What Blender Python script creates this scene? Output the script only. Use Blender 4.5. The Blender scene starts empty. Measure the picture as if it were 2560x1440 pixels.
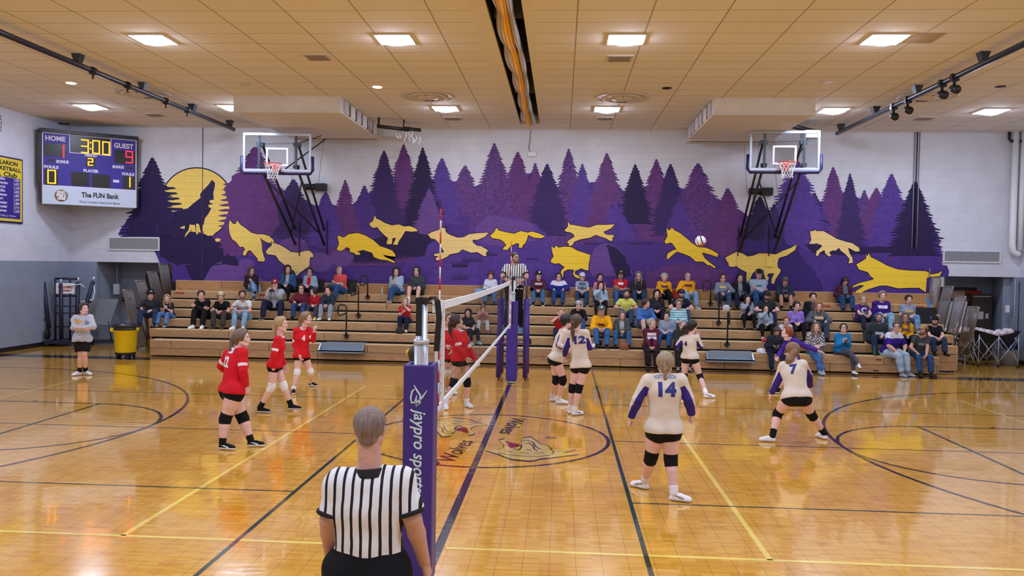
import bpy, math, random, numpy as np
from mathutils import Vector, Matrix
from mathutils.bvhtree import BVHTree
SC = bpy.context.scene
COL = SC.collection
# ------------------------------------------------------------------ camera
CF, CYAW, CPIT, CROL = 2021.82, 0.06044, 0.02885, 0.01664
CPOS = Vector((1.0613, -11.9156, 2.5707))
_f = Vector((-math.sin(CYAW)*math.cos(CPIT), math.cos(CYAW)*math.cos(CPIT), -math.sin(CPIT)))
_r0 = Vector((math.cos(CYAW), math.sin(CYAW), 0)); _u0 = _r0.cross(_f)
CR = _r0*math.cos(CROL) + _u0*math.sin(CROL); CU = -_r0*math.sin(CROL) + _u0*math.cos(CROL); CFW = _f
cam = bpy.data.cameras.new('camera'); co = bpy.data.objects.new('camera', cam); COL.objects.link(co)
M = Matrix.Identity(4)
for i in range(3):
    M[i][0] = CR[i]; M[i][1] = CU[i]; M[i][2] = -CFW[i]; M[i][3] = CPOS[i]
co.matrix_world = M
cam.sensor_fit = 'HORIZONTAL'; cam.sensor_width = 36; cam.lens = 36*CF/2560; cam.clip_end = 200; cam.clip_start = 0.05
SC.camera = co
# ------------------------------------------------------------------ colour management, world
vs = SC.view_settings; vs.view_transform = 'Standard'; vs.look = 'None'; vs.gamma = 1; vs.exposure = 0.12
try: vs.use_curve_mapping = False
except Exception: pass
W = bpy.data.worlds.new('world'); SC.world = W; W.use_nodes = True
W.node_tree.nodes['Background'].inputs[0].default_value = (0.9, 0.88, 0.85, 1)
W.node_tree.nodes['Background'].inputs[1].default_value = 0.3
LAMP = 90.0
HC = 6.52            # ceiling height
YW = 11.8            # back wall
XL, XR = -13.8, 14.0 # side walls
YB = -15.5           # wall behind the spectator's camera
# ------------------------------------------------------------------ helpers: photo pixel -> point on a known plane of the hall
def ray(px, py): return CFW + CR*((px-1280)/CF) - CU*((py-720)/CF)
def onZ(px, py, z): d = ray(px, py); return CPOS + d*((z-CPOS.z)/d.z)
def onY(px, py, y): d = ray(px, py); return CPOS + d*((y-CPOS.y)/d.y)
def onX(px, py, x): d = ray(px, py); return CPOS + d*((x-CPOS.x)/d.x)
def lin(c):
    o = []
    for v in c[:3]:
        v = v/255.0; o.append(v/12.92 if v <= 0.04045 else ((v+0.055)/1.055)**2.4)
    return (o[0], o[1], o[2], 1.0)
def tag(o, label=None, cat=None, group=None, kind=None):
    if label: o['label'] = label
    if cat: o['category'] = cat
    if group: o['group'] = group
    if kind: o['kind'] = kind
    return o
def empty(name, loc=(0,0,0), rz=0, label=None, cat=None, group=None):
    o = bpy.data.objects.new(name, None); COL.objects.link(o); o.location = loc; o.rotation_euler = (0,0,rz)
    o.empty_display_size = 0.05
    return tag(o, label, cat, group)
# ------------------------------------------------------------------ materials
MATS = {}
def mat(name, rgb, rough=0.6, metal=0.0, spec=0.5, bump=None, var=None, alpha=None, emit=None, coat=0.0, trans=0.0, sheen=0.0):
    """rgb in 0-255. bump=(scale,strength[,stretch xyz]); var=(scale,amount) value noise on the colour"""
    if name in MATS: return MATS[name]
    m = bpy.data.materials.new(name); m.use_nodes = True; MATS[name] = m
    nt = m.node_tree; b = nt.nodes['Principled BSDF']; L = nt.links.new
    b.inputs['Base Color'].default_value = lin(rgb); b.inputs['Roughness'].default_value = rough
    b.inputs['Metallic'].default_value = metal; b.inputs['Specular IOR Level'].default_value = spec
    b.inputs['Coat Weight'].default_value = coat; b.inputs['Transmission Weight'].default_value = trans
    b.inputs['Sheen Weight'].default_value = sheen
    if emit:
        b.inputs['Emission Color'].default_value = lin(emit[0]); b.inputs['Emission Strength'].default_value = emit[1]
    if alpha is not None: b.inputs['Alpha'].default_value = alpha
    if bump or var:
        tc = nt.nodes.new('ShaderNodeTexCoord')
    if var:
        mp = nt.nodes.new('ShaderNodeMapping'); L(tc.outputs['Object'], mp.inputs[0])
        if len(var) > 2: mp.inputs['Scale'].default_value = var[2]
        n = nt.nodes.new('ShaderNodeTexNoise'); n.inputs['Scale'].default_value = var[0]; n.inputs['Detail'].default_value = 4
        L(mp.outputs[0], n.inputs[0])
        r = nt.nodes.new('ShaderNodeMapRange'); r.inputs[1].default_value = 0.3; r.inputs[2].default_value = 0.7
        r.inputs[3].default_value = 1-var[1]; r.inputs[4].default_value = 1+var[1]; L(n.outputs['Fac'], r.inputs[0])
        mx = nt.nodes.new('ShaderNodeVectorMath'); mx.operation = 'SCALE'; mx.inputs[0].default_value = lin(rgb)[:3]
        L(r.outputs[0], mx.inputs['Scale']); L(mx.outputs[0], b.inputs['Base Color'])
    if bump:
        mp = nt.nodes.new('ShaderNodeMapping'); L(tc.outputs['Object'], mp.inputs[0])
        if len(bump) > 2: mp.inputs['Scale'].default_value = bump[2]
        n = nt.nodes.new('ShaderNodeTexNoise'); n.inputs['Scale'].default_value = bump[0]; n.inputs['Detail'].default_value = 3
        L(mp.outputs[0], n.inputs[0])
        bp = nt.nodes.new('ShaderNodeBump'); bp.inputs['Strength'].default_value = bump[1]; bp.inputs['Distance'].default_value = 0.01
        L(n.outputs['Fac'], bp.inputs['Height']); L(bp.outputs[0], b.inputs['Normal'])
    return m
def N(nt, t, **k):
    n = nt.nodes.new(t)
    for a, v in k.items(): setattr(n, a, v)
    return n
def mnode(nt, op, a, b=None, c=None):
    n = nt.nodes.new('ShaderNodeMath'); n.operation = op
    for i, v in enumerate((a, b, c)):
        if v is None: continue
        if isinstance(v, (int, float)): n.inputs[i].default_value = v
        else: nt.links.new(v, n.inputs[i])
    return n.outputs[0]
def mixc(nt, f, a, b):
    n = nt.nodes.new('ShaderNodeMix'); n.data_type = 'RGBA'
    for s, v in ((0, f), (6, a), (7, b)):
        if isinstance(v, (tuple, list)): n.inputs[s].default_value = v
        elif isinstance(v, (int, float)): n.inputs[s].default_value = v
        else: nt.links.new(v, n.inputs[s])
    return n.outputs[2]
def linemask(nt, src, period, off, halfw):
    """1 near lines at off + k*period"""
    t = mnode(nt, 'FRACT', mnode(nt, 'ADD', mnode(nt, 'DIVIDE', mnode(nt, 'SUBTRACT', src, off), period), 1000.5))
    d = mnode(nt, 'ABSOLUTE', mnode(nt, 'SUBTRACT', t, 0.5))
    return mnode(nt, 'LESS_THAN', d, halfw/period)
# ------------------------------------------------------------------ mesh building
def link(name, me, parent=None, smooth=False):
    o = bpy.data.objects.new(name, me); COL.objects.link(o)
    if parent is not None: o.parent = parent
    return o
def mkmesh(name, V, F, mats, idx=None, parent=None, smooth=True):
    """V (n,3) array; F list of int arrays (k,3|4)"""
    me = bpy.data.meshes.new(name)
    V = np.asarray(V, dtype=np.float32)
    F = [np.asarray(f, dtype=np.int32) for f in F if len(f)]
    me.vertices.add(len(V)); me.vertices.foreach_set('co', V.ravel())
    nl = sum(f.size for f in F); npoly = sum(len(f) for f in F)
    me.loops.add(nl); me.loops.foreach_set('vertex_index', np.concatenate([f.ravel() for f in F]))
    st = []; s = 0
    for f in F:
        st.append(s+np.arange(len(f))*f.shape[1]); s += f.size
    me.polygons.add(npoly); me.polygons.foreach_set('loop_start', np.concatenate(st).astype(np.int32))
    if not isinstance(mats, (list, tuple)): mats = [mats]
    for m in mats: me.materials.append(m)
    if idx is not None: me.polygons.foreach_set('material_index', np.asarray(idx, dtype=np.int32))
    me.polygons.foreach_set('use_smooth', np.full(npoly, bool(smooth)))
    me.update(calc_edges=True); me.validate()
    return link(name, me, parent)
class MB:
    """collects boxes, tubes, polygons, lathes into one mesh with material slots"""
    def __init__(s): s.v = []; s.f = []; s.m = []; s.sm = []
    def add(s, V, F, mi=0, sm=False):
        o = len(s.v); s.v += [tuple(v) for v in V]; s.f += [tuple(i+o for i in f) for f in F]; s.m += [mi]*len(F); s.sm += [sm]*len(F); return s
    def box(s, a, b, mi=0):
        x0,y0,z0 = a; x1,y1,z1 = b
        V = [(x0,y0,z0),(x1,y0,z0),(x1,y1,z0),(x0,y1,z0),(x0,y0,z1),(x1,y0,z1),(x1,y1,z1),(x0,y1,z1)]
        return s.add(V, [(0,3,2,1),(4,5,6,7),(0,1,5,4),(1,2,6,5),(2,3,7,6),(3,0,4,7)], mi)
    def hexa(s, V, mi=0): return s.add(V, [(0,3,2,1),(4,5,6,7),(0,1,5,4),(1,2,6,5),(2,3,7,6),(3,0,4,7)], mi)
    def tube(s, pts, r, mi=0, n=8, cap=True, closed=False, sm=True):
        P = [Vector(p) for p in pts]; k = len(P); rr = r if isinstance(r, (list, tuple)) else [r]*k
        V = []; up = None
        for i in range(k):
            if closed: t = P[(i+1) % k]-P[i-1]
            else: t = P[min(i+1, k-1)]-P[max(i-1, 0)]
            t.normalize()
            if up is None:
                up = Vector((0,0,1)) if abs(t.z) < 0.9 else Vector((0,1,0))
            a = (up - t*up.dot(t)).normalized(); b = t.cross(a); up = a
            for j in range(n):
                an = 2*math.pi*j/n; V.append(P[i]+(a*math.cos(an)+b*math.sin(an))*rr[i])
        F = []
        for i in range(k if closed else k-1):
            for j in range(n):
                i2 = (i+1) % k; F.append((i*n+j, i*n+(j+1) % n, i2*n+(j+1) % n, i2*n+j))
        if cap and not closed: F += [tuple(range(n))[::-1], tuple((k-1)*n+j for j in range(n))]
        return s.add(V, F, mi, sm)
    def lathe(s, prof, c=(0,0,0), mi=0, n=24, sm=True, sx=1, sy=1):
        V = []; k = len(prof)
        for r, z in prof:
            for j in range(n):
                a = 2*math.pi*j/n; V.append((c[0]+r*math.cos(a)*sx, c[1]+r*math.sin(a)*sy, c[2]+z))
        F = [(i*n+j, i*n+(j+1) % n, (i+1)*n+(j+1) % n, (i+1)*n+j) for i in range(k-1) for j in range(n)]
        if prof[0][0] > 1e-6: F.append(tuple(range(n))[::-1])
        if prof[-1][0] > 1e-6: F.append(tuple((k-1)*n+j for j in range(n)))
        return s.add(V, F, mi, sm)
    def sphere(s, c, r, mi=0, n=12, sc=(1,1,1)):
        V = [(c[0], c[1], c[2]-r*sc[2])]; k = max(4, n//2)
        for i in range(1, k):
            ph = -math.pi/2+math.pi*i/k
            for j in range(n):
                a = 2*math.pi*j/n; V.append((c[0]+r*sc[0]*math.cos(ph)*math.cos(a), c[1]+r*sc[1]*math.cos(ph)*math.sin(a), c[2]+r*sc[2]*math.sin(ph)))
        V.append((c[0], c[1], c[2]+r*sc[2])); F = [(0, 1+(j+1) % n, 1+j) for j in range(n)]
        for i in range(k-2):
            for j in range(n): F.append((1+i*n+j, 1+i*n+(j+1) % n, 1+(i+1)*n+(j+1) % n, 1+(i+1)*n+j))
        l = len(V)-1; F += [(l, 1+(k-2)*n+j, 1+(k-2)*n+(j+1) % n) for j in range(n)]
        return s.add(V, F, mi, True)
    def poly(s, pts, mi=0): return s.add(pts, [tuple(range(len(pts)))], mi)
    def prism(s, pts, d, mi=0):
        n = len(pts); d = Vector(d); V = [Vector(p) for p in pts]; V += [v+d for v in V]
        return s.add(V, [tuple(range(n))[::-1], tuple(n+i for i in range(n))]+[(i, (i+1) % n, n+(i+1) % n, n+i) for i in range(n)], mi)
    def build(s, name, mats, parent=None, bevel=0):
        me = bpy.data.meshes.new(name); me.from_pydata(s.v, [], s.f)
        if not isinstance(mats, (list, tuple)): mats = [mats]
        for m in mats: me.materials.append(m)
        me.polygons.foreach_set('material_index', s.m); me.polygons.foreach_set('use_smooth', s.sm); me.update()
        o = link(name, me, parent)
        if bevel:
            b = o.modifiers.new('bevel', 'BEVEL'); b.width = bevel; b.segments = 2; b.limit_method = 'ANGLE'; b.harden_normals = False
        return o
def ring(c, r, w, z, n=96, a0=0, a1=2*math.pi):
    """flat annulus arc, returns V,F"""
    V = []; F = []
    full = abs(a1-a0-2*math.pi) < 1e-6
    for i in range(n+1):
        a = a0+(a1-a0)*i/n
        V += [(c[0]+(r-w/2)*math.cos(a), c[1]+(r-w/2)*math.sin(a), z), (c[0]+(r+w/2)*math.cos(a), c[1]+(r+w/2)*math.sin(a), z)]
    for i in range(n): F.append((2*i, 2*i+1, 2*i+3, 2*i+2))
    return V, F
def textmesh(txt, size=1.0, bold=0.0, shear=0.0, spacing=1.0, align='CENTER'):
    """returns (verts Nx2 list, tris) of a text laid in its own plane"""
    cu = bpy.data.curves.new('t', 'FONT'); cu.body = txt; cu.size = size; cu.align_x = align; cu.align_y = 'CENTER'
    cu.offset = bold; cu.shear = shear; cu.space_character = spacing; cu.resolution_u = 3
    ob = bpy.data.objects.new('t', cu); COL.objects.link(ob)
    dg = bpy.context.evaluated_depsgraph_get(); me = ob.evaluated_get(dg).to_mesh()
    V = [tuple(v.co) for v in me.vertices]; F = [tuple(p.vertices) for p in me.polygons]
    ob.evaluated_get(dg).to_mesh_clear(); bpy.data.objects.remove(ob); bpy.data.curves.remove(cu)
    return V, F
def text_on(mb, txt, o, ex, ey, size, mi=0, w=None, **k):
    """put text into mb: origin o, unit axes ex (reading direction), ey (up); w = wanted width"""
    V, F = textmesh(txt, size, **k); o = Vector(o); ex = Vector(ex); ey = Vector(ey); sx = 1
    if w and V:
        xs = [v[0] for v in V]; sx = w/max(1e-6, max(xs)-min(xs))
    return mb.add([o+ex*(v[0]*sx)+ey*v[1] for v in V], F, mi)

# ================================================================== LIGHTS (ceiling panels)
m_lamp = mat('lamp_diffuser', (255,255,255), emit=((220,230,255), LAMP))
m_lampframe = mat('lamp_frame', (225,225,225), 0.5)
panels = []
for X in (-11.3,-6.33,-1.94,2.11,6.48,11.4): panels.append((X, 2.32))
for X in (-11.27,-7.47,-1.95,2.13,7.7,11.46): panels.append((X, 8.6))
for Y in (-3.9,-10.1):
    for X in (-11.3,-6.33,-1.94,2.11,6.48,11.4): panels.append((X, Y))
wheres = {0:'over the near left, out past the frame', 1:'left in the nearer row, above the dark pipe', 2:'in the nearer row, left of the ceiling curtain',
 3:'in the nearer row, right of the ceiling curtain', 4:'in the nearer row, beside a discoloured tile on the right', 5:'in the nearer row past the right frame edge',
 6:'in the far row above the scoreboard', 7:'in the far row just left of the left bulkhead', 8:'in the far row beside the second round air diffuser',
 9:'in the far row beside the third round air diffuser', 10:'in the far row above the right basketball hoop', 11:'in the far row at the far right corner'}
pmb = None
for i, (X, Y) in enumerate(panels):
    lab = 'bright square ceiling light panel '+wheres.get(i, 'over the near half of the hall behind the camera')
    t = empty('ceiling_light', (X, Y, HC), 0, lab, 'ceiling light', 'square ceiling light panels')
    if pmb is None:
        s = 0.30; a = MB(); n = 8
        V = []; F = []
        for u in range(n+1):
            for v in range(n+1):
                x = -s+2*s*u/n; y = -s+2*s*v/n
                V.append((x, y, -0.02-0.09*(1-(x/s)**2)*(1-(y/s)**2)))
        for u in range(n):
            for v in range(n): F.append((u*(n+1)+v, u*(n+1)+v+1, (u+1)*(n+1)+v+1, (u+1)*(n+1)+v))
        a.add(V, F, 0, True); d = a.build('diffuser', m_lamp, t)
        b = MB(); w = 0.02
        for q in (((-s-w,-s-w,-.025),(s+w,-s,0)), ((-s-w,s,-.025),(s+w,s+w,0)), ((-s-w,-s,-.025),(-s,s,0)), ((s,-s,-.025),(s+w,s,0))): b.box(*q)
        f = b.build('frame', m_lampframe, t); pmb = (d, f)
    else:
        for c in pmb:
            k = c.copy(); COL.objects.link(k); k.parent = t
# ================================================================== FLOOR
def floor_mat(name, rgb=None, alpha_wood=0.0):
    m = bpy.data.materials.new(name); m.use_nodes = True; nt = m.node_tree; b = nt.nodes['Principled BSDF']; L = nt.links.new
    b.inputs['Roughness'].default_value = 0.16; b.inputs['Specular IOR Level'].default_value = 0.4
    b.inputs['Coat Weight'].default_value = 0.8; b.inputs['Coat Roughness'].default_value = 0.04; b.inputs['Coat IOR'].default_value = 1.45
    tc = N(nt, 'ShaderNodeTexCoord'); sp = N(nt, 'ShaderNodeSeparateXYZ'); L(tc.outputs['Object'], sp.inputs[0])
    # faint waviness of the lacquer, stretched across the boards
    mp = N(nt, 'ShaderNodeMapping'); L(tc.outputs['Object'], mp.inputs[0]); mp.inputs['Scale'].default_value = (1.6, 6.0, 1)
    nz = N(nt, 'ShaderNodeTexNoise'); nz.inputs['Scale'].default_value = 1.2; nz.inputs['Detail'].default_value = 2; L(mp.outputs[0], nz.inputs[0])
    bp = N(nt, 'ShaderNodeBump'); bp.inputs['Strength'].default_value = 0.12; bp.inputs['Distance'].default_value = 0.012
    L(nz.outputs['Fac'], bp.inputs['Height']); L(bp.outputs[0], b.inputs['Normal']); L(bp.outputs[0], b.inputs['Coat Normal'])
    cx = mnode(nt, 'FLOOR', mnode(nt, 'DIVIDE', sp.outputs[0], 0.2286)); cy = mnode(nt, 'FLOOR', mnode(nt, 'DIVIDE', sp.outputs[1], 0.042))
    cb = N(nt, 'ShaderNodeCombineXYZ'); L(cx, cb.inputs[0]); L(cy, cb.inputs[1])
    wn = N(nt, 'ShaderNodeTexWhiteNoise'); wn.noise_dimensions = '2D'; L(cb.outputs[0], wn.inputs[0])
    cb2 = N(nt, 'ShaderNodeCombineXYZ'); L(cx, cb2.inputs[0]); L(mnode(nt, 'FLOOR', mnode(nt, 'DIVIDE', sp.outputs[1], 0.37)), cb2.inputs[1])
    wn2 = N(nt, 'ShaderNodeTexWhiteNoise'); wn2.noise_dimensions = '2D'; L(cb2.outputs[0], wn2.inputs[0])
    big = N(nt, 'ShaderNodeTexNoise'); big.inputs['Scale'].default_value = 0.6; big.inputs['Detail'].default_value = 3; L(tc.outputs['Object'], big.inputs[0])
    f = mnode(nt, 'ADD', mnode(nt, 'MULTIPLY', wn.outputs[0], 0.5), mnode(nt, 'ADD', mnode(nt, 'MULTIPLY', wn2.outputs[0], 0.12), mnode(nt, 'MULTIPLY', big.outputs['Fac'], 0.3)))
    if rgb is None:
        cr = N(nt, 'ShaderNodeValToRGB'); L(f, cr.inputs[0]); e = cr.color_ramp.elements
        e[0].position = 0.1; e[0].color = lin((212,148,30)); e[1].position = 0.9; e[1].color = lin((240,188,78))
        col = cr.outputs[0]
        mp2 = N(nt, 'ShaderNodeMapping'); L(tc.outputs['Object'], mp2.inputs[0]); mp2.inputs['Scale'].default_value = (4, 90, 1)
        g = N(nt, 'ShaderNodeTexNoise'); g.inputs['Scale'].default_value = 1.5; L(mp2.outputs[0], g.inputs[0])
        gr = N(nt, 'ShaderNodeMapRange'); gr.inputs[1].default_value = 0.35; gr.inputs[2].default_value = 0.65; gr.inputs[3].default_value = 0.9; gr.inputs[4].default_value = 1.06; L(g.outputs['Fac'], gr.inputs[0])
        vm = N(nt, 'ShaderNodeVectorMath', operation='SCALE'); L(col, vm.inputs[0]); L(gr.outputs[0], vm.inputs['Scale']); col = vm.outputs[0]
        seam = mnode(nt, 'MULTIPLY', linemask(nt, sp.outputs[0], 0.2286, 0.09, 0.0024), 0.6)
        col = mixc(nt, seam, col, lin((96,52,14)))
    else:
        vm = N(nt, 'ShaderNodeVectorMath', operation='SCALE'); vm.inputs[0].default_value = lin(rgb)[:3]
        L(mnode(nt, 'ADD', mnode(nt, 'MULTIPLY', f, 0.25), 0.87), vm.inputs['Scale']); col = vm.outputs[0]
    L(col, b.inputs['Base Color']); return m
fm = [floor_mat('wood_floor'), floor_mat('line_yellow', (252,224,110)), floor_mat('line_purple_black', (26,21,36)), floor_mat('line_green', (28,60,48)),
      floor_mat('logo_tan', (222,190,96)), floor_mat('logo_red', (150,30,28)), floor_mat('band_black', (62,48,44)), floor_mat('logo_dark_tan', (150,120,60))]
fl = MB()
fl.poly([(XL-1.6,YB,0),(XR+1.9,YB,0),(XR+1.9,14.4,0),(XL-1.6,14.4,0)], 0)
def strip(x0,y0,x1,y1,w,mi,z=0.0012):
    d = Vector((x1-x0,y1-y0,0)).normalized(); n = Vector((-d.y,d.x,0))*w/2
    a = Vector((x0,y0,z)); b = Vector((x1,y1,z)); fl.poly([a-n,b-n,b+n,a+n], mi)
YN, YF, XE, XA = -4.72, 4.69, 9.06, 2.95
strip(XL,8.2,XR+1.6,8.2,0.55,6,0.0008)
strip(XL,-7.6,XR,-7.6,0.1,6,0.0008)
for y in (YN, YF):
    strip(-XE,y,-0.07,y,0.052,1); strip(0.07,y,XE,y,0.052,1)
for x in (-XE,-XA,XA,XE): strip(x,YN,x,YF,0.052,1)
strip(0,-7.6,0,8.0,0.085,2,0.002)
GX = 1.86
for x in (-GX, GX): strip(x,-7.6,x,8.0,0.045,3,0.0016)
for y in (-3.12,-0.02,3.1):
    strip(-13.2,y,-GX,y,0.032,3,0.0014); strip(GX,y,13.2,y,0.032,3,0.0014)
fl.add(*ring((0,0),1.80,0.055,0.0018), 2)
for s in (-1,1):
    c = (s*7.01,0); a0, a1 = (math.pi/2, 3*math.pi/2) if s > 0 else (-math.pi/2, math.pi/2)
    fl.add(*ring(c,1.81,0.052,0.0018,a0=a0,a1=a1), 2)
    strip(c[0],-1.83,c[0],1.83,0.05,2,0.0018)
    for y in (-1.81,1.81):
        strip(c[0],y,s*12.8,y,0.05,2,0.0018)
        for k in range(4): strip(s*(8.2+0.92*k),y+0.02,s*(8.2+0.92*k)+s*0.1,y+math.copysign(.14,y),0.05,5,0.0022)
    c = (s*11.2,0); fl.add(*ring(c,6.0,0.055,0.0019,a0=a0,a1=a1), 2)
    for y in (-6.0,6.0): strip(c[0],y,s*12.8,y,0.05,2,0.0018)
    strip(s*12.8,-7.6,s*12.8,7.7,0.05,2,0.0018)
# wolf head marks and script lettering inside the centre circle (one facing each way)
def wolfmark(sg, z=0.003):
    def T(x, y, zz): return (sg*x, sg*y, zz)
    # traced on the floor: nose at left, ears toward the right
    P = [(1248,1101),(1262,1098),(1272,1106),(1281,1117),(1297,1116),(1303,1105),(1308,1096),(1328,1094),(1340,1103),(1352,1111),(1368,1115),(1378,1123),(1392,1124),(1436,1125),(1405,1133),(1445,1136),(1412,1140),(1380,1144),(1350,1147),(1336,1151),(1320,1152),(1300,1150),(1280,1148),(1262,1142),(1248,1136),(1215,1127),(1246,1125),(1258,1120),(1262,1115),(1254,1108)]
    if sg > 0: W = [onZ(a,b,0) for a,b in P]
    q = [(v.x, v.y) for v in W]
    cxm = sum(v[0] for v in q)/len(q); cym = sum(v[1] for v in q)/len(q)
    fl.poly([T(cxm+(a-cxm)*1.04, cym+(b-cym)*1.09, z) for a,b in q], 2)
    fl.poly([T(a, b, z+0.0006) for a,b in q], 4)
    mouth = [(1262,1103),(1270,1104),(1282,1108),(1297,1111),(1300,1116),(1290,1119),(1278,1121),(1270,1117),(1268,1111)]
    fl.poly([T(v.x,v.y,z+0.0010) for v in [onZ(a,b,0) for a,b in mouth]], 5)
    for st in ([(1303,1105),(1316,1101),(1332,1106),(1340,1118),(1352,1124)], [(1310,1110),(1322,1108),(1332,1114),(1336,1124),(1345,1128)], [(1284,1122),(1296,1126),(1303,1120),(1303,1112)],
               [(1246,1133),(1275,1138),(1310,1141),(1345,1142),(1380,1138)], [(1375,1122),(1385,1130),(1380,1136)], [(1262,1128),(1282,1131)], [(1300,1132),(1322,1134)], [(1335,1134),(1362,1132)],[(1316,1124),(1330,1127)],[(1392,1129),(1420,1127)]):
        pts = [onZ(a,b,0) for a,b in st]
        for u, v in zip(pts, pts[1:]):
            d = (v-u).normalized(); n = Vector((-d.y,d.x,0))*0.011
            fl.poly([T(*(w.x,w.y),z+0.0014) for w in (u-n,v-n,v+n,u+n)], 2)
wolfmark(1)
def dup_rot(mb, n0, n1, f0, f1):
    V = [(-v[0], -v[1], v[2]) for v in mb.v[n0:n1]]
    F = [tuple(i-n0 for i in f) for f in mb.f[f0:f1]]; mi = mb.m[f0:f1]
    o = len(mb.v); mb.v += V; mb.f += [tuple(i+o for i in f) for f in F]; mb.m += mi; mb.sm += [False]*len(F)
# second mark turned half round, plus the script word on both sides of the centre line
_k = [i for i, f in enumerate(fl.f) if min(f) >= 0 and max(fl.v[j][2] for j in f) > 0.0029]
_f0 = _k[0]; _v0 = min(fl.f[_f0]); dup_rot(fl, _v0, len(fl.v), _f0, len(fl.f))
for sg in (1,-1):
    text_on(fl, 'Wolves', (-0.33*sg, -0.95*sg, 0.004), (0.10*sg, 0.995*sg, 0), (-0.995*sg, 0.10*sg, 0), 0.36, 2, w=1.25, shear=0.35, bold=0.004)
V, F = ring((-0.55,-1.66),0.05,0.1,0.004,16); fl.add(V, F, 2)
V, F = ring((0.95,0.10),0.045,0.085,0.004,16); fl.add(V, F, 7)  # small dark tan disc among the floor markings
tag(fl.build('floor', fm), kind='structure')
# ================================================================== CEILING
mc = bpy.data.materials.new('ceiling_tiles'); mc.use_nodes = True; nt = mc.node_tree; b = nt.nodes['Principled BSDF']; L = nt.links.new
b.inputs['Roughness'].default_value = 0.9; b.inputs['Specular IOR Level'].default_value = 0.1
tc = N(nt, 'ShaderNodeTexCoord'); sp = N(nt, 'ShaderNodeSeparateXYZ'); L(tc.outputs['Object'], sp.inputs[0])
mx_ = linemask(nt, sp.outputs[0], 1.155, 1.24, 0.012); my_ = linemask(nt, sp.outputs[1], 0.626, 0.74, 0.0085)
nz = N(nt, 'ShaderNodeTexNoise'); nz.inputs['Scale'].default_value = 60; nz.inputs['Detail'].default_value = 3; L(tc.outputs['Object'], nz.inputs[0])
cb = N(nt, 'ShaderNodeCombineXYZ'); L(mnode(nt, 'FLOOR', mnode(nt, 'DIVIDE', mnode(nt,'SUBTRACT',sp.outputs[0],1.24), 1.155)), cb.inputs[0]); L(mnode(nt, 'FLOOR', mnode(nt, 'DIVIDE', mnode(nt,'SUBTRACT',sp.outputs[1],0.74), 0.626)), cb.inputs[1])
wn = N(nt, 'ShaderNodeTexWhiteNoise'); wn.noise_dimensions = '2D'; L(cb.outputs[0], wn.inputs[0])
f = mnode(nt, 'ADD', mnode(nt, 'MULTIPLY', nz.outputs['Fac'], 0.14), mnode(nt, 'ADD', mnode(nt, 'MULTIPLY', wn.outputs[0], 0.05), 0.90))
vm = N(nt, 'ShaderNodeVectorMath', operation='SCALE'); vm.inputs[0].default_value = lin((226,221,212))[:3]; L(f, vm.inputs['Scale'])
c1 = mixc(nt, mnode(nt,'MULTIPLY',my_,0.7), vm.outputs[0], lin((120,100,80))); c2 = mixc(nt, mnode(nt,'MULTIPLY',mx_,0.75), c1, lin((140,122,104)))
L(c2, b.inputs['Base Color'])
bp = N(nt, 'ShaderNodeBump'); bp.inputs['Strength'].default_value = 0.25; bp.inputs['Distance'].default_value = 0.01; L(nz.outputs['Fac'], bp.inputs['Height']); L(bp.outputs[0], b.inputs['Normal'])
m_plain = mat('ceiling_plain', (222,217,210), 0.9, spec=0.1)
m_navy = mat('slot_navy', (22,26,48), 0.8)
SX0, SX1, SY1 = -0.16, 0.39, 10.86
c = MB()
def cq(x0,x1,y0,y1,mi,z=HC): c.box((x0,y0,z),(x1,y1,z+0.05),mi)
cq(XL,-0.45,YB,YW,0); cq(0.53,XR,YB,YW,0); cq(-0.45,SX0,YB,YW,1); cq(SX1,0.53,YB,YW,1); cq(SX0,SX1,SY1,YW,1)
c.box((SX0-0.03,YB,HC+0.05),(SX0,SY1,HC+0.85),2); c.box((SX1,YB,HC+0.05),(SX1+0.03,SY1,HC+0.85),2)
c.box((SX0-0.03,YB,HC+0.85),(SX1+0.03,SY1+0.03,HC+0.9),2); c.box((SX0-0.03,SY1,HC+0.05),(SX1+0.03,SY1+0.03,HC+0.9),1)
c.box((XL,YW,HC),(XR,YW+0.2,HC+0.05),1)
tag(c.build('ceiling', [mc, m_plain, m_navy]), kind='structure')
m_st = mat('tile_stained', (170,145,112), 0.9)
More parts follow.
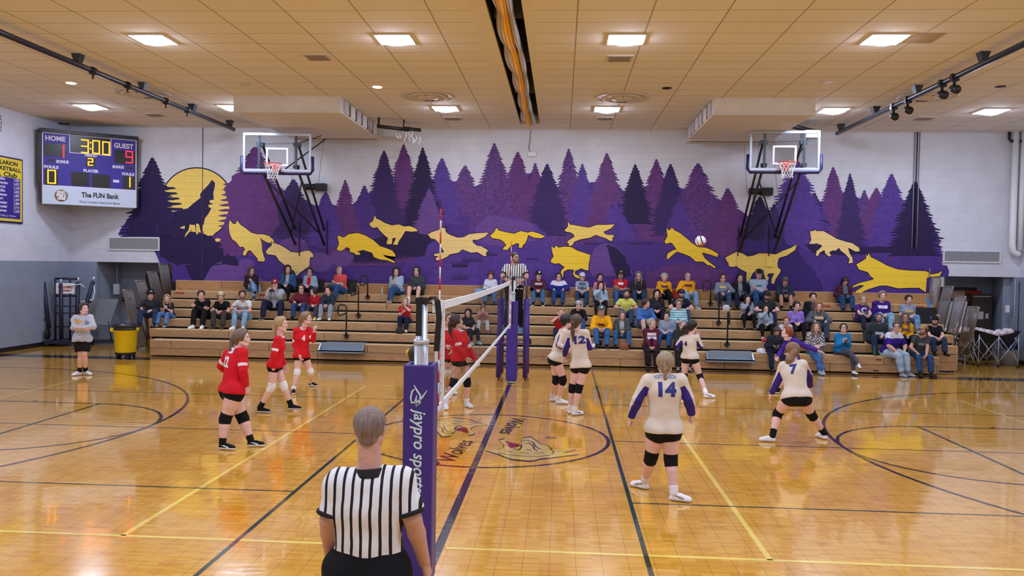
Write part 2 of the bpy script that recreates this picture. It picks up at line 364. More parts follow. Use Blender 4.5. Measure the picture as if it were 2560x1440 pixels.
# ================================================================== WALLS
def wall_mat(name, rgb, plane):
    m = bpy.data.materials.new(name); m.use_nodes = True; nt = m.node_tree; b = nt.nodes['Principled BSDF']; L = nt.links.new
    b.inputs['Roughness'].default_value = 0.45; b.inputs['Base Color'].default_value = lin(rgb); b.inputs['Specular IOR Level'].default_value = 0.3
    tc = N(nt, 'ShaderNodeTexCoord'); sp = N(nt, 'ShaderNodeSeparateXYZ'); L(tc.outputs['Object'], sp.inputs[0])
    h = sp.outputs[0] if plane == 'x' else sp.outputs[1]
    row = mnode(nt, 'FLOOR', mnode(nt, 'DIVIDE', sp.outputs[2], 0.203))
    off = mnode(nt, 'MULTIPLY', mnode(nt, 'MODULO', row, 2), 0.203)
    a = linemask(nt, mnode(nt, 'ADD', h, off), 0.406, 0.1, 0.005); z = linemask(nt, sp.outputs[2], 0.203, 0, 0.006)
    g = mnode(nt, 'MAXIMUM', mnode(nt,'MULTIPLY',a,0.4), z)
    nz = N(nt, 'ShaderNodeTexNoise'); nz.inputs['Scale'].default_value = 45; L(tc.outputs['Object'], nz.inputs[0])
    hh = mnode(nt, 'SUBTRACT', mnode(nt, 'MULTIPLY', nz.outputs['Fac'], 0.35), g)
    bp = N(nt, 'ShaderNodeBump'); bp.inputs['Strength'].default_value = 0.5; bp.inputs['Distance'].default_value = 0.006; L(hh, bp.inputs['Height']); L(bp.outputs[0], b.inputs['Normal'])
    big = N(nt, 'ShaderNodeTexNoise'); big.inputs['Scale'].default_value = 2.2; big.inputs['Detail'].default_value = 6; L(tc.outputs['Object'], big.inputs[0])
    r = N(nt, 'ShaderNodeMapRange'); r.inputs[1].default_value = 0.3; r.inputs[2].default_value = 0.7; r.inputs[3].default_value = 0.94; r.inputs[4].default_value = 1.05; L(big.outputs['Fac'], r.inputs[0])
    s2 = mnode(nt, 'SUBTRACT', r.outputs[0], mnode(nt, 'MULTIPLY', g, 0.07))
    vm = N(nt, 'ShaderNodeVectorMath', operation='SCALE'); vm.inputs[0].default_value = lin(rgb)[:3]; L(s2, vm.inputs['Scale']); L(vm.outputs[0], b.inputs['Base Color'])
    return m
wx = wall_mat('block_white', (214,218,229), 'x'); wxg = wall_mat('block_grey', (142,154,174), 'x')
wy = wall_mat('block_white_side', (212,218,234), 'y'); wyg = wall_mat('block_grey_side', (142,154,174), 'y')
m_base = mat('baseboard_black', (22,22,30), 0.5)
ZG = 2.45; AL, AR = -13.0, 13.87; BLX, BRX = -10.4, 11.75; YA = 13.05
c = MB(); t_ = 0.2
c.box((XL,YW,ZG),(XR,YW+t_,HC),0); c.box((BLX,YW,0),(BRX,YW+t_,ZG),0); c.box((XL,YW,0),(AL,YW+t_,ZG),1); c.box((AR,YW,0),(XR,YW+t_,ZG),1)
# alcoves left and right
xl2 = onY(305,700,YA).x; xr2 = onY(2494,790,YA).x
for (xa, xb, x2) in ((AL,BLX,xl2),(AR,BRX,xr2)):
    s = 1 if x2 > xa else -1
    c.prism([(xa,YW+t_,0),(x2,YA,0),(x2-s*0.2,YA,0),(xa-s*0.2,YW+t_,0)],(0,0,ZG),1)
    c.box((min(x2,xb+s*.8),YA,0),(max(x2,xb+s*.8),YA+0.1,ZG),1)
    c.box((xb+(0 if s > 0 else -0.1),YW+t_,0),(xb+(0.1 if s > 0 else 0),YA,ZG),1)
    c.box((min(xa,xb)-.3,YW+t_,ZG),(max(xa,xb)+.3,YA+0.1,ZG+0.1),1)
tag(c.build('wall_back', [wx, wxg]), kind='structure')
c = MB(); c.box((XL-t_,YB,ZG),(XL,YW+t_,HC),0); c.box((XL-t_,YB,0),(XL,YW+t_,ZG),1); tag(c.build('wall_left', [wy, wyg]), kind='structure')
c = MB(); c.box((XR,YB,ZG),(XR+t_,YW+t_,HC),0); c.box((XR,YB,0),(XR+t_,YW+t_,ZG),1); tag(c.build('wall_right', [wy, wyg]), kind='structure')
c = MB(); c.box((XL-t_,YB-t_,0),(XR+t_,YB,HC),0); tag(c.build('wall_front', [wx]), kind='structure')
c = MB(); c.box((XL,YB,0),(XL+0.015,YW,0.12)); tag(c.build('baseboard_left', m_base), kind='structure')
c = MB(); c.box((XR-0.015,YB,0),(XR,YW,0.12)); tag(c.build('baseboard_right', m_base), kind='structure')
# expansion joint in the back wall
m_joint = mat('joint_dark', (60,60,72), 0.8)
j = onY(507,400,YW).x; c = MB(); c.box((j-0.008,YW-0.014,2.0),(j+0.008,YW-0.001,HC)); tag(c.build('trim_1', m_joint), kind='structure')
# ================================================================== BULKHEADS round the hoop winches
m_gyp = mat('bulkhead_plaster', (220,215,210), 0.9, var=(3,0.05)); m_ins = mat('bulkhead_side', (196,194,196), 0.8); m_recess_shade = mat('recess_shade', (38,34,40), 0.8); m_gap2 = mat('gap_black', (22,20,22), 0.9)
for n, (x0, x1) in enumerate(((-6.9,-4.3),(4.55,6.85))):
    z0 = HC-0.36; y0, y1 = 7.25, 11.75
    c = MB(); c.box((x0,y0,z0),(x1,y1-0.55,HC),0); c.box((x0+.1,y1-0.55,z0+0.015),(x1-.1,y1-0.12,HC),2); c.box((x0,y1-0.12,z0),(x1,y1,HC),0)  # middle box nearly flush; its dark colour stands in for the recess's shade
    c.box((x0-0.02,y0-0.02,z0-0.03),(x1+0.02,y0+0.06,z0),0); c.box((x0-0.02,y1-0.6,z0-0.035),(x1+0.02,y1-0.55,z0+0.02),0)
    xs = x1 if n == 0 else x0; sg = 1 if n == 0 else -1
    for k in range(5):
        yy = y0+0.35+k*0.62; c.box((min(xs,xs+sg*0.03),yy,z0+0.04),(max(xs,xs+sg*0.03),yy+0.42,HC-0.02), 1 if k % 2 == 0 else 0)
        c.box((min(xs,xs+sg*0.012),yy+0.44,z0+0.04),(max(xs,xs+sg*0.012),yy+0.58,HC-0.02), 3)
    tag(c.build('trim_%d' % (n+2), [m_gyp, m_ins, m_recess_shade, m_gap2]), kind='structure')

# ================================================================== MURAL painted on the back wall
def mural_mat(name, rgb, amt=0.10, sc=9, c2=None):
    m = bpy.data.materials.new(name); m.use_nodes = True; nt = m.node_tree; b = nt.nodes['Principled BSDF']; L = nt.links.new
    b.inputs['Roughness'].default_value = 0.5; b.inputs['Specular IOR Level'].default_value = 0.25
    tc = N(nt, 'ShaderNodeTexCoord'); sp = N(nt, 'ShaderNodeSeparateXYZ'); L(tc.outputs['Object'], sp.inputs[0])
    row = mnode(nt, 'FLOOR', mnode(nt, 'DIVIDE', sp.outputs[2], 0.203)); off = mnode(nt, 'MULTIPLY', mnode(nt, 'MODULO', row, 2), 0.203)
    g = mnode(nt, 'MAXIMUM', mnode(nt,'MULTIPLY',linemask(nt, mnode(nt, 'ADD', sp.outputs[0], off), 0.406, 0.1, 0.005),0.4), linemask(nt, sp.outputs[2], 0.203, 0, 0.006))
    nz = N(nt, 'ShaderNodeTexNoise'); nz.inputs['Scale'].default_value = sc; nz.inputs['Detail'].default_value = 6; nz.inputs['Roughness'].default_value = 0.7; L(tc.outputs['Object'], nz.inputs[0])
    r = N(nt, 'ShaderNodeMapRange'); r.inputs[1].default_value = 0.35; r.inputs[2].default_value = 0.65; L(nz.outputs['Fac'], r.inputs[0])
    a = tuple(v*(1-amt) for v in lin(rgb)[:3])+(1,); c = lin(c2) if c2 else tuple(min(1,v*(1+amt)) for v in lin(rgb)[:3])+(1,)
    L(mixc(nt, mnode(nt,'MULTIPLY',g,0.18), mixc(nt, r.outputs[0], a, c), lin((20,14,40))), b.inputs['Base Color'])
    bp = N(nt, 'ShaderNodeBump'); bp.inputs['Strength'].default_value = 0.5; bp.inputs['Distance'].default_value = 0.006; L(mnode(nt,'SUBTRACT',0,g), bp.inputs['Height']); L(bp.outputs[0], b.inputs['Normal'])
    return m
MC = dict(D=0, E=1, P=2, Q=3, M=4, N=5, Y=6, T=7, O=8, S=9, L=10, B=11)
mm = [mural_mat('paint_darkest', (42,30,76), .12), mural_mat('paint_dark_violet', (60,42,102), .2, 14), mural_mat('paint_violet', (78,52,134), .12, 7),
      mural_mat('paint_blue_violet', (86,60,146), .15, 7), mural_mat('paint_plum', (100,58,122), .14, 7), mural_mat('paint_lilac', (106,74,146), .1, 6),
      mural_mat('paint_yellow', (252,214,60), .03), mural_mat('paint_tan', (246,216,140), .03), mural_mat('paint_outline', (36,20,66), .1),
      mural_mat('paint_speckled', (74,48,122), .3, 22, (118,76,148)), mural_mat('paint_light_yellow', (246,214,108), .03), mural_mat('paint_deep', (56,38,112), .1)]
mu = MB(); rnd = random.Random(4)
_lay = [0]
def wallpoly(P, mi, lay=None):
    if lay is None: _lay[0] += 1; lay = _lay[0]
    y = YW-0.0015-0.00008*lay
    pts = []
    for a, b in P:
        v = onY(a, b, YW); pts.append((v.x, y, v.z))
    mu.poly(pts, mi)
def zc(P, ox, oy, s=3.6): return [(ox+a/s, oy+b/s) for a, b in P]
def tree(tx, ty, by, hw, mi, n=None, droop=0.35, lean=0, fill=0.55, full=0.75):
    """conifer outline: tip, stepped boughs that jut out, down to the base"""
    H = by-ty; n = n or max(9, int(H/7)); L, R = [], []
    for side, out in ((-1, L), (1, R)):
        for i in range(n):
            f0 = (i+0.25)/n; f1 = (i+0.8)/n
            w = hw*(min(1, f1/full)**0.85)
            e = w*(1+rnd.uniform(-.1, .16))+1.2
            d = max(3.5, w*0.28)
            yy = ty+H*f1*1.0
            out += [(tx+side*(max(0.8, e-d)), ty+H*f0), (tx+side*e*0.9, yy-1.0), (tx+side*e, yy+droop*2), (tx+side*(e-d*.4), yy+2.4), (tx+side*(max(0.8, e-d*1.05)), yy+1.6)]
    P = [(tx-0.7, ty+4), (tx, ty-3), (tx+0.7, ty+4)] + R + [(tx+hw*.8, by), (tx-hw*.8, by)] + L[::-1]
    wallpoly(P, mi)
# overall body of the forest
body = [(296,588),(300,575),(340,520),(380,480),(440,470),(560,470),(640,440),(700,470),(760,500),(800,520),(830,512),(850,515),(880,512),(905,490),(950,470),(1080,460),(1120,450),(1140,455),(1180,470),(1210,455),(1290,440),(1340,430),(1360,450),(1400,470),(1440,465),(1480,455),(1540,460),(1560,478),(1600,470),(1660,450),(1700,470),(1760,480),(1800,500),(1850,525),(1870,540),(1900,540),(1960,520),(2020,500),(2040,505),(2070,500),(2110,480),(2160,500),(2210,500),(2250,520),(2310,545),(2330,560),(2342,600),(2352,622),(2355,662),(2368,664),(2373,680),(2370,692),(2331,693),(2331,736),(1700,726),(1100,717),(640,708),(430,703),(430,661),(400,659),(392,640),(386,627),(401,627),(401,592),(360,592)]
wallpoly(body, MC['P'])
TR = [(1009,359,560,50,'M'),(1294,378,560,52,'M'),(1338,406,540,32,'M'),(1163,412,540,46,'S'),(1105,394,560,50,'Q'),(1057,367,640,58,'D'),(960,375,600,54,'E'),(911,462,620,44,'P'),(863,448,640,42,'M'),
 (1422,370,620,52,'S'),(1456,408,560,34,'Q'),(1517,381,640,66,'M'),(1641,396,620,56,'M'),(1588,409,560,40,'D'),(1676,408,590,46,'E'),(1745,406,600,72,'S'),(1819,469,640,60,'M'),
 (638,365,640,118,'M'),(657,440,640,92,'P'),(734,446,620,66,'E'),(814,478,620,46,'Q'),(1236,356,600,64,'S'),(1073,470,600,40,'N'),
 (1368,408,590,52,'E'),(1700,500,640,46,'Q'),(1540,500,640,52,'Q'),
 (2083,416,640,52,'M'),(2161,474,600,34,'S'),(2191,468,600,44,'M'),(2125,432,650,38,'E'),(2229,433,640,62,'Q'),(2036,480,600,40,'D'),(1990,395,640,92,'Q'),(1900,490,640,56,'D'),(1935,508,640,34,'E'),
 (2324,543,660,34,'P'),(2288,452,640,64,'D')]
for tx, ty, by, hw, c_ in TR: tree(tx, ty, by, hw, MC[c_])
# rounded undergrowth and hills over the feet of the trees
def blob(P, mi, jag=0, n=4):
    Q = []
    for (a, b), (c_, d) in zip(P, P[1:]+P[:1]):
        for k in range(n):
            t = k/n; Q.append((a+(c_-a)*t+rnd.uniform(-jag, jag), b+(d-b)*t+rnd.uniform(-jag, jag)))
    wallpoly(Q, mi)
blob([(1190,560),(1230,535),(1290,545),(1340,560),(1370,590),(1400,640),(1390,720),(1000,716),(1010,650),(1090,600),(1160,590)], MC['Q'], 2)
blob([(1195,560),(1225,537),(1290,548),(1330,560),(1345,600),(1300,612),(1240,615),(1180,600)], MC['N'], 2.5)
blob([(560,585),(640,590),(720,600),(800,620),(830,640),(860,706),(600,706),(480,704),(470,640)], MC['P'], 2)
blob([(850,640),(870,620),(960,590),(1040,580),(1080,590),(1060,640),(1000,650),(930,665),(870,655)], MC['D'], 2)
blob([(430,660),(520,640),(560,632),(600,655),(560,685),(510,703),(430,703)], MC['P'], 1.5)
blob([(500,640),(545,627),(580,632),(608,664),(560,672),(525,690),(508,703),(480,702),(455,650)], MC['D'], 1)
blob([(530,665),(560,660),(620,668),(660,700),(700,712),(508,704)], MC['N'], 1.2)
blob([(590,585),(600,590),(640,592),(720,610),(760,640),(745,670),(700,690),(660,660),(620,640)], MC['P'], 2)
for cx_, cy_, r_, c_ in ((565,615,22,'N'),(735,618,30,'N'),(800,655,28,'N'),(855,645,26,'N'),(770,690,14,'N'),(615,660,16,'N')):
    Q = []
    for k in range(44):
        a = 2*math.pi*k/44; rr = r_*(1.12 if k % 2 else 0.9)*rnd.uniform(.95, 1.05); Q.append((cx_+rr*math.cos(a)*1.15, cy_+rr*math.sin(a)*.85))
    wallpoly(Q, MC[c_])
blob([(1392,640),(1450,610),(1560,600),(1640,602),(1700,625),(1800,640),(1860,700),(1860,727),(1400,722)], MC['P'], 2)
blob([(1476,640),(1490,618),(1512,607),(1545,620),(1565,650),(1583,684),(1560,690),(1480,690),(1470,665)], MC['N'], 1.5)
blob([(1516,612),(1538,616),(1560,640),(1575,670),(1580,688),(1545,700),(1530,660)], MC['D'], 1.5)
blob([(1620,678),(1660,668),(1720,660),(1790,668),(1830,690),(1840,727),(1600,724)], MC['M'], 2.5)
blob([(1850,600),(1960,612),(2010,622),(2040,640),(2050,680),(2070,734),(1830,728),(1840,690),(1850,640)], MC['B'], 3)
blob([(1990,622),(2040,622),(2120,630),(2160,640),(2180,700),(2190,735),(2060,733),(2040,680)], MC['P'], 3)
blob([(2010,612),(2150,615),(2240,618),(2300,612),(2330,615),(2338,632),(2260,638),(2190,630),(2100,640),(2030,632)], MC['D'], 2)
blob([(2160,640),(2290,642),(2352,660),(2370,690),(2331,693),(2331,735),(2190,733)], MC['P'], 2)
# grass tufts
def tuft(x, y, w, h, mi, n=9):
    Q = [(x-w/2, y)]
    for k in range(n):
        u = (k+.5)/n; Q += [(x-w/2+w*(k+.15)/n, y-h*.25), (x-w/2+w*u+(u-.5)*w*.3, y-h*rnd.uniform(.7, 1.05)*(1-abs(u-.5)*.6)), (x-w/2+w*(k+.85)/n, y-h*.25)]
    Q.append((x+w/2, y)); wallpoly(Q, mi)
for x, y, w, h, c_ in ((460,662,60,26,'N'),(905,664,50,18,'M'),(955,664,60,20,'M'),(1010,656,44,26,'M'),(1150,668,40,24,'D'),(1180,655,50,22,'E'),(1150,700,40,26,'E'),(1230,640,30,16,'E'),
      (1480,612,40,12,'E'),(1600,612,60,14,'E'),(1690,672,60,20,'M'),(1750,674,60,18,'M'),(1640,684,50,12,'M'),(540,660,30,18,'N'),(1330,650,30,12,'B')): tuft(x, y, w, h, MC[c_])
# moon with its rim and the howling dark wolf, tree in front of it
def disc(cx_, cy_, rx, ry, mi, a0=0, a1=360, n=60):
    wallpoly([(cx_+rx*math.cos(math.radians(a0+(a1-a0)*k/n)), cy_+ry*math.sin(math.radians(a0+(a1-a0)*k/n))) for k in range(n+1)], mi)
disc(492,508,92,90,MC['O']); disc(492,508,89,87,MC['L'])
wallpoly([(574,520),(560,470),(590,440),(640,430),(680,470),(700,560),(640,640),(560,640),(548,606),(560,560)], MC['M'])
blob([(398,592),(440,575),(500,580),(545,600),(575,640),(540,660),(440,662),(400,640)], MC['D'], 1.5)
tree(381,392,592,84,MC['D'],n=24,full=1.0)
tree(381,430,592,60,MC['D'],n=10,full=1.0)
# boughs of the plum tree reaching over the moon
for k in range(13):
    y = 462+k*13; x0 = 590-k*1.2; l = 40-abs(k-5)*1.2
    wallpoly([(x0+14,y-3),(x0-l*.5,y-5),(x0-l,y-1),(x0-l*.7,y+2),(x0-l*.35,y+2),(x0+14,y+7)], MC['M'])
wallpoly([(580,440),(600,430),(640,470),(640,600),(560,640),(556,600),(572,540)], MC['M'])
for k in range(9):
    y = 470+k*13; l = 20+k*5
    wallpoly([(395,y-4),(395+l+20,y-2),(395+l+26,y+2),(395+l+10,y+4),(395,y+8)], MC['D'])
HW = zc([(935,402),(962,432),(957,470),(946,520),(950,575),(935,640),(905,700),(872,742),(862,790),(860,870),(838,872),(822,800),(812,790),(815,870),(795,880),(785,800),(745,800),(720,850),(690,900),(655,920),(650,890),(690,840),(700,800),(640,830),(630,900),(600,930),(560,960),(590,920),(600,870),(570,840),(520,850),(450,858),(440,820),(470,785),(530,770),(570,740),(580,690),(640,670),(720,655),(770,610),(835,560),(830,530),(850,500),(880,470),(900,450)],270,340)
wallpoly([(a+(a-489)*.02, b+(b-545)*.02-0.6) for a, b in HW], MC['P']); wallpoly(HW, MC['D'])
wallpoly(zc([(738,795),(752,800),(745,850),(690,915),(700,880),(725,850)],270,340), MC['L']); wallpoly(zc([(795,790),(815,790),(812,882),(796,885)],270,340), MC['L']); wallpoly(zc([(855,800),(880,790),(900,760),(930,780),(900,800),(925,825),(880,840),(850,865)],270,340), MC['L'])
for a, b in ((935,590),(925,630),(975,600),(980,560),(940,690),(905,750),(930,880),(985,935)): wallpoly(zc([(a-22,b-8),(a+8,b-16),(a+34,b-2),(a+10,b+18),(a-14,b+14)],270,340), MC['L'])
# the running wolves: dark outline first, then the flat colour
def grow(P, d):
    n = len(P); A = sum(P[i][0]*P[(i+1) % n][1]-P[(i+1) % n][0]*P[i][1] for i in range(n)); s = 1 if A > 0 else -1; Q = []
    for i in range(n):
        a, b, c_ = P[i-1], P[i], P[(i+1) % n]
        e1 = Vector((b[0]-a[0], b[1]-a[1])); e2 = Vector((c_[0]-b[0], c_[1]-b[1]))
        if e1.length < 1e-6 or e2.length < 1e-6: Q.append(b); continue
        n1 = Vector((e1.y, -e1.x)).normalized()*s; n2 = Vector((e2.y, -e2.x)).normalized()*s
        m = n1+n2; m = m.normalized() if m.length > .2 else n1
        k = min(1.8, 1/max(.4, m.dot(n1))); Q.append((b[0]+m.x*d*k, b[1]+m.y*d*k))
    return Q
WV = [('L',270,340,[(1100,757),(1125,790),(1150,790),(1165,760),(1195,800),(1240,830),(1290,870),(1340,885),(1400,885),(1450,900),(1490,935),(1500,965),(1440,960),(1400,940),(1370,915),(1385,970),(1390,1030),(1400,1070),(1415,1110),(1405,1130),(1350,1125),(1345,1100),(1310,1060),(1285,1030),(1265,1030),(1245,1060),(1235,1078),(1215,1070),(1220,1040),(1235,1020),(1215,995),(1190,1000),(1175,980),(1150,950),(1120,930),(1100,890),(1090,840),(1088,790)]),
 ('T',270,340,[(1420,1045),(1440,1015),(1475,985),(1475,955),(1500,970),(1512,960),(1520,975),(1540,975),(1600,1010),(1650,1045),(1720,1050),(1770,1035),(1810,1030),(1845,1060),(1850,1090),(1822,1090),(1815,1130),(1815,1170),(1770,1200),(1730,1230),(1700,1262),(1675,1215),(1640,1190),(1590,1160),(1540,1120),(1510,1075),(1470,1068),(1440,1066)]),
 ('Y',830,340,[(50,895),(80,905),(105,915),(150,885),(230,872),(300,895),(370,935),(430,990),(490,1010),(540,1030),(570,1065),(570,1085),(520,1080),(470,1070),(455,1060),(480,1090),(530,1110),(572,1135),(560,1142),(500,1120),(430,1110),(380,1090),(360,1050),(280,1025),(225,1040),(250,1050),(255,1068),(220,1070),(195,1050),(165,1045),(158,1010),(130,1000),(110,1020),(75,1037),(45,1025),(45,1010),(65,970),(55,930)]),
 ('L',830,340,[(335,790),(370,765),(385,715),(400,745),(420,750),(480,785),(540,805),(600,795),(650,815),(700,810),(750,830),(775,855),(720,862),(660,855),(640,890),(620,920),(600,950),(590,980),(550,975),(570,935),(575,915),(545,920),(540,970),(520,975),(490,970),(505,920),(470,890),(430,850),(410,820),(375,828),(350,815)]),
 ('T',830,340,[(862,885),(900,865),(960,845),(1000,825),(1020,835),(1025,865),(1060,890),(1130,915),(1190,910),(1230,885),(1300,875),(1410,870),(1380,905),(1310,935),(1265,935),(1270,960),(1310,990),(1340,990),(1400,1025),(1400,1045),(1385,1045),(1390,1080),(1365,1080),(1310,1045),(1250,1050),(1175,1020),(1140,1050),(1060,1065),(1040,1085),(975,1115),(940,1120),(935,1100),(960,1080),(920,1080),(920,1060),(970,1055),(1010,1045),(985,1000),(960,960),(930,930),(890,920)]),
 ('Y',830,340,[(1425,895),(1460,865),(1480,825),(1500,850),(1560,865),(1640,880),(1700,855),(1760,870),(1800,860),(1870,880),(1920,905),(1880,920),(1820,915),(1765,890),(1755,930),(1740,965),(1715,985),(1715,1005),(1680,1005),(1685,970),(1660,965),(1620,985),(1600,1000),(1580,1025),(1535,1022),(1550,1000),(1570,985),(1545,950),(1510,930),(1440,918)]),
 ('L',1370,340,[(148,850),(180,815),(180,772),(200,800),(225,800),(300,815),(370,825),(440,800),(520,800),(600,795),(570,830),(530,850),(500,860),(510,880),(540,890),(590,890),(590,915),(575,915),(585,940),(560,945),(520,920),(470,905),(430,890),(380,915),(290,930),(240,950),(215,985),(185,990),(190,970),(170,960),(185,940),(240,905),(225,880),(195,865),(165,862)]),
 ('Y',1370,340,[(30,995),(55,1010),(75,985),(90,1005),(150,995),(210,1000),(260,1030),(320,1050),(380,1070),(375,1110),(365,1160),(365,1210),(330,1205),(300,1190),(245,1215),(240,1240),(290,1265),(290,1285),(250,1275),(225,1245),(235,1205),(180,1200),(140,1220),(135,1275),(115,1250),(120,1210),(150,1180),(100,1145),(65,1150),(30,1140),(25,1120),(50,1085),(40,1050)]),
 ('Y',1370,340,[(1065,830),(1090,850),(1115,825),(1140,850),(1190,875),(1240,915),(1290,960),(1350,1000),(1420,1005),(1480,1030),(1530,1060),(1525,1090),(1470,1070),(1400,1050),(1385,1055),(1410,1100),(1450,1135),(1510,1180),(1500,1190),(1450,1160),(1440,1165),(1395,1130),(1330,1130),(1280,1085),(1220,1060),(1160,1040),(1110,1080),(1080,1110),(1068,1100),(1075,1060),(1120,1030),(1155,1020),(1120,970),(1105,960),(1060,970),(1048,950),(1075,900)]),
 ('L',1800,400,[(45,880),(100,850),(150,825),(200,840),(250,870),(300,860),(350,840),(420,840),(500,850),(560,820),(640,790),(690,760),(675,810),(600,860),(530,880),(515,930),(520,970),(545,985),(540,1010),(500,1070),(485,1115),(460,1110),(465,1070),(485,1020),(440,1020),(420,1040),(440,1060),(425,1090),(410,1070),(395,1030),(390,985),(340,1000),(300,1010),(270,1070),(240,1110),(235,1060),(240,1010),(180,980),(120,940),(70,925)]),
 ('T',1800,400,[(800,755),(820,720),(808,640),(840,640),(850,628),(870,640),(930,640),(1000,680),(1050,710),(1130,735),(1190,750),(1250,790),(1255,820),(1220,825),(1165,795),(1150,790),(1165,840),(1190,880),(1195,925),(1155,930),(1165,890),(1130,850),(1085,815),(1070,790),(1040,815),(1010,815),(980,830),(1000,860),(980,870),(945,840),(940,810),(900,830),(880,865),(862,860),(868,820),(900,795),(920,770),(870,750),(840,755)]),
 ('Y',1800,400,[(1225,940),(1270,915),(1315,885),(1315,850),(1328,866),(1335,838),(1355,875),(1420,905),(1500,950),(1600,985),(1700,995),(1850,1000),(1870,1010),(1900,1030),(1960,1020),(1998,1000),(1975,1045),(1900,1050),(1860,1060),(1850,1190),(1790,1150),(1700,1150),(1600,1155),(1500,1130),(1440,1130),(1340,1160),(1240,1205),(1215,1185),(1300,1130),(1260,1125),(1190,1150),(1200,1130),(1260,1105),(1365,1080),(1385,1068),(1352,1045),(1330,1010),(1300,1000),(1250,985)])]
for c_, ox, oy, P in WV:
    Q = zc(P, ox, oy); wallpoly(grow(Q, 1.7), MC['O']); wallpoly(Q, MC[c_])
tag(mu.build('mural', mm), 'purple forest mural with howling wolf, moon and twelve running yellow wolves', 'mural')

# ================================================================== shared materials
m_black = mat('black_metal', (24,24,28), 0.45); m_steel = mat('brushed_steel', (170,172,178), 0.35, metal=0.9); m_alu = mat('aluminium', (196,208,222), 0.32, metal=0.6)
m_white = mat('white_paint', (232,234,238), 0.5); m_pad = mat('pad_vinyl_purple', (62,44,140), 0.38, bump=(6,0.5)); m_rubber = mat('black_rubber', (20,20,22), 0.7)
m_webbing = mat('white_webbing', (226,232,240), 0.7, bump=(60,0.3)); m_redp = mat('red_paint', (206,40,40), 0.45); m_glass = mat('backboard_glass', (248,252,255), 0.02, trans=1.0, spec=0.5)
m_glass.node_tree.nodes['Principled BSDF'].inputs['IOR'].default_value = 1.04
m_cordk = mat('net_cord', (32,30,36), 0.8); m_chrome = mat('pipe_tan', (176,160,150), 0.3, metal=0.7)
def onP(px, py, P0, n):
    d = ray(px, py); return CPOS + d*((P0-CPOS).dot(n)/d.dot(n))
# ================================================================== BLEACHERS
def wood_mat(name, a, b, ends=True):
    m = bpy.data.materials.new(name); m.use_nodes = True; nt = m.node_tree; bs = nt.nodes['Principled BSDF']; L = nt.links.new
    bs.inputs['Roughness'].default_value = 0.4
    tc = N(nt, 'ShaderNodeTexCoord'); mp = N(nt, 'ShaderNodeMapping'); L(tc.outputs['Object'], mp.inputs[0]); mp.inputs['Scale'].default_value = (0.5, 6, 6)
    nz = N(nt, 'ShaderNodeTexNoise'); nz.inputs['Scale'].default_value = 1.7; nz.inputs['Detail'].default_value = 3; nz.inputs['Distortion'].default_value = 0.6; L(mp.outputs[0], nz.inputs[0])
    w = mnode(nt, 'FRACT', mnode(nt, 'MULTIPLY', nz.outputs['Fac'], 9.0)); w = mnode(nt, 'ABSOLUTE', mnode(nt, 'SUBTRACT', w, 0.5)); w = mnode(nt, 'POWER', mnode(nt, 'MULTIPLY', w, 2.0), 2.2)
    sp = N(nt, 'ShaderNodeSeparateXYZ'); L(tc.outputs['Object'], sp.inputs[0])
    wn = N(nt, 'ShaderNodeTexWhiteNoise'); wn.noise_dimensions = '3D'; cb = N(nt, 'ShaderNodeCombineXYZ')
    L(mnode(nt, 'FLOOR', mnode(nt, 'DIVIDE', mnode(nt,'ADD',sp.outputs[0],mnode(nt,'MULTIPLY',mnode(nt,'FLOOR',mnode(nt,'MULTIPLY',sp.outputs[2],4.1)),1.3)), 2.6)), cb.inputs[0]); L(mnode(nt, 'FLOOR', mnode(nt,'MULTIPLY',sp.outputs[2],4.1)), cb.inputs[2]); L(cb.outputs[0], wn.inputs[0])
    c = mixc(nt, mnode(nt, 'MULTIPLY', w, 0.5), lin(a), lin(b))
    vm = N(nt, 'ShaderNodeVectorMath', operation='SCALE'); L(c, vm.inputs[0]); L(mnode(nt, 'ADD', mnode(nt, 'MULTIPLY', wn.outputs[0], 0.22), 0.88), vm.inputs['Scale'])
    sm = linemask(nt, mnode(nt,'ADD',sp.outputs[0],mnode(nt,'MULTIPLY',mnode(nt,'FLOOR',mnode(nt,'MULTIPLY',sp.outputs[2],4.1)),1.3)), 2.6, 0, 0.008)
    L(mixc(nt, mnode(nt,'MULTIPLY',sm,0.8), vm.outputs[0], lin((40,24,12))), bs.inputs['Base Color']); return m
m_wood = wood_mat('bleacher_wood', (196,158,114), (136,98,62)); m_woodd = wood_mat('bleacher_back_wood', (182,138,92), (136,92,54))
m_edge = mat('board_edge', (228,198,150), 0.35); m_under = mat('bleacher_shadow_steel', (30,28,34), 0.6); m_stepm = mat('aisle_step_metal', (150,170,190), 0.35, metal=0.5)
RY = [8.65+0.56*k for k in range(6)]; RZ = [0.445+0.237*k for k in range(6)]
bl = empty('bleachers', (0,8.65,0), 0, 'six tier wooden gym bleachers running along the mural wall', 'bleachers')
def child(o, root): o.location = (-root.location.x, -root.location.y, -root.location.z); return o
ext = [(-9.68,10.45),(-9.98,11.15),(-10.3,11.3),(-10.4,11.3),(-10.45,11.45),(-10.5,11.6)]
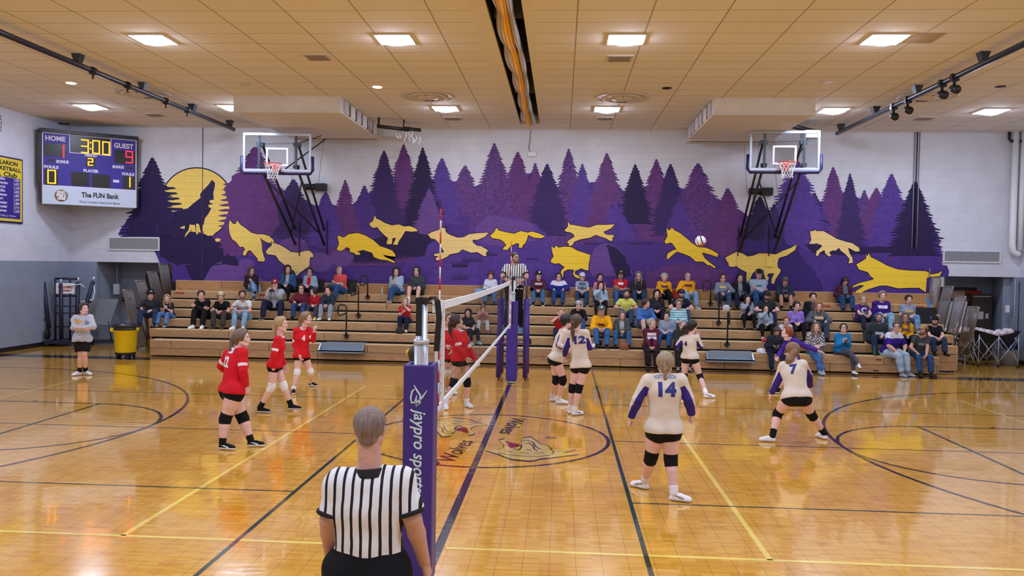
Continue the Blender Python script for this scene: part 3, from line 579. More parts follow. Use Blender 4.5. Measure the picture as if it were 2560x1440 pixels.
for k in range(6):
    x0, x1 = ext[k]; y, z = RY[k], RZ[k]; c = MB()
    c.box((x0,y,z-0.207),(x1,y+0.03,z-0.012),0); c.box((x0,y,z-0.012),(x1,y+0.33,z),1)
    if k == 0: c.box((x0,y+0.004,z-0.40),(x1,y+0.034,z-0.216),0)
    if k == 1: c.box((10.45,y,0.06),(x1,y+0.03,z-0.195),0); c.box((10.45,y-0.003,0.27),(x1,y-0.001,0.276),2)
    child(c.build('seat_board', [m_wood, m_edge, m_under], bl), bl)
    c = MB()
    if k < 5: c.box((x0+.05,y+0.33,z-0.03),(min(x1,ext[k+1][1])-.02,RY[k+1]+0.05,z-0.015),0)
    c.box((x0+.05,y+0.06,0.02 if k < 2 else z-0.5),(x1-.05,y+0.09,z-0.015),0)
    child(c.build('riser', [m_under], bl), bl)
c = MB(); c.box((-10.5,YW-0.06,RZ[5]),(11.62,YW-0.03,1.93),0); c.box((-10.5,YW-0.07,1.925),(11.62,YW-0.02,1.94),1)
child(c.build('back_board', [m_woodd, m_edge], bl), bl)
for s in (0,1):
    c = MB()
    for k in range(6):
        x = ext[k][s]; d = 0.03 if s == 0 else -0.03
        c.box((min(x,x+d),RY[k]+0.03,max(0.02, RZ[k]-0.45)),(max(x,x+d),RY[min(k+1,5)]+(0.0 if k < 5 else 0.3),RZ[k]-0.013),0)
    child(c.build('end_panel', [m_wood], bl), bl)
for x0, x1 in ((-5.13,-3.97),(4.73,5.89)):
    c = MB(); c.box((x0,8.42,0.27),(x1,8.64,0.30),0); c.box((x0,8.62,0.27),(x1,8.645,0.47),0); c.box((x0+.12,8.645,0.45),(x1,8.9,0.475),0); c.box((x0,8.42,0.235),(x1,8.43,0.3),0)
    for x in (x0,x1-0.03): c.hexa([(x,8.44,.23),(x+.03,8.44,.23),(x+.03,8.64,.23),(x,8.64,.23),(x,8.44,.3),(x+.03,8.44,.3),(x+.03,8.64,.47),(x,8.64,.47)],0)
    child(c.build('aisle_step', [m_stepm], bl), bl)
for x in (11.3,-0.2+.4,1.3,2.05):
    c = MB(); yy = 9.18 if x > 10 else 9.19; c.box((x,yy-0.001,0.50),(x+.11,yy+0.02,0.64),0); child(c.build('slot_plate', [m_under], bl), bl)
for px, py in ((450,733),(2104+.0,763),(1690+375,766),(660,738),(2298,768)):
    v = onY(px, py, RY[5]-.002); c = MB(); c.box((v.x-.13,RY[5]-0.004,v.z-.02),(v.x+.13,RY[5],v.z+.03),0); child(c.build('red_sticker', [mat('sticker_red',(176,60,40),.6)], bl), bl)
for px, py in ((2197,898),(2190,925)):
    v = onY(px, py, RY[0]-.002); c = MB(); c.box((v.x-.07,RY[0]-0.004,v.z-.03),(v.x+.07,RY[0],v.z-.0),0); child(c.build('scuff_tape', [mat('scuff_tape',(50,44,48),.6)], bl), bl)
# aisle hand rails (black loops)
def aisle_rail(px, py, row, h, lab, turned=False):
    v = onY(px, py, RY[row]+0.02); t = empty('aisle_handrail', (v.x, RY[row]+0.0, RZ[row]-0.06), 0, lab, 'handrail', 'black loop handrails in the bleacher aisles')
    a = MB(); r = 0.021
    if turned: a.tube([(0,-.04,0),(0,-.04,h*.45),(0,-.04,h),(0,-.10,h+.03),(0,-.22,h+.0),(0,-.26,h-.12),(0,-.24,h-.26),(0,-.12,h-.30),(0,-.04,h-.27)], r, 0, 10)
    else: a.tube([(0,-.04,0),(0,-.04,h*.5),(0,-.04,h-.05),(-.04,-.04,h),(-.16,-.04,h+.02),(-.22,-.04,h-.03),(-.23,-.04,h-.2),(-.2,-.04,h-.28),(-.12,-.04,h-.26),(0,-.04,h-.20)], r, 0, 10)
    a.build('pole', m_black, t)
    b = MB(); b.box((-.035,-.05,-.08),(.035,-.0,.05),0)
    for q in (-.05,.05): b.box((q-.02,-.04,-.03),(q+.02,-.004,.01),0)
    b.build('clamp', m_black, t)
for a in ((920,745,5,.60,'black loop handrail at the top of the left aisle'),(897,785,3,.82,'black loop handrail in the middle of the left aisle'),
          (867,835,1,.80,'black loop handrail lowest in the left aisle'),(1775,760,5,.62,'black loop handrail at the top of the right aisle'),
          (1796,800,3,.80,'black loop handrail in the middle of the right aisle',True),(1817,855,1,.80,'black loop handrail lowest in the right aisle',True)): aisle_rail(*a)
# end guard rails
def guard(x, y, z, w, h, lean, lab, n=8, mt=m_chrome, rz=0.0):
    t = empty('guard_rail_panel', (x,y,z), rz, lab, 'guard rail', 'stepped tube guard panels at the bleacher ends')
    a = MB(); r = .019; P = [(0,0,0),(-lean*.9,0,h-.06),(-lean+ (.03 if w > 0 else -.03),0,h),(w-lean-(.06 if w > 0 else -.06),0,h),(w-lean,0,h-.07),(w,0,0)]
    a.tube(P, r, 0, 8); a.tube([(0,0,.06),(w,0,.06)], r*.8, 0, 6); a.build('frame', mt, t)
    b = MB()
    for k in range(1, n): q = w*k/n; b.tube([(q,0,.06),(q-lean,0,h)], .0125, 0, 6)
    b.build('bars', mt, t); return t
m_galv = mat('pipe_grey', (150,146,148), 0.35, metal=0.6)
for i in range(5):
    zt_ = 1.70+.24*i; zb_ = (.01,.42,.62,.86,1.55)[i]; h = zt_-zb_; le = .50*h if i < 3 else .36*h; w = .60 if i < 4 else .24
    guard(-10.76, 9.2+.66*i+le-.02*i*0, zb_, w, h, le, ('tube guard panel %s at the left bleacher end' % ('nearest the yellow bin','second from the yellow bin','in the middle of the row','next to last, just below the mural','topmost beside the mural edge')[i]), n=7 if i < 4 else 2, rz=math.pi/2, mt=m_galv)
for i in range(5):
    zt_ = 1.69+.24*i; zb_ = (.35,.50,.72,.95,1.5)[i]; h = zt_-zb_; le = .42*h if i < 3 else .25*h; w = .62 if i < 4 else .2
    guard(11.52, 9.0+.69*i+le*.9, zb_, w, h, le, ('tube guard panel %s at the right bleacher end' % ('lowest, in front of the ball cart','second lowest, before the pale table','in the middle of the row','behind the man in the black hat','topmost against the mural')[i]), n=8 if i < 4 else 3, rz=math.pi/2, mt=m_galv)
# ================================================================== NET, POSTS, ANTENNAS
NY0, NY1, NZ = -4.98, 5.22, 2.235
net = empty('volleyball_net', (0,0,1.25), 0, 'long volleyball net with white tapes across the centre line', 'volleyball net')
def npt(y, f):   # f: 0 bottom .. 1 top, slight sag
    u = (y-NY0)/(NY1-NY0); sag = 0.03*4*u*(1-u); return (0, y, 1.28-sag*.5+(NZ-sag-1.28+sag*.5)*f-1.25)
a = MB(); K = 40
for zf0, zf1, nm, th in ((0.925,1.0,'top_tape',.012),(0.0,0.05,'bottom_tape',.010)):
    q = MB()
    for k in range(K):
        y0 = NY0+(NY1-NY0)*k/K; y1 = NY0+(NY1-NY0)*(k+1)/K
        p = [npt(y0,zf0),npt(y1,zf0),npt(y1,zf1),npt(y0,zf1)]
        q.hexa([(-th,p[0][1],p[0][2]),(th,p[0][1],p[0][2]),(th,p[1][1],p[1][2]),(-th,p[1][1],p[1][2]),(-th,p[3][1],p[3][2]),(th,p[3][1],p[3][2]),(th,p[2][1],p[2][2]),(-th,p[2][1],p[2][2])],0)
    q.build(nm, m_webbing, net)
q = MB(); n = 104
for k in range(n+1):
    y = NY0+(NY1-NY0)*k/n; q.tube([npt(y,.04),npt(y,.93)], .0017, 0, 3, cap=False, sm=False)
for i in range(1, 10):
    for k in range(20):
        y0 = NY0+(NY1-NY0)*k/20; y1 = NY0+(NY1-NY0)*(k+1)/20; q.tube([npt(y0,.05+i*.088),npt(y1,.05+i*.088)], .0017, 0, 3, cap=False, sm=False)
q.build('netting', m_cordk, net)
for y, s in ((NY0,1),(NY1,-1)):
    q = MB(); q.box((-.012,min(y,y-s*.05),.02),(.012,max(y,y-s*.05),.99)); q.build('side_band', m_webbing, net)
    q = MB(); yy = y+s*.30; q.box((-.02,yy-.025,-.01),(.02,yy+.025,.985)); q.build('antenna_sleeve', m_webbing, net)
q = MB(); q.box((-.03,NY0-.1,.90),(.03,NY0+.12,1.0)); q.build('tape_buckle', m_webbing, net)
q = MB(); q.tube([(0,NY0-.05,.97),(-.02,-5.55,.98)], .004, 0, 5); q.tube([(0,NY1+.02,.97),(0,5.6,.98)], .004, 0, 5); q.tube([(0,NY0-.03,.04),(-.02,-5.5,.02)], .004, 0, 5); q.tube([(0,NY1,.04),(0,5.55,.02)], .006, 0, 5); q.build('tension_cable', m_black, net)
for y, lab in ((-5.0,'red and white striped antenna on the near end of the net'),(4.85,'red and white striped antenna on the far end of the net, before the referee')):
    t = empty('net_antenna', (0.02, y, 1.24), 0, lab, 'antenna', 'striped net antennas')
    a = MB()
    for k in range(18):
        a.tube([(0,0,k*.1),(0,0,k*.1+.1)], .007, 0 if k % 2 else 1, 8)
    a.build('rod', [m_redp, m_white], t)
for yy, s, lab in ((-5.6,-1,'near net post, aluminium with purple vinyl pad and black strap'),(5.62,1,'far net post in a purple pad under the referee stand')):
    t = empty('net_post', (-0.03 if s < 0 else .02, yy, 0), 0, lab, 'net post')
    a = MB(); a.lathe([(.056,.05),(.056,1.95)], n=20, mi=0); a.lathe([(.062,1.93),(.062,1.97),(.046,1.97),(.046,2.30)], n=20); a.lathe([(.11,.012),(.11,.03),(.06,.05)], n=20); a.tube([(0,-s*.0,2.28),(.03,0,2.28),(.05,0,2.28)], .02, 0, 8)
    a.build('pole', m_alu, t)
    b = MB(); b.box((-.035,-.065,2.0),(.012,-.05,2.27)); b.box((-.045,-.05,2.25),(.055,.05,2.30)); b.build('winch_cover', m_black, t)
    h = 1.78; w = .118; b = MB(); tk = .035
    for (x0,y0,x1,y1) in ((-w,-w,w,-w+tk),(-w,w-tk,w,w),(-w,-w+tk,-w+tk,w-tk),(w-tk,-w+tk,w,w-tk)): b.box((x0,y0,.06),(x1,y1,h))
    pd = b.build('pad', m_pad, t, bevel=.012)
    if s < 0:
        c = MB(); ex = Vector((0,0,-1)); ey = Vector((1,0,0))
        text_on(c, 'jaypro sports', (0.012,-w-.004,1.11), ex, ey, .135, 0, w=.66, bold=.002, shear=.25)
        for pts in ([(-.03,1.64),(.0,1.60),(.035,1.56),(.03,1.50),(.0,1.47),(-.01,1.52),(.0,1.56)],[(.10,1.60),(.05,1.54),(.01,1.51),(-.05,1.50),(-.06,1.54),(-.045,1.59),(-.02,1.61)]):
            c.tube([(x*.8-.01,-w-.004,z-.015) for x,z in pts], [.003]+[.008]*(len(pts)-2)+[.003], 0, 6)
        c.build('lettering', mat('print_white',(214,240,246),.5), pd)
        c = MB(); P = [(.05,0,2.28),(.09,-.01,2.31),(.125,-.02,2.28),(.14,-.02,2.15),(.13,-.02,1.98),(.125,-.02,1.88)]
        for (a_,b_) in zip(P,P[1:]): c.hexa([(a_[0]-.022,a_[1]-.012,a_[2]),(a_[0]+.022,a_[1]+.006,a_[2]),(a_[0]+.022,a_[1]+.010,a_[2]),(a_[0]-.022,a_[1]-.008,a_[2]),(b_[0]-.022,b_[1]-.012,b_[2]),(b_[0]+.022,b_[1]+.006,b_[2]),(b_[0]+.022,b_[1]+.010,b_[2]),(b_[0]-.022,b_[1]-.008,b_[2])])
        c.build('strap', m_black, t)
    else:
        c = MB(); c.box((-.01,-w-.006,1.28),(.02,-w-.002,1.74)); c.build('pad_slot', m_black, t)
# ================================================================== REFEREE STAND
rs = empty('referee_stand', (0,6.45,0), 0, 'purple padded referee stand behind the far net post', 'referee stand')
a = MB(); xs = .30; PZ = 1.16
for x in (-xs,xs):
    for y in (-.42,.42):
        a.tube([(x,y,0),(x*.95,y*.7,PZ+.65)], .022, 0, 8)
    a.tube([(x*.95,-.3,1.75),(x*.95,-.3,2.18),(x*.9,-.26,2.26),(x*.75,-.2,2.30),(x*.7,.2,2.30),(x*.9,.26,2.26),(x*.95,.3,2.18),(x*.95,.3,1.75)], .018, 0, 8)
for z in (.28,.55,.82): a.tube([(-xs,-.40,z),(xs,-.40,z)], .016, 0, 8); a.tube([(-xs,.40,z),(xs,.40,z)], .016, 0, 8)
a.tube([(-xs*.75,-.24,2.30),(xs*.75,-.24,2.30)], .016, 0, 8)
a.build('frame', mat('stand_tube',(104,110,124),.35,metal=.6), rs)
b = MB(); b.box((-.29,-.34,PZ-.13),(.29,.34,PZ)); b.build('platform', mat('platform_blue',(120,160,190),.5), rs)
for x in (-xs,xs):
    for y in (-.42,.42):
        b = MB(); b.tube([(x,y,.05),(x*.96,y*.74,1.80)], .058, 0, 10); b.build('pad', m_pad, rs)
for x in (-.40,.40):
    b = MB(); b.lathe([(.042,-.012),(.052,0),(.042,.012),(.03,.012),(.03,-.012),(.042,-.012)], n=16, mi=0); o = b.build('wheel', m_rubber, rs); o.location = (x,.1,2.02); o.rotation_euler = (math.pi/2,0,0)
# ================================================================== SCOREBOARD
n0 = 24.2; pR = onY(341, 436, 11.55); dR = (pR-CPOS).dot(CFW); dL = dR*0.944
pL = CPOS+ray(105, 418)*dL; ex = Vector((pR.x-pL.x, pR.y-pL.y, 0)); wB = ex.length; ex.normalize(); nB = Vector((ex.y,-ex.x,0)); ez = Vector((0,0,1))
zt = .5*(onP(105,328,pL,nB).z+onP(341,352,pL,nB).z); zb = .5*(onP(105,508,pL,nB).z+onP(341,521,pL,nB).z)
sb = empty('scoreboard', (pL.x,pL.y,zb), math.atan2(ex.y, ex.x), 'purple lit scoreboard reading 3:00 above a white bank sponsor panel', 'scoreboard')
Hb = zt-zb; sc_ = Hb-0.50   # local frame: x along board, -y toward the hall, z up
def T(px, py):   # scoreboard local coordinates of a photo pixel
    v = onP(px, py, pL, nB); return ((v-pL).dot(ex), v.z-zb)
m_sbp = mat('scoreboard_purple', (50,38,150), .5); m_sbw = mat('scoreboard_white', (200,214,236), .5); m_sbk = mat('scoreboard_black', (26,22,26), .35); m_sblt = mat('scoreboard_letter', (222,218,240), .5)
m_amber = mat('led_amber', (255,170,30), emit=((255,140,14), 3.2)); m_ledr = mat('led_red', (255,40,60), emit=((255,20,50), 3.2)); m_txt = mat('print_black', (30,30,34), .5)
a = MB(); a.box((-.05,.0,0.02),(wB+.05,.16,Hb)); a.build('cabinet', m_sbk, sb)
zs = T(225,498)[1]; zsp = (T(105,463)[1]+T(341,478)[1])/2
for lx in (.15, wB-.15):
    wp = pL+ex*lx; dd = min((XL-wp.x)/(-nB.x), (YW-wp.y)/(-nB.y) if nB.y < 0 else 9); a = MB()
    for lz in (.35, Hb-.3): a.box((lx-.03,.16,lz-.03),(lx+.03,dd,lz+.03))
    a.build('wall_arm', m_sbk, sb)
a = MB(); a.box((0,-.015,zsp),(wB,0,Hb)); a.build('face_panel', m_sbp, sb)
a = MB(); a.box((0,-.02,0),(wB,0,zsp)); sp_ = a.build('sponsor_panel', m_sbw, sb)
a = MB(); a.box((-.08,-.10,Hb),(wB+.04,.16,Hb+.10)); a.box((-.11,-.04,Hb*.28),(-.05,.12,Hb+.05)); a.build('hood', m_black, sb)
b = MB()
def frame_rect(x0,z0,x1,z1,w,y=-.019,mi=0):
    b.box((x0,y,z0),(x1,y+.004,z0+w),mi); b.box((x0,y,z1-w),(x1,y+.004,z1),mi); b.box((x0,y,z0),(x0+w,y+.004,z1),mi); b.box((x1-w,y,z0),(x1,y+.004,z1),mi)
frame_rect(0,zsp,wB,Hb,.025)
x0,_z = T(173,347); x1,_ = T(278,362); zt2 = T(173,338)[1]; zb2 = T(173,382)[1]; frame_rect(x0, zb2, x1, Hb-.0, .02)
b.build('white_border', m_sblt, sb)
b = MB(); b.box((x0+.03,-.02,zb2+.03),(x1-.03,-.012,Hb-.03)); b.build('digit_window', m_sbk, sb)
for (p, q) in (((110,357),(165,393)),((286,375),(338,412)),((112,423),(145,464)),((178,429),(223,466)),((230,435),(275,471)),((307,440),(338,475)),((118,397),(137,405)),((313,417),(333,424)),((214,392),(238,418))):
    u0, v1 = T(*p); u1, v0 = T(*q); b = MB(); b.box((u0,-.02,v0),(u1,-.013,v1)); b.build('digit_window', m_sbk, sb)
SEG = {'0':'abcdef','1':'bc','2':'abged','3':'abgcd','9':'abcdfg'}
def digit(mb, ch, cx_, cz_, w, h, t=.035, mi=0, y=-.026):
    L_ = {'a':((-w/2,h/2),(w/2,h/2)),'b':((w/2,h/2),(w/2,0)),'c':((w/2,0),(w/2,-h/2)),'d':((-w/2,-h/2),(w/2,-h/2)),'e':((-w/2,-h/2),(-w/2,0)),'f':((-w/2,0),(-w/2,h/2)),'g':((-w/2,0),(w/2,0))}
    for s in SEG[ch]:
        (xa,za),(xb,zb_) = L_[s]; n = max(3, int(math.hypot(xb-xa,zb_-za)/.028))
        for k in range(n+1):
            x = cx_+xa+(xb-xa)*k/n; z = cz_+za+(zb_-za)*k/n; mb.box((x-t*.42,y,z-t*.42),(x+t*.42,y+.008,z+t*.42),mi)
for ch, px, py, w, h in (('3',212,366,.17,.36),('0',240,368,.17,.36),('0',265,371,.17,.36),('2',226,405,.11,.19),('0',129,442,.18,.36),('1',318,455,.14,.28)):
    u, v = T(px, py); am = MB(); digit(am, ch, u, v, w, h); am.build('amber_digit', m_amber, sb)
am = MB(); u, v = T(226,357); am.box((u-.018,-.026,v-.018),(u+.018,-.018,v+.018)); u, v = T(226,372); am.box((u-.018,-.026,v-.018),(u+.018,-.018,v+.018)); am.build('clock_colon', m_amber, sb)
for ch, px, py, w, h in (('1',149,378,.2,.34),('9',323,393,.17,.33)): u, v = T(px, py); rd = MB(); digit(rd, ch, u, v, w, h); rd.build('red_digit', m_ledr, sb)
X_ = Vector((1,0,0)); Z_ = Vector((0,0,1))
for s, px, py, w in (('HOME',138,347,.50),('GUEST',309,366,.52),('PERIOD',227,389,.30),('BONUS',156,405,.31),('BONUS',295,418,.30),('FOULS',128,418,.36),('FOULS',320,436,.33),('PLAYER',227,428,.40)):
    u, v = T(px, py); b = MB(); text_on(b, s, (u,-.022,v), X_, Z_, (.19 if s in ('HOME','GUEST') else .11), 0, w=w, bold=.006); b.build('lettering', m_sblt, sb)
b = MB(); u, v = T(290,453); b.box((u-.08,-.02,v-.04),(u+.08,-.016,v+.04)); b.build('maker_plate', m_sblt, sb)
b = MB(); u, v = T(250,490); text_on(b, 'The FUN Bank', (u,-.026,v), X_, Z_, .2, 0, w=.98, bold=.006); b.build('lettering', m_txt, sp_); b = MB(); u, v = T(250,507); text_on(b, 'First United National Bank', (u,-.026,v), X_, Z_, .095, 0, w=1.06)
b.build('lettering', m_txt, sp_)
b = MB(); u, v = T(153,489); b.lathe([(.17,0),(.17,.004)], n=32, mi=0)
o = b.build('round_emblem', [mat('emblem_tan',(150,132,112),.6)], sp_); o.location = (u,-.021,v); o.rotation_euler = (math.pi/2,0,0)
b = MB(); text_on(b, 'SYC', (u,-.03,v+.07), X_, Z_, .12, 0, w=.22, bold=.008); text_on(b, 'Gld L', (u,-.03,v-.01), X_, Z_, .1, 0, w=.26, bold=.008); text_on(b, 'OMIE', (u,-.03,v-.09), X_, Z_, .08, 0, w=.2, bold=.008); b.build('emblem_letters', m_white, sp_)
# ================================================================== record banner on the left wall and wire cage
xw = XL+.03; A_ = [onX(-110,368,xw),onX(57,398,xw),onX(61,560,xw),onX(-110,548,xw)]
y0 = onX(57,398,xw).y; zt3 = onX(30,394,xw).z; zb3 = onX(30,558,xw).z; yl = y0-2.3
bn = empty('record_banner', (xw,y0,zb3), 0, 'purple and yellow basketball points club banner cut off at the left edge', 'banner'); Hn = zt3-zb3
a = MB(); a.box((-.02,-2.3,0),(.0,0,Hn)); a.build('cloth', mat('banner_navy',(30,26,90),.7), bn)
a = MB(); a.box((0,-2.26,.05),(.006,-.04,Hn-.04)); a.build('yellow_border', mat('banner_yellow',(226,206,60),.7), bn)
a = MB(); a.box((.006,-2.18,.12),(.010,-.12,Hn*.69)); a.build('purple_field', mat('banner_purple',(50,30,140),.7), bn)
b = MB(); EX = Vector((0,1,0))
for i, s in enumerate(('NORTH CLARION',"GIRLS' BASKETBALL",'1000 Pt. Club')): text_on(b, s, (.010,-1.02,Hn-.17-i*.155), EX, Z_, (.15,.14,.17)[i], 0, w=(1.6,1.85,1.5)[i], bold=.004)
b.build('heading', m_txt, bn)
b = MB(); NM = ('Chris Allio','Wendy Chamander','Gina Harris','Megan Allio','Jessica Weaver','Jess Tarr','Abbie Schmader','Tori Obenrader','Abby Gatesman'); PT = ('1,220','1,672','1,133','1,022','1,067','1,347','1,080','2,714','1,233')
for i, (s, q) in enumerate(zip(NM, PT)):
    z = Hn*.66-i*.105; text_on(b, s, (.014,-1.05,z), EX, Z_, .10, 0, w=.7*len(s)/12, bold=.003); text_on(b, q, (.014,-.28,z), EX, Z_, .10, 0, w=.22, bold=.003)
text_on(b, 'In Loving Memory of Billy Jo Walter', (.014,-1.0,.19), EX, Z_, .07, 0, w=1.4); b.build('names', m_sblt, bn)
v = onX(-12,305,XL+.08); wc = empty('wire_guard', (XL,v.y,v.z), 0, 'wire cage guard high on the left wall at the frame edge', 'wire guard'); a = MB()
for k in range(5): z = -.2+.1*k; a.tube([(0,-.22,z),(.1,-.2,z),(.12,0,z),(.1,.2,z),(0,.22,z)], .006, 0, 5)
for k in range(5): y = -.18+.09*k; a.tube([(.0,y,-.22),(.1,y,-.2),(.12,y,0),(.1,y,.2),(0,y,.22)], .006, 0, 5)
a.build('wires', m_black, wc)

# ================================================================== CEILING FITTINGS
m_reg = mat('diffuser_offwhite', (206,198,188), .6); m_regd = mat('diffuser_dark', (40,38,42), .8); m_ventg = mat('vent_grey', (150,138,122), .7)
dw = ('behind the dark pipe above the scoreboard','left of the ceiling curtain','right of the ceiling curtain','behind the pipe that carries stage lights')
for i, (X, Y) in enumerate(((-9.0,6.95),(-2.16,7.15),(2.41,7.2),(9.23,6.95))):
    t = empty('air_diffuser', (X,Y,HC), 0, 'large round air diffuser in the ceiling '+dw[i], 'air diffuser', 'round ceiling air diffusers')
    if i == 0:
        a = MB(); a.lathe([(.64,-.002),(.62,-.03),(.59,-.03),(.56,-0.012)], n=40); a.lathe([(.47,-.012),(.46,-.05),(.43,-.05),(.36,-.02)], n=40); a.lathe([(.27,-.012),(.25,-.05),(.14,-.075),(0,-.08)], n=36)
        p1 = a.build('rings', m_reg, t); a = MB(); a.box((-.11,.22,-.055),(.11,.34,-.02)); a.lathe([(.58,-.010),(.0,-.010)], n=32); a.tube([(0,-.0,-.05),(0,-.3,-.05)], .008, 0, 5); p2 = a.build('throat', m_regd, t); dif = (p1, p2)
    else:
        for c in dif: k = c.copy(); COL.objects.link(k); k.parent = t
for i, (X, Y, s, nm, lb) in enumerate(((-3.72,3.6,.20,'ceiling_vent','small square ceiling vent ahead of the second light panel'),(2.09,3.66,.20,'ceiling_vent','small square ceiling vent just below the third light panel'),
    (-1.96,10.06,.2,'ceiling_vent','small ceiling vent beneath the far light left of the curtain'),(2.16,9.93,.18,'ceiling_vent','small ceiling vent beneath the far light right of the curtain'),
    (-10.16,9.78,.2,'ceiling_vent','small ceiling vent near the wall above the scoreboard'),(10.33,9.68,.2,'ceiling_vent','small ceiling vent near the wall right of the stage light pipe'))):
    t = empty(nm, (X,Y,HC), 0, lb, 'vent', 'small square ceiling vents'); a = MB(); a.box((-s-.05,-s-.04,-.012),(s+.05,s+.04,0)); a.build('frame', m_reg, t)
    a = MB()
    for k in range(9): y = -s+2*s*(k+.1)/9; a.box((-s,y,-.02),(s,y+s*.16,-.0125))
    a.build('louvres', m_ventg, t)
m_pot = mat('potlight', (255,236,220), emit=((255,225,205), 3.0)); m_potd = mat('potlight_off', (40,20,18), .7)
for X, Y, on, lb in ((-3.15,6.2,1,'small round lit downlight left of centre'),(-10.11,5.9,1,'small round lit downlight far left behind the pipe'),(3.31,6.2,0,'small round unlit dark downlight right of centre'),(10.29,5.95,0,'small round unlit dark downlight at the far right'),(6.53,5.5,2,'round white ceiling speaker cover right of centre'),(-6.1,5.9,2,'faint round ceiling speaker cover on the left')):
    a = MB(); a.lathe([(.11 if on < 2 else .16,0),(.10 if on < 2 else .15,-.014),(0,-.014)], n=20); o = a.build('downlight' if on < 2 else 'ceiling_speaker', (m_potd, m_pot, m_reg)[on]); o.location = (X,Y,HC); tag(o, lb, 'downlight' if on < 2 else 'speaker')
a = MB(); a.box((-.24,-.30,-.004),(.24,.30,0)); o = a.build('stained_tile', m_st); o.location = (7.12,2.28,HC); tag(o, 'discoloured brown ceiling tile right of the fourth light panel', 'ceiling tile')
# rolled divider curtain in its slot
t = empty('divider_curtain', (0,-2,HC), 0, 'rolled yellow and grey divider curtain hanging in the dark ceiling slot', 'curtain')
m_cy = mat('curtain_yellow', (244,186,30), .5, bump=(8,.6)); m_cg = mat('curtain_grey', (188,186,190), .5, bump=(8,.6))
rnd = random.Random(7)
def cloth_roll(x0, w, z0, amp, mt, name, ph):
    a = MB(); V = []; ys = np.linspace(-13.0, 12.6, 170); nj = 14
    for i, y in enumerate(ys):
        pin = abs(math.sin((y+1.1)*math.pi/2.05)); sq = .62+.38*pin
        for j in range(nj):
            u = j/(nj-1)-.5; x = x0+w*u*sq+.02*math.sin(y*.9+ph); z = z0-.10*math.cos(u*math.pi)*sq-amp*math.cos(u*17+ph+.6*math.sin(y*1.7+ph))-.06*(1-pin)*0+.05*pin*-1
            V.append((x, y, z))
    a.add(V, [(i*nj+j, i*nj+j+1, (i+1)*nj+j+1, (i+1)*nj+j) for i in range(len(ys)-1) for j in range(nj-1)], 0, True); return a.build(name, mt, t)
cloth_roll(.045,.30,.11,.03,m_cg,'grey_cloth',0); cloth_roll(.11,.17,.02,.03,m_cy,'yellow_cloth',1.3); cloth_roll(.215,.12,.05,.02,m_cg,'grey_cloth',2.1)
for k in range(9): a = MB(); y = -11+2.9*k; a.box((-.12,y,.12),(.35,y+.03,.8)); a.build('hanger_strap', mat('strap_grey',(120,120,126),.7), t)
# dark pipes under the ceiling
def pipe(x, y0, y1, z, lab, hangers, lights=()):
    t = empty('lighting_pipe', (x,y1,z), 0, lab, 'pipe'); L_ = y0-y1
    a = MB(); a.tube([(0,L_,0),(0,0,0)], .055, 0, 12); a.build('pipe', mat('pipe_dark',(44,44,56),.35,metal=.4), t)
    for y in hangers:
        b = MB(); b.hexa([(-.03,y-y1-.07,0),(.03,y-y1-.07,0),(.03,y-y1+.07,0),(-.03,y-y1+.07,0),(-.09,y-y1-.09,HC-z),(.09,y-y1-.09,HC-z),(.09,y-y1+.09,HC-z),(-.09,y-y1+.09,HC-z)]); b.build('hanger', m_black, t)
    for y in lights:
        b = MB(); q = y-y1; b.tube([(0,q-.05,0),(0,q+.05,0)], .075, 0, 10); b.tube([(0,q,-.03),(0,q,-.15)], .022, 0, 6); b.build('clamp', m_black, t)
    return t
pipe(-8.4,-6,10.9,HC-.2,'long dark pipe under the ceiling on the left',(-2,.6,3.4,5.85,8.3,10.6))
t = pipe(8.55,-6,10.9,HC-.2,'long dark pipe under the ceiling on the right carrying stage lights',(-2,.6,3.2,5.9,8.2,10.6))
for i, y in enumerate((4.25,4.75,6.35,7.1)):
    s = empty('stage_light', (8.55,y,HC-.26), 0, 'black stage light hanging from the right pipe, '+('nearest the camera','second from the camera','third from the camera','farthest along')[i], 'stage light', 'stage lights on the right pipe')
    a = MB(); a.tube([(0,0,.12),(0,0,-.1)], .03, 0, 8); a.box((-.07,-.05,-.02),(.07,.05,.12)); a.build('yoke', m_black, s)
    a = MB(); a.tube([(0,-.11,-.20),(0,.0,-.17),(0,.1,-.13)], [.085,.07,.06], 0, 12); a.build('lamp_can', m_black, s)
for i, y in enumerate((3.9,5.2,6.9,8.0)):
    s = empty('pipe_clamp', (-8.4,y,HC-.2), 0, 'empty black light clamp on the left pipe, '+('first','second','third','fourth')[i]+' from the camera', 'clamp', 'clamps on the left pipe')
    a = MB(); a.tube([(0,-.05,0),(0,.05,0)], .08, 0, 10); a.tube([(0,0,-.05),(0,0,-.16)], .02, 0, 6); a.build('clamp_body', m_black, s)
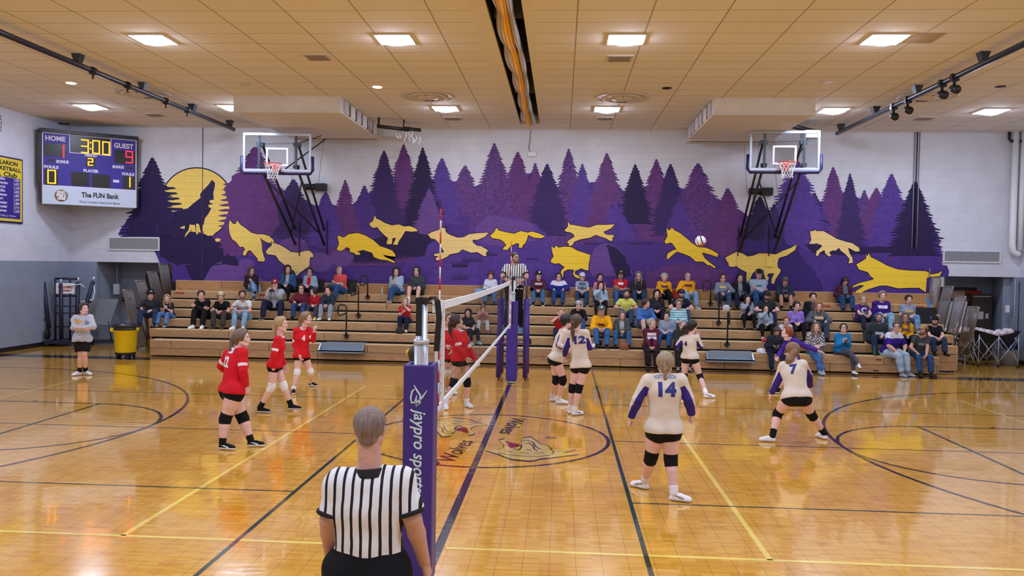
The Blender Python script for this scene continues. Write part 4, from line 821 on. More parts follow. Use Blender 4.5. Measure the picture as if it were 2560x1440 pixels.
# ================================================================== HOOPS, swung up on wall frames
def hoop(x0, x1, zt, zb, y, feet, lab, yaw, xf=0):
    xc = (x0+x1)/2; t = empty('basketball_hoop', (xc,y,zb), yaw, lab, 'basketball hoop'); w = (x1-x0)/2; h = zt-zb
    a = MB()
    for q in (((-w,-.02,0),(w,.02,.07)),((-w,-.02,h-.07),(w,.02,h)),((-w,-.02,.07),(-w+.06,.02,h-.07)),((w-.06,-.02,.07),(w,.02,h-.07))): a.box(*q)
    a.build('backboard_frame', m_alu, t, bevel=.006)
    a = MB(); a.box((-w+.06,-.006,.07),(w-.06,.006,h-.07)); a.build('backboard_glass', m_glass, t)
    a = MB(); f = .3; 
    for q in (((-f,-.012,.16),(f,-.008,.21)),((-f,-.012,.60),(f,-.008,.65)),((-f,-.012,.21),(-f+.05,-.008,.60)),((f-.05,-.012,.21),(f,-.008,.60))): a.box(*q)
    a.build('target_square', m_white, t)
    a = MB(); a.tube([(-w-.03,0,.42),(-w-.035,0,.05),(-w+.02,0,-.035),(0,0,-.04),(w-.02,0,-.035),(w+.035,0,.05),(w+.03,0,.42)], .045, 0, 10); a.build('edge_pad', mat('pad_dark_purple',(36,26,78),.5), t)
    rc = (0,-.38,.17); a = MB(); a.tube([(rc[0]+.23*math.cos(2*math.pi*k/28), rc[1]+.23*math.sin(2*math.pi*k/28), rc[2]) for k in range(28)], .011, 0, 8, closed=True)
    a.box((-.07,-.18,.10),(.07,-.02,.18)); a.box((-.11,-.04,.0),(.11,-.022,.18))
    for sx in (-1,1): a.tube([(sx*.08,-.03,.05),(sx*.16,-.2,.165)], .008, 0, 6)
    rim = a.build('rim', mat('rim_orange',(222,80,60),.45), t)
    a = MB(); n = 12; lev = [(.225,0),(.19,-.09),(.155,-.18),(.135,-.26),(.13,-.34),(.145,-.40)]
    for k in range(n):
        for s in (1,-1):
            P = []
            for i, (r, dz) in enumerate(lev): an = 2*math.pi*(k+s*i*.5)/n; P.append((rc[0]+r*math.cos(an), rc[1]+r*math.sin(an), rc[2]+dz))
            a.tube(P, .006, 0, 4, cap=False)
    a.build('net', m_white, rim)
    # pivoting arms to the wall and bracing
    inv = Matrix.Rotation(-yaw, 3, 'Z')
    def loc(v): return inv @ (Vector(v)-Vector((xc,y,zb)))
    a = MB(); P = {}
    for s, (fx, fz) in zip((-1,1), feet):
        top = Vector((xc+s*.50, y+.25, zb+.75)); bot = Vector((fx, YW-.05, fz)); a.tube([loc(top), loc(bot)], .032, 0, 8)
        top2 = Vector((xc+s*.50+xf, y+.12, zb+.15)); bot2 = Vector((fx-.0, YW-.05, fz-.44)); a.tube([loc(top2), loc(bot2)], .036, 0, 8)
        P[s] = (top, bot, top2, bot2); a.box(*[tuple(loc(top2)-Vector((.06,.05,.05))), tuple(loc(top2)+Vector((.06,.05,.05)))])
    def mid(p, q, f): return p+(q-p)*f
    a.tube([loc(mid(P[-1][2],P[-1][3],.17)), loc(mid(P[1][2],P[1][3],.86))], .02, 0, 6); a.tube([loc(mid(P[1][2],P[1][3],.17)), loc(mid(P[-1][2],P[-1][3],.86))], .02, 0, 6)
    a.build('wall_arm', m_black, t)
    a = MB()
    for s in (-1,1): a.box((s*.50-.03,.02,-.02),(s*.50+.03,.06,h)); a.box((s*.50-.09,.05,.70),(s*.50+.09,.26,.80)); a.box((s*.50-.08,.05,.12),(s*.50+.08,.14,.2))
    a.build('upright', mat('upright_grey',(110,124,140),.4,metal=.5), t)
    a = MB(); a.tube([(-.5,.08,.75),(.5,.08,.78)], .006, 0, 5); a.tube([(.2,.1,.1),(.95,1.4,1.1)], .018, 0, 6); a.tube([(.5,.2,.8),(.9,1.5,1.25)], .012, 0, 6); a.build('tie_rod', m_black, t)
    return t
fL = [(onY(740,572,YW).x, onY(740,574,YW).z),(onY(812,572,YW).x, onY(812,575,YW).z)]
fR = [(onY(1850,585,YW).x, onY(1850,590,YW).z),(onY(1936,590,YW).x, onY(1936,592,YW).z)]
hoop(-7.54,-5.70,6.0,4.96,9.5,fL,'raised glass basketball hoop on the left above the mural', math.radians(3))
hoop(5.89,7.66,6.15,5.12,9.5,fR,'raised glass basketball hoop on the right above the mural', math.radians(-3))
# hanging chains, winch motors on the wall
def chain(P, lab):
    t = MB(); pts = [Vector(p) for p in P]
    for a_, b_ in zip(pts, pts[1:]):
        n = max(1, int((b_-a_).length/.045))
        for k in range(n):
            c = a_+(b_-a_)*(k+.5)/n; d = (b_-a_).normalized(); u = Vector((1,0,0)) if k % 2 else Vector((0,1,0)); u = (u-d*u.dot(d)).normalized()
            t.tube([c+d*.026, c+u*.012, c-d*.026, c-u*.012], .004, 0, 4, closed=True)
    return tag(t.build('hoist_chain', mat('chain_steel',(120,116,118),.4,metal=.7)), lab, 'chain', 'hoist chains of the raised hoops')
def sagc(xa, za, xb, zb_, y, dip, top=None, n=10):
    P = [(xa+(xb-xa)*k/n, y, za+(zb_-za)*k/n-dip*math.sin(math.pi*k/n)) for k in range(n+1)]
    return P
def pt(px, py, y=11.3): v = onY(px, py, y); return (v.x, v.y, v.z)
chain([pt(812,330),pt(803,400),pt(795,470),pt(784,492),pt(776,480)], 'chain hanging right of the left hoop')
chain([pt(737,345),pt(735,400),pt(727,470),pt(724,488),pt(718,462)], 'chain hanging behind the left backboard')
chain([pt(1860,336),pt(1862,400),pt(1868,480),pt(1874,503),pt(1884,490),pt(1893,440),pt(1898,350)], 'looped chain hanging left of the right hoop')
chain([pt(1936,345),pt(1938,430),pt(1944,480),pt(1952,490)], 'chain hanging behind the right backboard')
for px, py, lb in ((790,467,'black winch motor on the wall beside the left hoop arms'),(1905,478,'black winch motor on the wall behind the right hoop arms')):
    v = onY(px, py, YW-.15); t = empty('winch_motor', (v.x,YW,v.z), 0, lb, 'winch motor')
    a = MB(); a.box((-.02,-.22,-.12),(.30,-.0,.10)); a.build('housing', m_black, t, bevel=.01); a = MB(); a.tube([(-.36,-.12,0),(-.02,-.12,0)], .09, 0, 12); a.box((-.30,-.12,-.05),(-.26,0,.05)); a.build('drum', m_black, t)
# pole brackets and guide strips on the mural
for px, py, lb in ((1830,652,'tan painted wall bracket on the left of the pale running wolf'),(1923,652,'tan painted wall bracket on the right of the pale running wolf')):
    v = onY(px, py, YW); a = MB(); a.box((-.10,-.03,-.12),(.10,0,.12)); a.box((-.09,-.045,-.17),(.09,-.02,-.12)); o = a.build('wall_bracket', mm[10]); o.location = (v.x,YW-.014,v.z); tag(o, lb, 'wall bracket')
for px, y0, y1 in ((749,552,640),(818,552,638),(1844,565,640),(1921,565,640)):
    a_ = onY(px, y0, YW); b_ = onY(px, y1, YW); a = MB(); a.box((-.012,-.02,0),(.012,0,a_.z-b_.z)); o = a.build('wall_strip', mm[8]); o.location = (b_.x,YW-.014,b_.z); tag(o, 'thin dark violet vertical strip under a hoop frame at '+('the left of the left hoop','the right of the left hoop','the left of the right hoop','the right of the right hoop')[(749,818,1844,1921).index(px)], 'wall strip')
# winch gear hanging beside the left bulkhead, cross arm near the right one
t = empty('hoist_gear', (-4.1,10.2,HC), 0, 'dark hoist arm with a tangle of white straps beside the left bulkhead', 'hoist gear')
a = MB(); a.tube([(.1,-.3,-.25),(.9,.1,-.28)], .05, 0, 8); a.tube([(.12,-.2,-.005),(.12,-.2,-.25)], .03, 0, 6); a.tube([(.7,.3,-.2),(1.15,.5,-.22)], .05, 0, 8); a.tube([(.75,.1,-.005),(.75,.1,-.28)], .02, 0, 6); a.build('arm', m_black, t)
a = MB(); rnd = random.Random(3)
for k in range(7): x = .55+.09*k; a.tube([(x+rnd.uniform(-.06,.06), .25+.05*k+rnd.uniform(-.05,.05), -.22-.07*i-.05*k*.5+rnd.uniform(-.04,.04)) for i in range(5)], .02, 0, 6)
a.build('strap_bundle', m_webbing, t)
t = empty('hoist_gear', (6.95,9.6,HC), 0, 'dark hoist arm with a white winch above the right backboard', 'hoist gear')
a = MB(); a.tube([(-.15,.3,-.12),(.85,.6,-.28)], .06, 0, 8); a.tube([(.1,.3,-.005),(.1,.3,-.15)], .03, 0, 6); a.build('arm', m_black, t); a = MB(); a.box((.45,.45,-.45),(.85,.75,-.25)); a.build('winch', m_white, t)
# access point with its cable
v = onY(1330,386,YW); t = empty('wifi_access_point', (v.x,YW,v.z), 0, 'white wireless access point on the wall under the ceiling curtain', 'access point')
a = MB(); a.box((-.12,-.07,-.07),(.12,0,.07)); a.build('housing', m_white, t, bevel=.02); a = MB(); a.tube([(-.06,-.02,.07),(-.10,-.03,.2),(-.06,-.02,.45),(-.05,-.06,HC-v.z-.02)], .007, 0, 5); a.build('cable', m_black, t)
# wall conduits over the right-hand dark tree
for i, px in enumerate((2278,2284,2290)):
    v = onY(px, 622, YW); a = MB(); a.tube([(0,0,0),(0,0,HC-v.z)], .014, 0, 6); o = a.build('conduit', mat('conduit_grey',(150,148,156),.5) if i != 1 else mm[8]); o.location = (v.x,YW-.03,v.z); tag(o, 'vertical wall conduit running down the far right dark tree, '+('left','middle','right')[i]+' of three', 'conduit')
# louvred wall vents
for (pa, pb, lb) in (((272,592),(400,627),'long louvred wall vent on the left under the scoreboard'),((2357,625),(2500,658),'long louvred wall vent on the right beside the mural')):
    a_ = onY(pa[0], pa[1], YW); b_ = onY(pb[0], pb[1], YW); w = b_.x-a_.x; h = a_.z-b_.z; t = empty('wall_vent', (a_.x,YW-.012,b_.z), 0, lb, 'vent'); f = .035
    a = MB()
    for q in (((0,-.03,0),(w,0,f)),((0,-.03,h-f),(w,0,h)),((0,-.03,f),(f,0,h-f)),((w-f,-.03,f),(w,0,h-f))): a.box(*q)
    a.build('frame', mat('vent_frame',(220,224,232),.5), t); a = MB(); a.box((f,-.004,f),(w-f,0,h-f),1); n = 48
    for k in range(n): x = f+(w-2*f)*(k+.2)/n; a.box((x,-.022,f),(x+(w-2*f)/n*.5,-.004,h-f),0)
    a.build('louvres', [mat('vent_slats',(172,176,180),.5), mat('vent_gap',(84,88,92),.7)], t)
# ducts, conduits and boxes on the right
t = empty('white_duct', (13.75,YW-.2,3.1), 0, 'white vertical duct pipe with an elbow at the far right wall', 'duct')
a = MB(); a.tube([(-.08,0,HC-3.1),(-.08,0,.25),(-.05,0,.08),(.06,0,0),(.13,0,0)], .085, 0, 14); a.tube([(.13,.0,HC-3.1),(.13,0,.1)], .07, 0, 12); a.build('duct_pipe', m_white, t)
a = MB(); a.tube([(-.26,0,HC-3.1-.02),(-.26,0,HC-3.1-.2),(-.22,-.0,HC-3.1-.26),(.25,0,HC-3.1-.27)], .04, 0, 8); a.build('black_elbow_pipe', m_black, t)
m_boxg = mat('box_grey', (176,186,196), .5)
def wallbox(px, py, w, h, y, nm, lb, mt, cx_=0, up=0):
    v = onY(px, py, y); t = MB(); t.box((-w/2,-.08,-h/2),(w/2,0,h/2))
    if up: t.tube([(0,-.03,h/2),(0,-.03,h/2+up)], .014, 0, 6)
    o = t.build(nm, mt); o.location = (v.x,y,v.z); tag(o, lb, 'electrical box'); return o
wallbox(2532,846,.10,.14,YW,'electrical_box','grey electrical box low on the right wall below a conduit',m_boxg,0,1.6)
wallbox(2542,868,.10,.12,YW,'electrical_box','black outlet box low on the right wall, lowest of the pair',m_black,0,1.8)
wallbox(2516,772,.09,.2,YW,'wall_phone_holder','small white holder on the right wall above the ball cart',m_white)
q = onY(268,722,12.4); a = MB(); a.box((-.09,-.09,-.16),(.09,0,.16)); a.tube([(0,-.03,.16),(0,-.03,2.45-q.z)], .012, 0, 6); o = a.build('electrical_box', m_boxg); o.location = (-12.68,12.40,q.z); tag(o, 'grey junction box with conduit inside the left alcove', 'electrical box')
for i, px in enumerate((279,286,293)):
    q = onY(px, 760, 13.0); a = MB(); a.box((-.03,-.05,-.07),(.03,0,.07)); o = a.build('wall_switch', m_black); o.location = (-12.60+.045*i,12.62+.10*i,1.28); tag(o, 'black switch on the left alcove wall, '+('left','middle','right')[i]+' of three', 'switch', 'switches in the left alcove')
a = MB(); a.tube([(0,0,0),(0,0,.2),(.07,0,.22),(.45,0,.2)], .03, 0, 8); o = a.build('black_pipe_stub', m_black); v = onY(135,312,11.2); o.location = (v.x,11.2,HC-.22); o.rotation_euler = (0,0,0); tag(o, 'short bent black pipe under the ceiling above the scoreboard', 'pipe')
# ================================================================== ALCOVE DOORS, LOCKER, SHELF
m_door = mat('door_brown', (58,42,38), .5)
c = MB(); c.box((-12.1,YA-.04,0),(-10.2,YA-.0,2.12)); c.box((-12.05,YA-.055,.02),(-11.2,YA-.04,2.08)); c.box((-11.17,YA-.055,.02),(-10.25,YA-.04,2.08)); tag(c.build('door_1', m_door), kind='structure')
c = MB(); c.box((11.7,YA-.04,0),(13.45,YA-.0,2.12)); tag(c.build('door_2', mat('door_dark',(44,40,44),.6)), kind='structure')
lk = empty('storage_cabinet', (13.50,12.70,0), 0, 'dark brown metal storage cabinet with papers taped on, right alcove', 'cabinet')
a = MB(); a.box((-.45,-.25,0),(.12,.25,1.95)); a.build('body', mat('cabinet_brown',(54,42,36),.5), lk, bevel=.01); 
for x, w, h, z in ((-.2,.16,.22,1.32),(-.02,.08,.14,1.3),(-.36,.07,.18,1.3)):
    a = MB(); a.box((x-w/2,-.256,z-h/2),(x+w/2,-.251,z+h/2)); a.build('paper_notice', mat('paper_grey',(176,176,180),.8), lk)
a = MB(); a.box((-.4,-.255,1.86),(.08,-.251,1.88)); a.build('top_handle', m_boxg, lk)
sh = empty('shelf_unit', (12.80,12.80,0), 0, 'shelf unit of stored gear left of the brown cabinet', 'shelf'); a = MB()
for z in (.4,.85,1.25): a.box((-.5,-.2,z),(.2,.2,z+.03))
for x in (-.5,.17): a.box((x,-.2,0),(x+.03,.2,1.6))
a.build('shelves', m_boxg, sh); 
for x, z, c_, s in ((-.1,.43,(200,190,60),.14),(.05,.88,(150,90,70),.16),(-.15,.88,(90,60,50),.12)):
    a = MB(); a.box((-s,-.15,0),(s,.1,s*1.6)); o = a.build('stored_box', mat('stored_%d' % c_[0], c_, .7)); o.location = (12.80+x,12.78,z); tag(o, ('yellow','rust coloured','dark brown')[(200,150,90).index(c_[0])]+' box on the shelf beside the brown cabinet', 'box')
def leanpanel(px0, px1, pyt, pyb, y, nm, lb, mt, cat):
    a_ = onY(px0, pyt, y); b_ = onY(px1, pyb, y); a = MB(); a.hexa([(0,-.1,0),(b_.x-a_.x,-.1,0),(b_.x-a_.x,-.07,0),(0,-.07,0),(.05,.2,a_.z-b_.z),(b_.x-a_.x+.05,.2,a_.z-b_.z),(b_.x-a_.x+.05,.23,a_.z-b_.z),(.05,.23,a_.z-b_.z)]); o = a.build(nm, mt); o.location = (a_.x,y,b_.z); return tag(o, lb, cat)
leanpanel(2381,2418,726,760,12.78,'tan_mat','tan panel of a folded mat in the right alcove',mat('mat_tan',(196,166,136),.6),'mat')
leanpanel(2418,2456,727,752,12.72,'red_mat','red panel of a folded mat in the right alcove',mat('mat_red',(206,44,40),.6),'mat')
# folded table leaning in the right alcove
t = empty('folded_table', (12.15,12.3,0), 0, 'folded pale table leaning on wheels behind the guard rails', 'table'); a = MB()
a.hexa([(-.55,-.1,.25),(.35,-.1,.25),(.35,-.07,.25),(-.55,-.07,.25),(-.35,.1,1.72),(.75,.1,1.72),(.75,.13,1.72),(-.35,.13,1.72)]); a.build('tabletop', mat('table_pale',(178,190,204),.4), t)
a = MB(); a.tube([(.1,0,.05),(.55,.0,1.4)], .03, 0, 8); a.tube([(.3,0,.05),(.55,0,1.4)], .025, 0, 8); a.box((-.6,-.2,.05),(.6,.2,.09)); 
for x in (-.55,.55): a.sphere((x,0,.03), .03, 0, 8)
a.build('wheeled_frame', m_alu, t)
# ================================================================== BALL CARTS
m_ball = bpy.data.materials.new('volleyball_skin'); m_ball.use_nodes = True; nt = m_ball.node_tree; bs = nt.nodes['Principled BSDF']; L = nt.links.new
tc = N(nt,'ShaderNodeTexCoord'); mp = N(nt,'ShaderNodeMapping'); L(tc.outputs['Object'], mp.inputs[0]); mp.inputs['Rotation'].default_value = (.5,.7,.3)
wv = N(nt,'ShaderNodeTexWave'); wv.inputs['Scale'].default_value = 4.2; wv.inputs['Distortion'].default_value = 1.5; wv.inputs['Detail'].default_value = 0; L(mp.outputs[0], wv.inputs[0])
cr = N(nt,'ShaderNodeValToRGB'); cr.color_ramp.interpolation = 'CONSTANT'; e = cr.color_ramp.elements; e[0].position = 0; e[0].color = lin((238,232,236)); e[1].position = .55; e[1].color = lin((40,40,90))
for p_, c_ in ((.68,(238,232,236)),(.8,(190,40,50)),(.92,(236,230,234))): q = e.new(p_); q.color = lin(c_)
L(wv.outputs['Fac'], cr.inputs[0]); L(cr.outputs[0], bs.inputs['Base Color']); bs.inputs['Roughness'].default_value = .45
m_ball2 = bpy.data.materials.new('volleyball_skin_two'); m_ball2.use_nodes = True; nt = m_ball2.node_tree; bs = nt.nodes['Principled BSDF']; L = nt.links.new
tc = N(nt,'ShaderNodeTexCoord'); sp = N(nt,'ShaderNodeSeparateXYZ'); mp = N(nt,'ShaderNodeMapping'); mp.inputs['Rotation'].default_value = (0,.35,.25); L(tc.outputs['Object'], mp.inputs[0]); L(mp.outputs[0], sp.inputs[0])
g = mnode(nt,'LESS_THAN', mnode(nt,'ABSOLUTE', mnode(nt,'SUBTRACT',sp.outputs[0],.03)), .012); g2 = mnode(nt,'LESS_THAN', mnode(nt,'ABSOLUTE', mnode(nt,'ADD',sp.outputs[0],.055)), .008)
o_ = mnode(nt,'MULTIPLY', mnode(nt,'LESS_THAN',sp.outputs[2],-.06), 1.0)
L(mixc(nt, o_, mixc(nt, g2, mixc(nt, g, lin((236,236,244)), lin((44,60,84))), lin((150,150,176))), lin((200,90,70))), bs.inputs['Base Color']); bs.inputs['Roughness'].default_value = .4
def ballmesh(r=.105):
    a = MB(); a.sphere((0,0,0), r, 0, 24); return a
bm0 = ballmesh().build('volleyball', m_ball2); bm0.location = (3.75,4.0,3.09); tag(bm0, 'white volleyball with a dark stripe in the air above the crowd', 'volleyball')
bproto = ballmesh().build('volleyball', m_ball); first = [True]
def placeball(x, y, z, lab):
    o = bproto if first[0] else bproto.copy()
    if not first[0]: COL.objects.link(o)
    first[0] = False; o.location = (x,y,z); o.rotation_euler = (rnd.uniform(0,6),rnd.uniform(0,6),rnd.uniform(0,6)); tag(o, lab, 'volleyball', 'volleyballs in the ball carts')
def cart(cx, cy, w, d, lab, nb, side):
    t = empty('ball_cart', (cx,cy,0), 0, lab, 'ball cart'); a = MB(); H = .88
    V = [(-w,-d,H+.05),(w,-d,H+.05),(w,d,H+.05),(-w,d,H+.05),(-w*.7,-d*.5,H-.22),(w*.7,-d*.5,H-.22),(w*.7,d*.5,H-.22),(-w*.7,d*.5,H-.22)]
    V[0] = (-w*1.1,-d,H+.12); V[1] = (w*1.1,-d,H+.12); V[2] = (w*1.1,d,H+.12); V[3] = (-w*1.1,d,H+.12)
    mid = [(0,-d,H-.03),(0,d,H-.03)]; V += mid
    a.add(V, [(4,5,6,7),(0,8,5,4),(8,1,5),(1,2,6,5),(2,9,6),(9,3,7,6),(3,0,4,7)], 0); o = a.build('canvas_basket', mat('canvas_black',(26,26,34),.8), t); sm = o.modifiers.new('thick','SOLIDIFY'); sm.thickness = .008
    a = MB(); r = .011
    for y in (-d,d):
        for x0_, x1_ in ((-w,0),(0,w)): a.tube([(x0_,y,.14),(x1_,y,H-.05)], r, 0, 6); a.tube([(x0_,y,H-.05),(x1_,y,.14)], r, 0, 6)
    for x in (-w,0,w): a.tube([(x,-d,.14),(x,d,H-.1)], r*.8, 0, 6); a.tube([(x,d,.14),(x,-d,H-.1)], r*.8, 0, 6)
    for x in (-w,0,w):
        for y in (-d,d): a.tube([(x,y,.06),(x,y,H+.0)], r, 0, 6)
    a.build('folding_frame', m_alu, t)
    for x in (-w,0,w):
        for y in (-d,d): b = MB(); b.tube([(x-.012,y,.035),(x+.012,y,.035)], .035, 0, 12); b.build('caster', m_rubber, t)
    for i in range(nb):
        k = i % 5; j = i//5; placeball(cx-w*.75+w*.375*k, cy-d*.35+d*.7*j, H+.0+abs(k-2)*.035, 'volleyball in the %s ball cart, %s of the %s row' % (side, ('leftmost','second','middle','fourth','rightmost')[k], ('front','back')[j]))
cart(12.95,11.05,.52,.30,'black canvas ball cart on casters at the right wall',10,'right')
cart(11.95,11.35,.50,.30,'black canvas ball cart behind the right guard rails',10,'left')
# dark bag and grey bin behind the cart
a = MB(); a.lathe([(.22,0),(.27,.4),(.28,.44),(.26,.44),(.21,.05)], n=20); o = a.build('grey_bin', mat('bin_grey',(130,136,146),.6)); o.location = (13.55,11.35,0); tag(o, 'grey bin on the floor at the right wall beside the ball cart', 'bin')
a = MB(); a.sphere((0,0,.16), .2, 0, 14, (1,.7,.9)); o = a.build('backpack', mat('bag_navy',(34,44,84),.8,bump=(14,.6))); o.location = (13.55,11.35,.44); tag(o, 'navy bag lying on top of the grey bin at the right wall', 'bag')
# ================================================================== NET STORAGE CART in the left corner
nc = empty('net_standard_cart', (-13.15,10.75,0), math.radians(12), 'dark upright cart holding spare net posts with a sign, left corner', 'equipment cart')
m_cb = mat('cart_navy', (26,28,56), .45)
a = MB()
for x in (-.42,-.02,.20): a.tube([(x,0,.1),(x,0,1.95 if x > -.1 else 1.95)], .03, 0, 8)
a.tube([(-.42,0,1.95),(.20,0,1.95)], .03, 0, 8); a.tube([(-.42,0,1.45),(.2,0,1.45)], .03, 0, 8)
for z in (.55,.95,1.15): a.tube([(-.42,0,z),(.2,0,z)], .016, 0, 6)
a.box((-.6,-.3,.08),(.55,.3,.16)); a.build('frame', m_cb, nc)
for x0, x1, z0, z1 in ((-.55,-.72,.5,1.85),(.18,.22,.3,1.85),(.25,.62,.45,1.88),(-.22,-.25,.2,1.8)):
    a = MB(); a.tube([(x0,-.1,z0),(x1,-.05,z1)], .055, 0, 10, ); b_ = a.build('stored_post', m_cb, nc); a = MB(); a.tube([(x1,-.05,z1),(x1+(x1-x0)*.1,-.05,z1+.14)], .03, 0, 8); a.build('post_tip', m_alu, b_)
a = MB(); a.box((-.38,-.06,1.52),(.12,-.045,1.82)); s_ = a.build('sign', m_white, nc); a = MB(); text_on(a, 'VOLLEYBALL', (-.13,-.065,1.70), X_, Z_, .09, 0, w=.42, bold=.003); text_on(a, 'EQUIPMENT', (-.13,-.065,1.60), X_, Z_, .08, 0, w=.36, bold=.003); a.build('sign_lettering', mat('print_red',(170,50,50),.6), s_)
a = MB(); a.tube([(.62,-.05,1.85),(.66,-.02,1.6),(.62,-.05,1.35),(.3,-.1,1.28)], .02, 0, 6); a.tube([(.1,-.06,1.78),(-.1,-.08,1.72),(.3,-.1,1.8),(.4,-.05,1.7)], .016, 0, 6); a.build('rolled_tape', m_webbing, nc)
a = MB(); a.box((.25,-.02,1.25),(.5,.2,1.3)); a.tube([(-.62,-.1,.9),(-.8,-.15,.5),(-.78,-.2,.15),(-.5,-.2,.12)], .012, 0, 6); a.build('crank_arm', m_black, nc)
for x in (-.55,.5):
    for y in (-.28,.28): b = MB(); b.tube([(x-.02,y,.07),(x+.02,y,.07)], .07, 0, 14); b.build('caster', m_rubber, nc)
a = MB(); a.tube([(-.62,-.1,.35),(-.56,-.1,.35)], .15, 0, 16); a.build('weight_plate', m_rubber, nc)
t = empty('leaning_chair_stack', (-12.6,11.2,0), math.radians(8), 'grey folded chair cart leaning in the left corner behind the standing girl', 'chair cart')
a = MB(); a.hexa([(-.35,-.02,.6),(.35,-.02,.6),(.35,.02,.6),(-.35,.02,.6),(-.45,.1,1.35),(.55,.1,1.35),(.55,.14,1.35),(-.45,.14,1.35)]); a.build('panel', mat('panel_grey',(120,126,136),.5), t)
a = MB(); a.tube([(-.3,0,.08),(-.3,0,.7)], .02, 0, 6); a.tube([(.4,0,.08),(.3,0,.7)], .02, 0, 6); a.box((-.35,-.2,.06),(.65,.2,.14)); a.build('cart_base', m_cb, t)
for x in (-.3,.6): b = MB(); b.tube([(x-.02,-.15,.06),(x+.02,-.15,.06)], .06, 0, 12); b.build('caster', m_rubber, t)
# ================================================================== YELLOW BIN
t = empty('yellow_trash_bin', (-10.12,8.25,0), 0, 'round yellow trash bin on a black dolly beside the left bleacher end', 'trash bin')
a = MB(); m_yb = mat('bin_yellow', (236,206,20), .4)
a.lathe([(.0,.15),(.235,.15),(.25,.17),(.285,.70),(.305,.71),(.31,.80),(.295,.81),(.28,.80),(.27,.72),(.24,.2),(0,.2)], n=32); a.build('barrel', m_yb, t)
a = MB(); a.box((-.33,-.06,.72),(-.27,.06,.79)); a.box((.27,-.06,.72),(.33,.06,.79)); a.box((-.26,-.27,.70),(-.12,-.24,.79)); a.build('handle', m_yb, t)
a = MB(); a.lathe([(.315,.79),(.325,.84),(.31,.88),(.27,.86),(.25,.7)], n=32, sm=True); a.lathe([(.31,.80),(.33,.74),(.312,.73)], n=32); a.build('bin_liner', mat('liner_black',(30,32,44),.3,bump=(16,1.0)), t)
a = MB(); a.lathe([(0,.09),(.24,.09),(.25,.14),(0,.15)], n=24)
for k in range(5): an = 2*math.pi*k/5+.3; a.sphere((.2*math.cos(an),.2*math.sin(an),.045), .045, 0, 10); a.tube([(.2*math.cos(an),.2*math.sin(an),.05),(.2*math.cos(an),.2*math.sin(an),.1)], .02, 0, 6)
a.build('dolly', m_rubber, t)

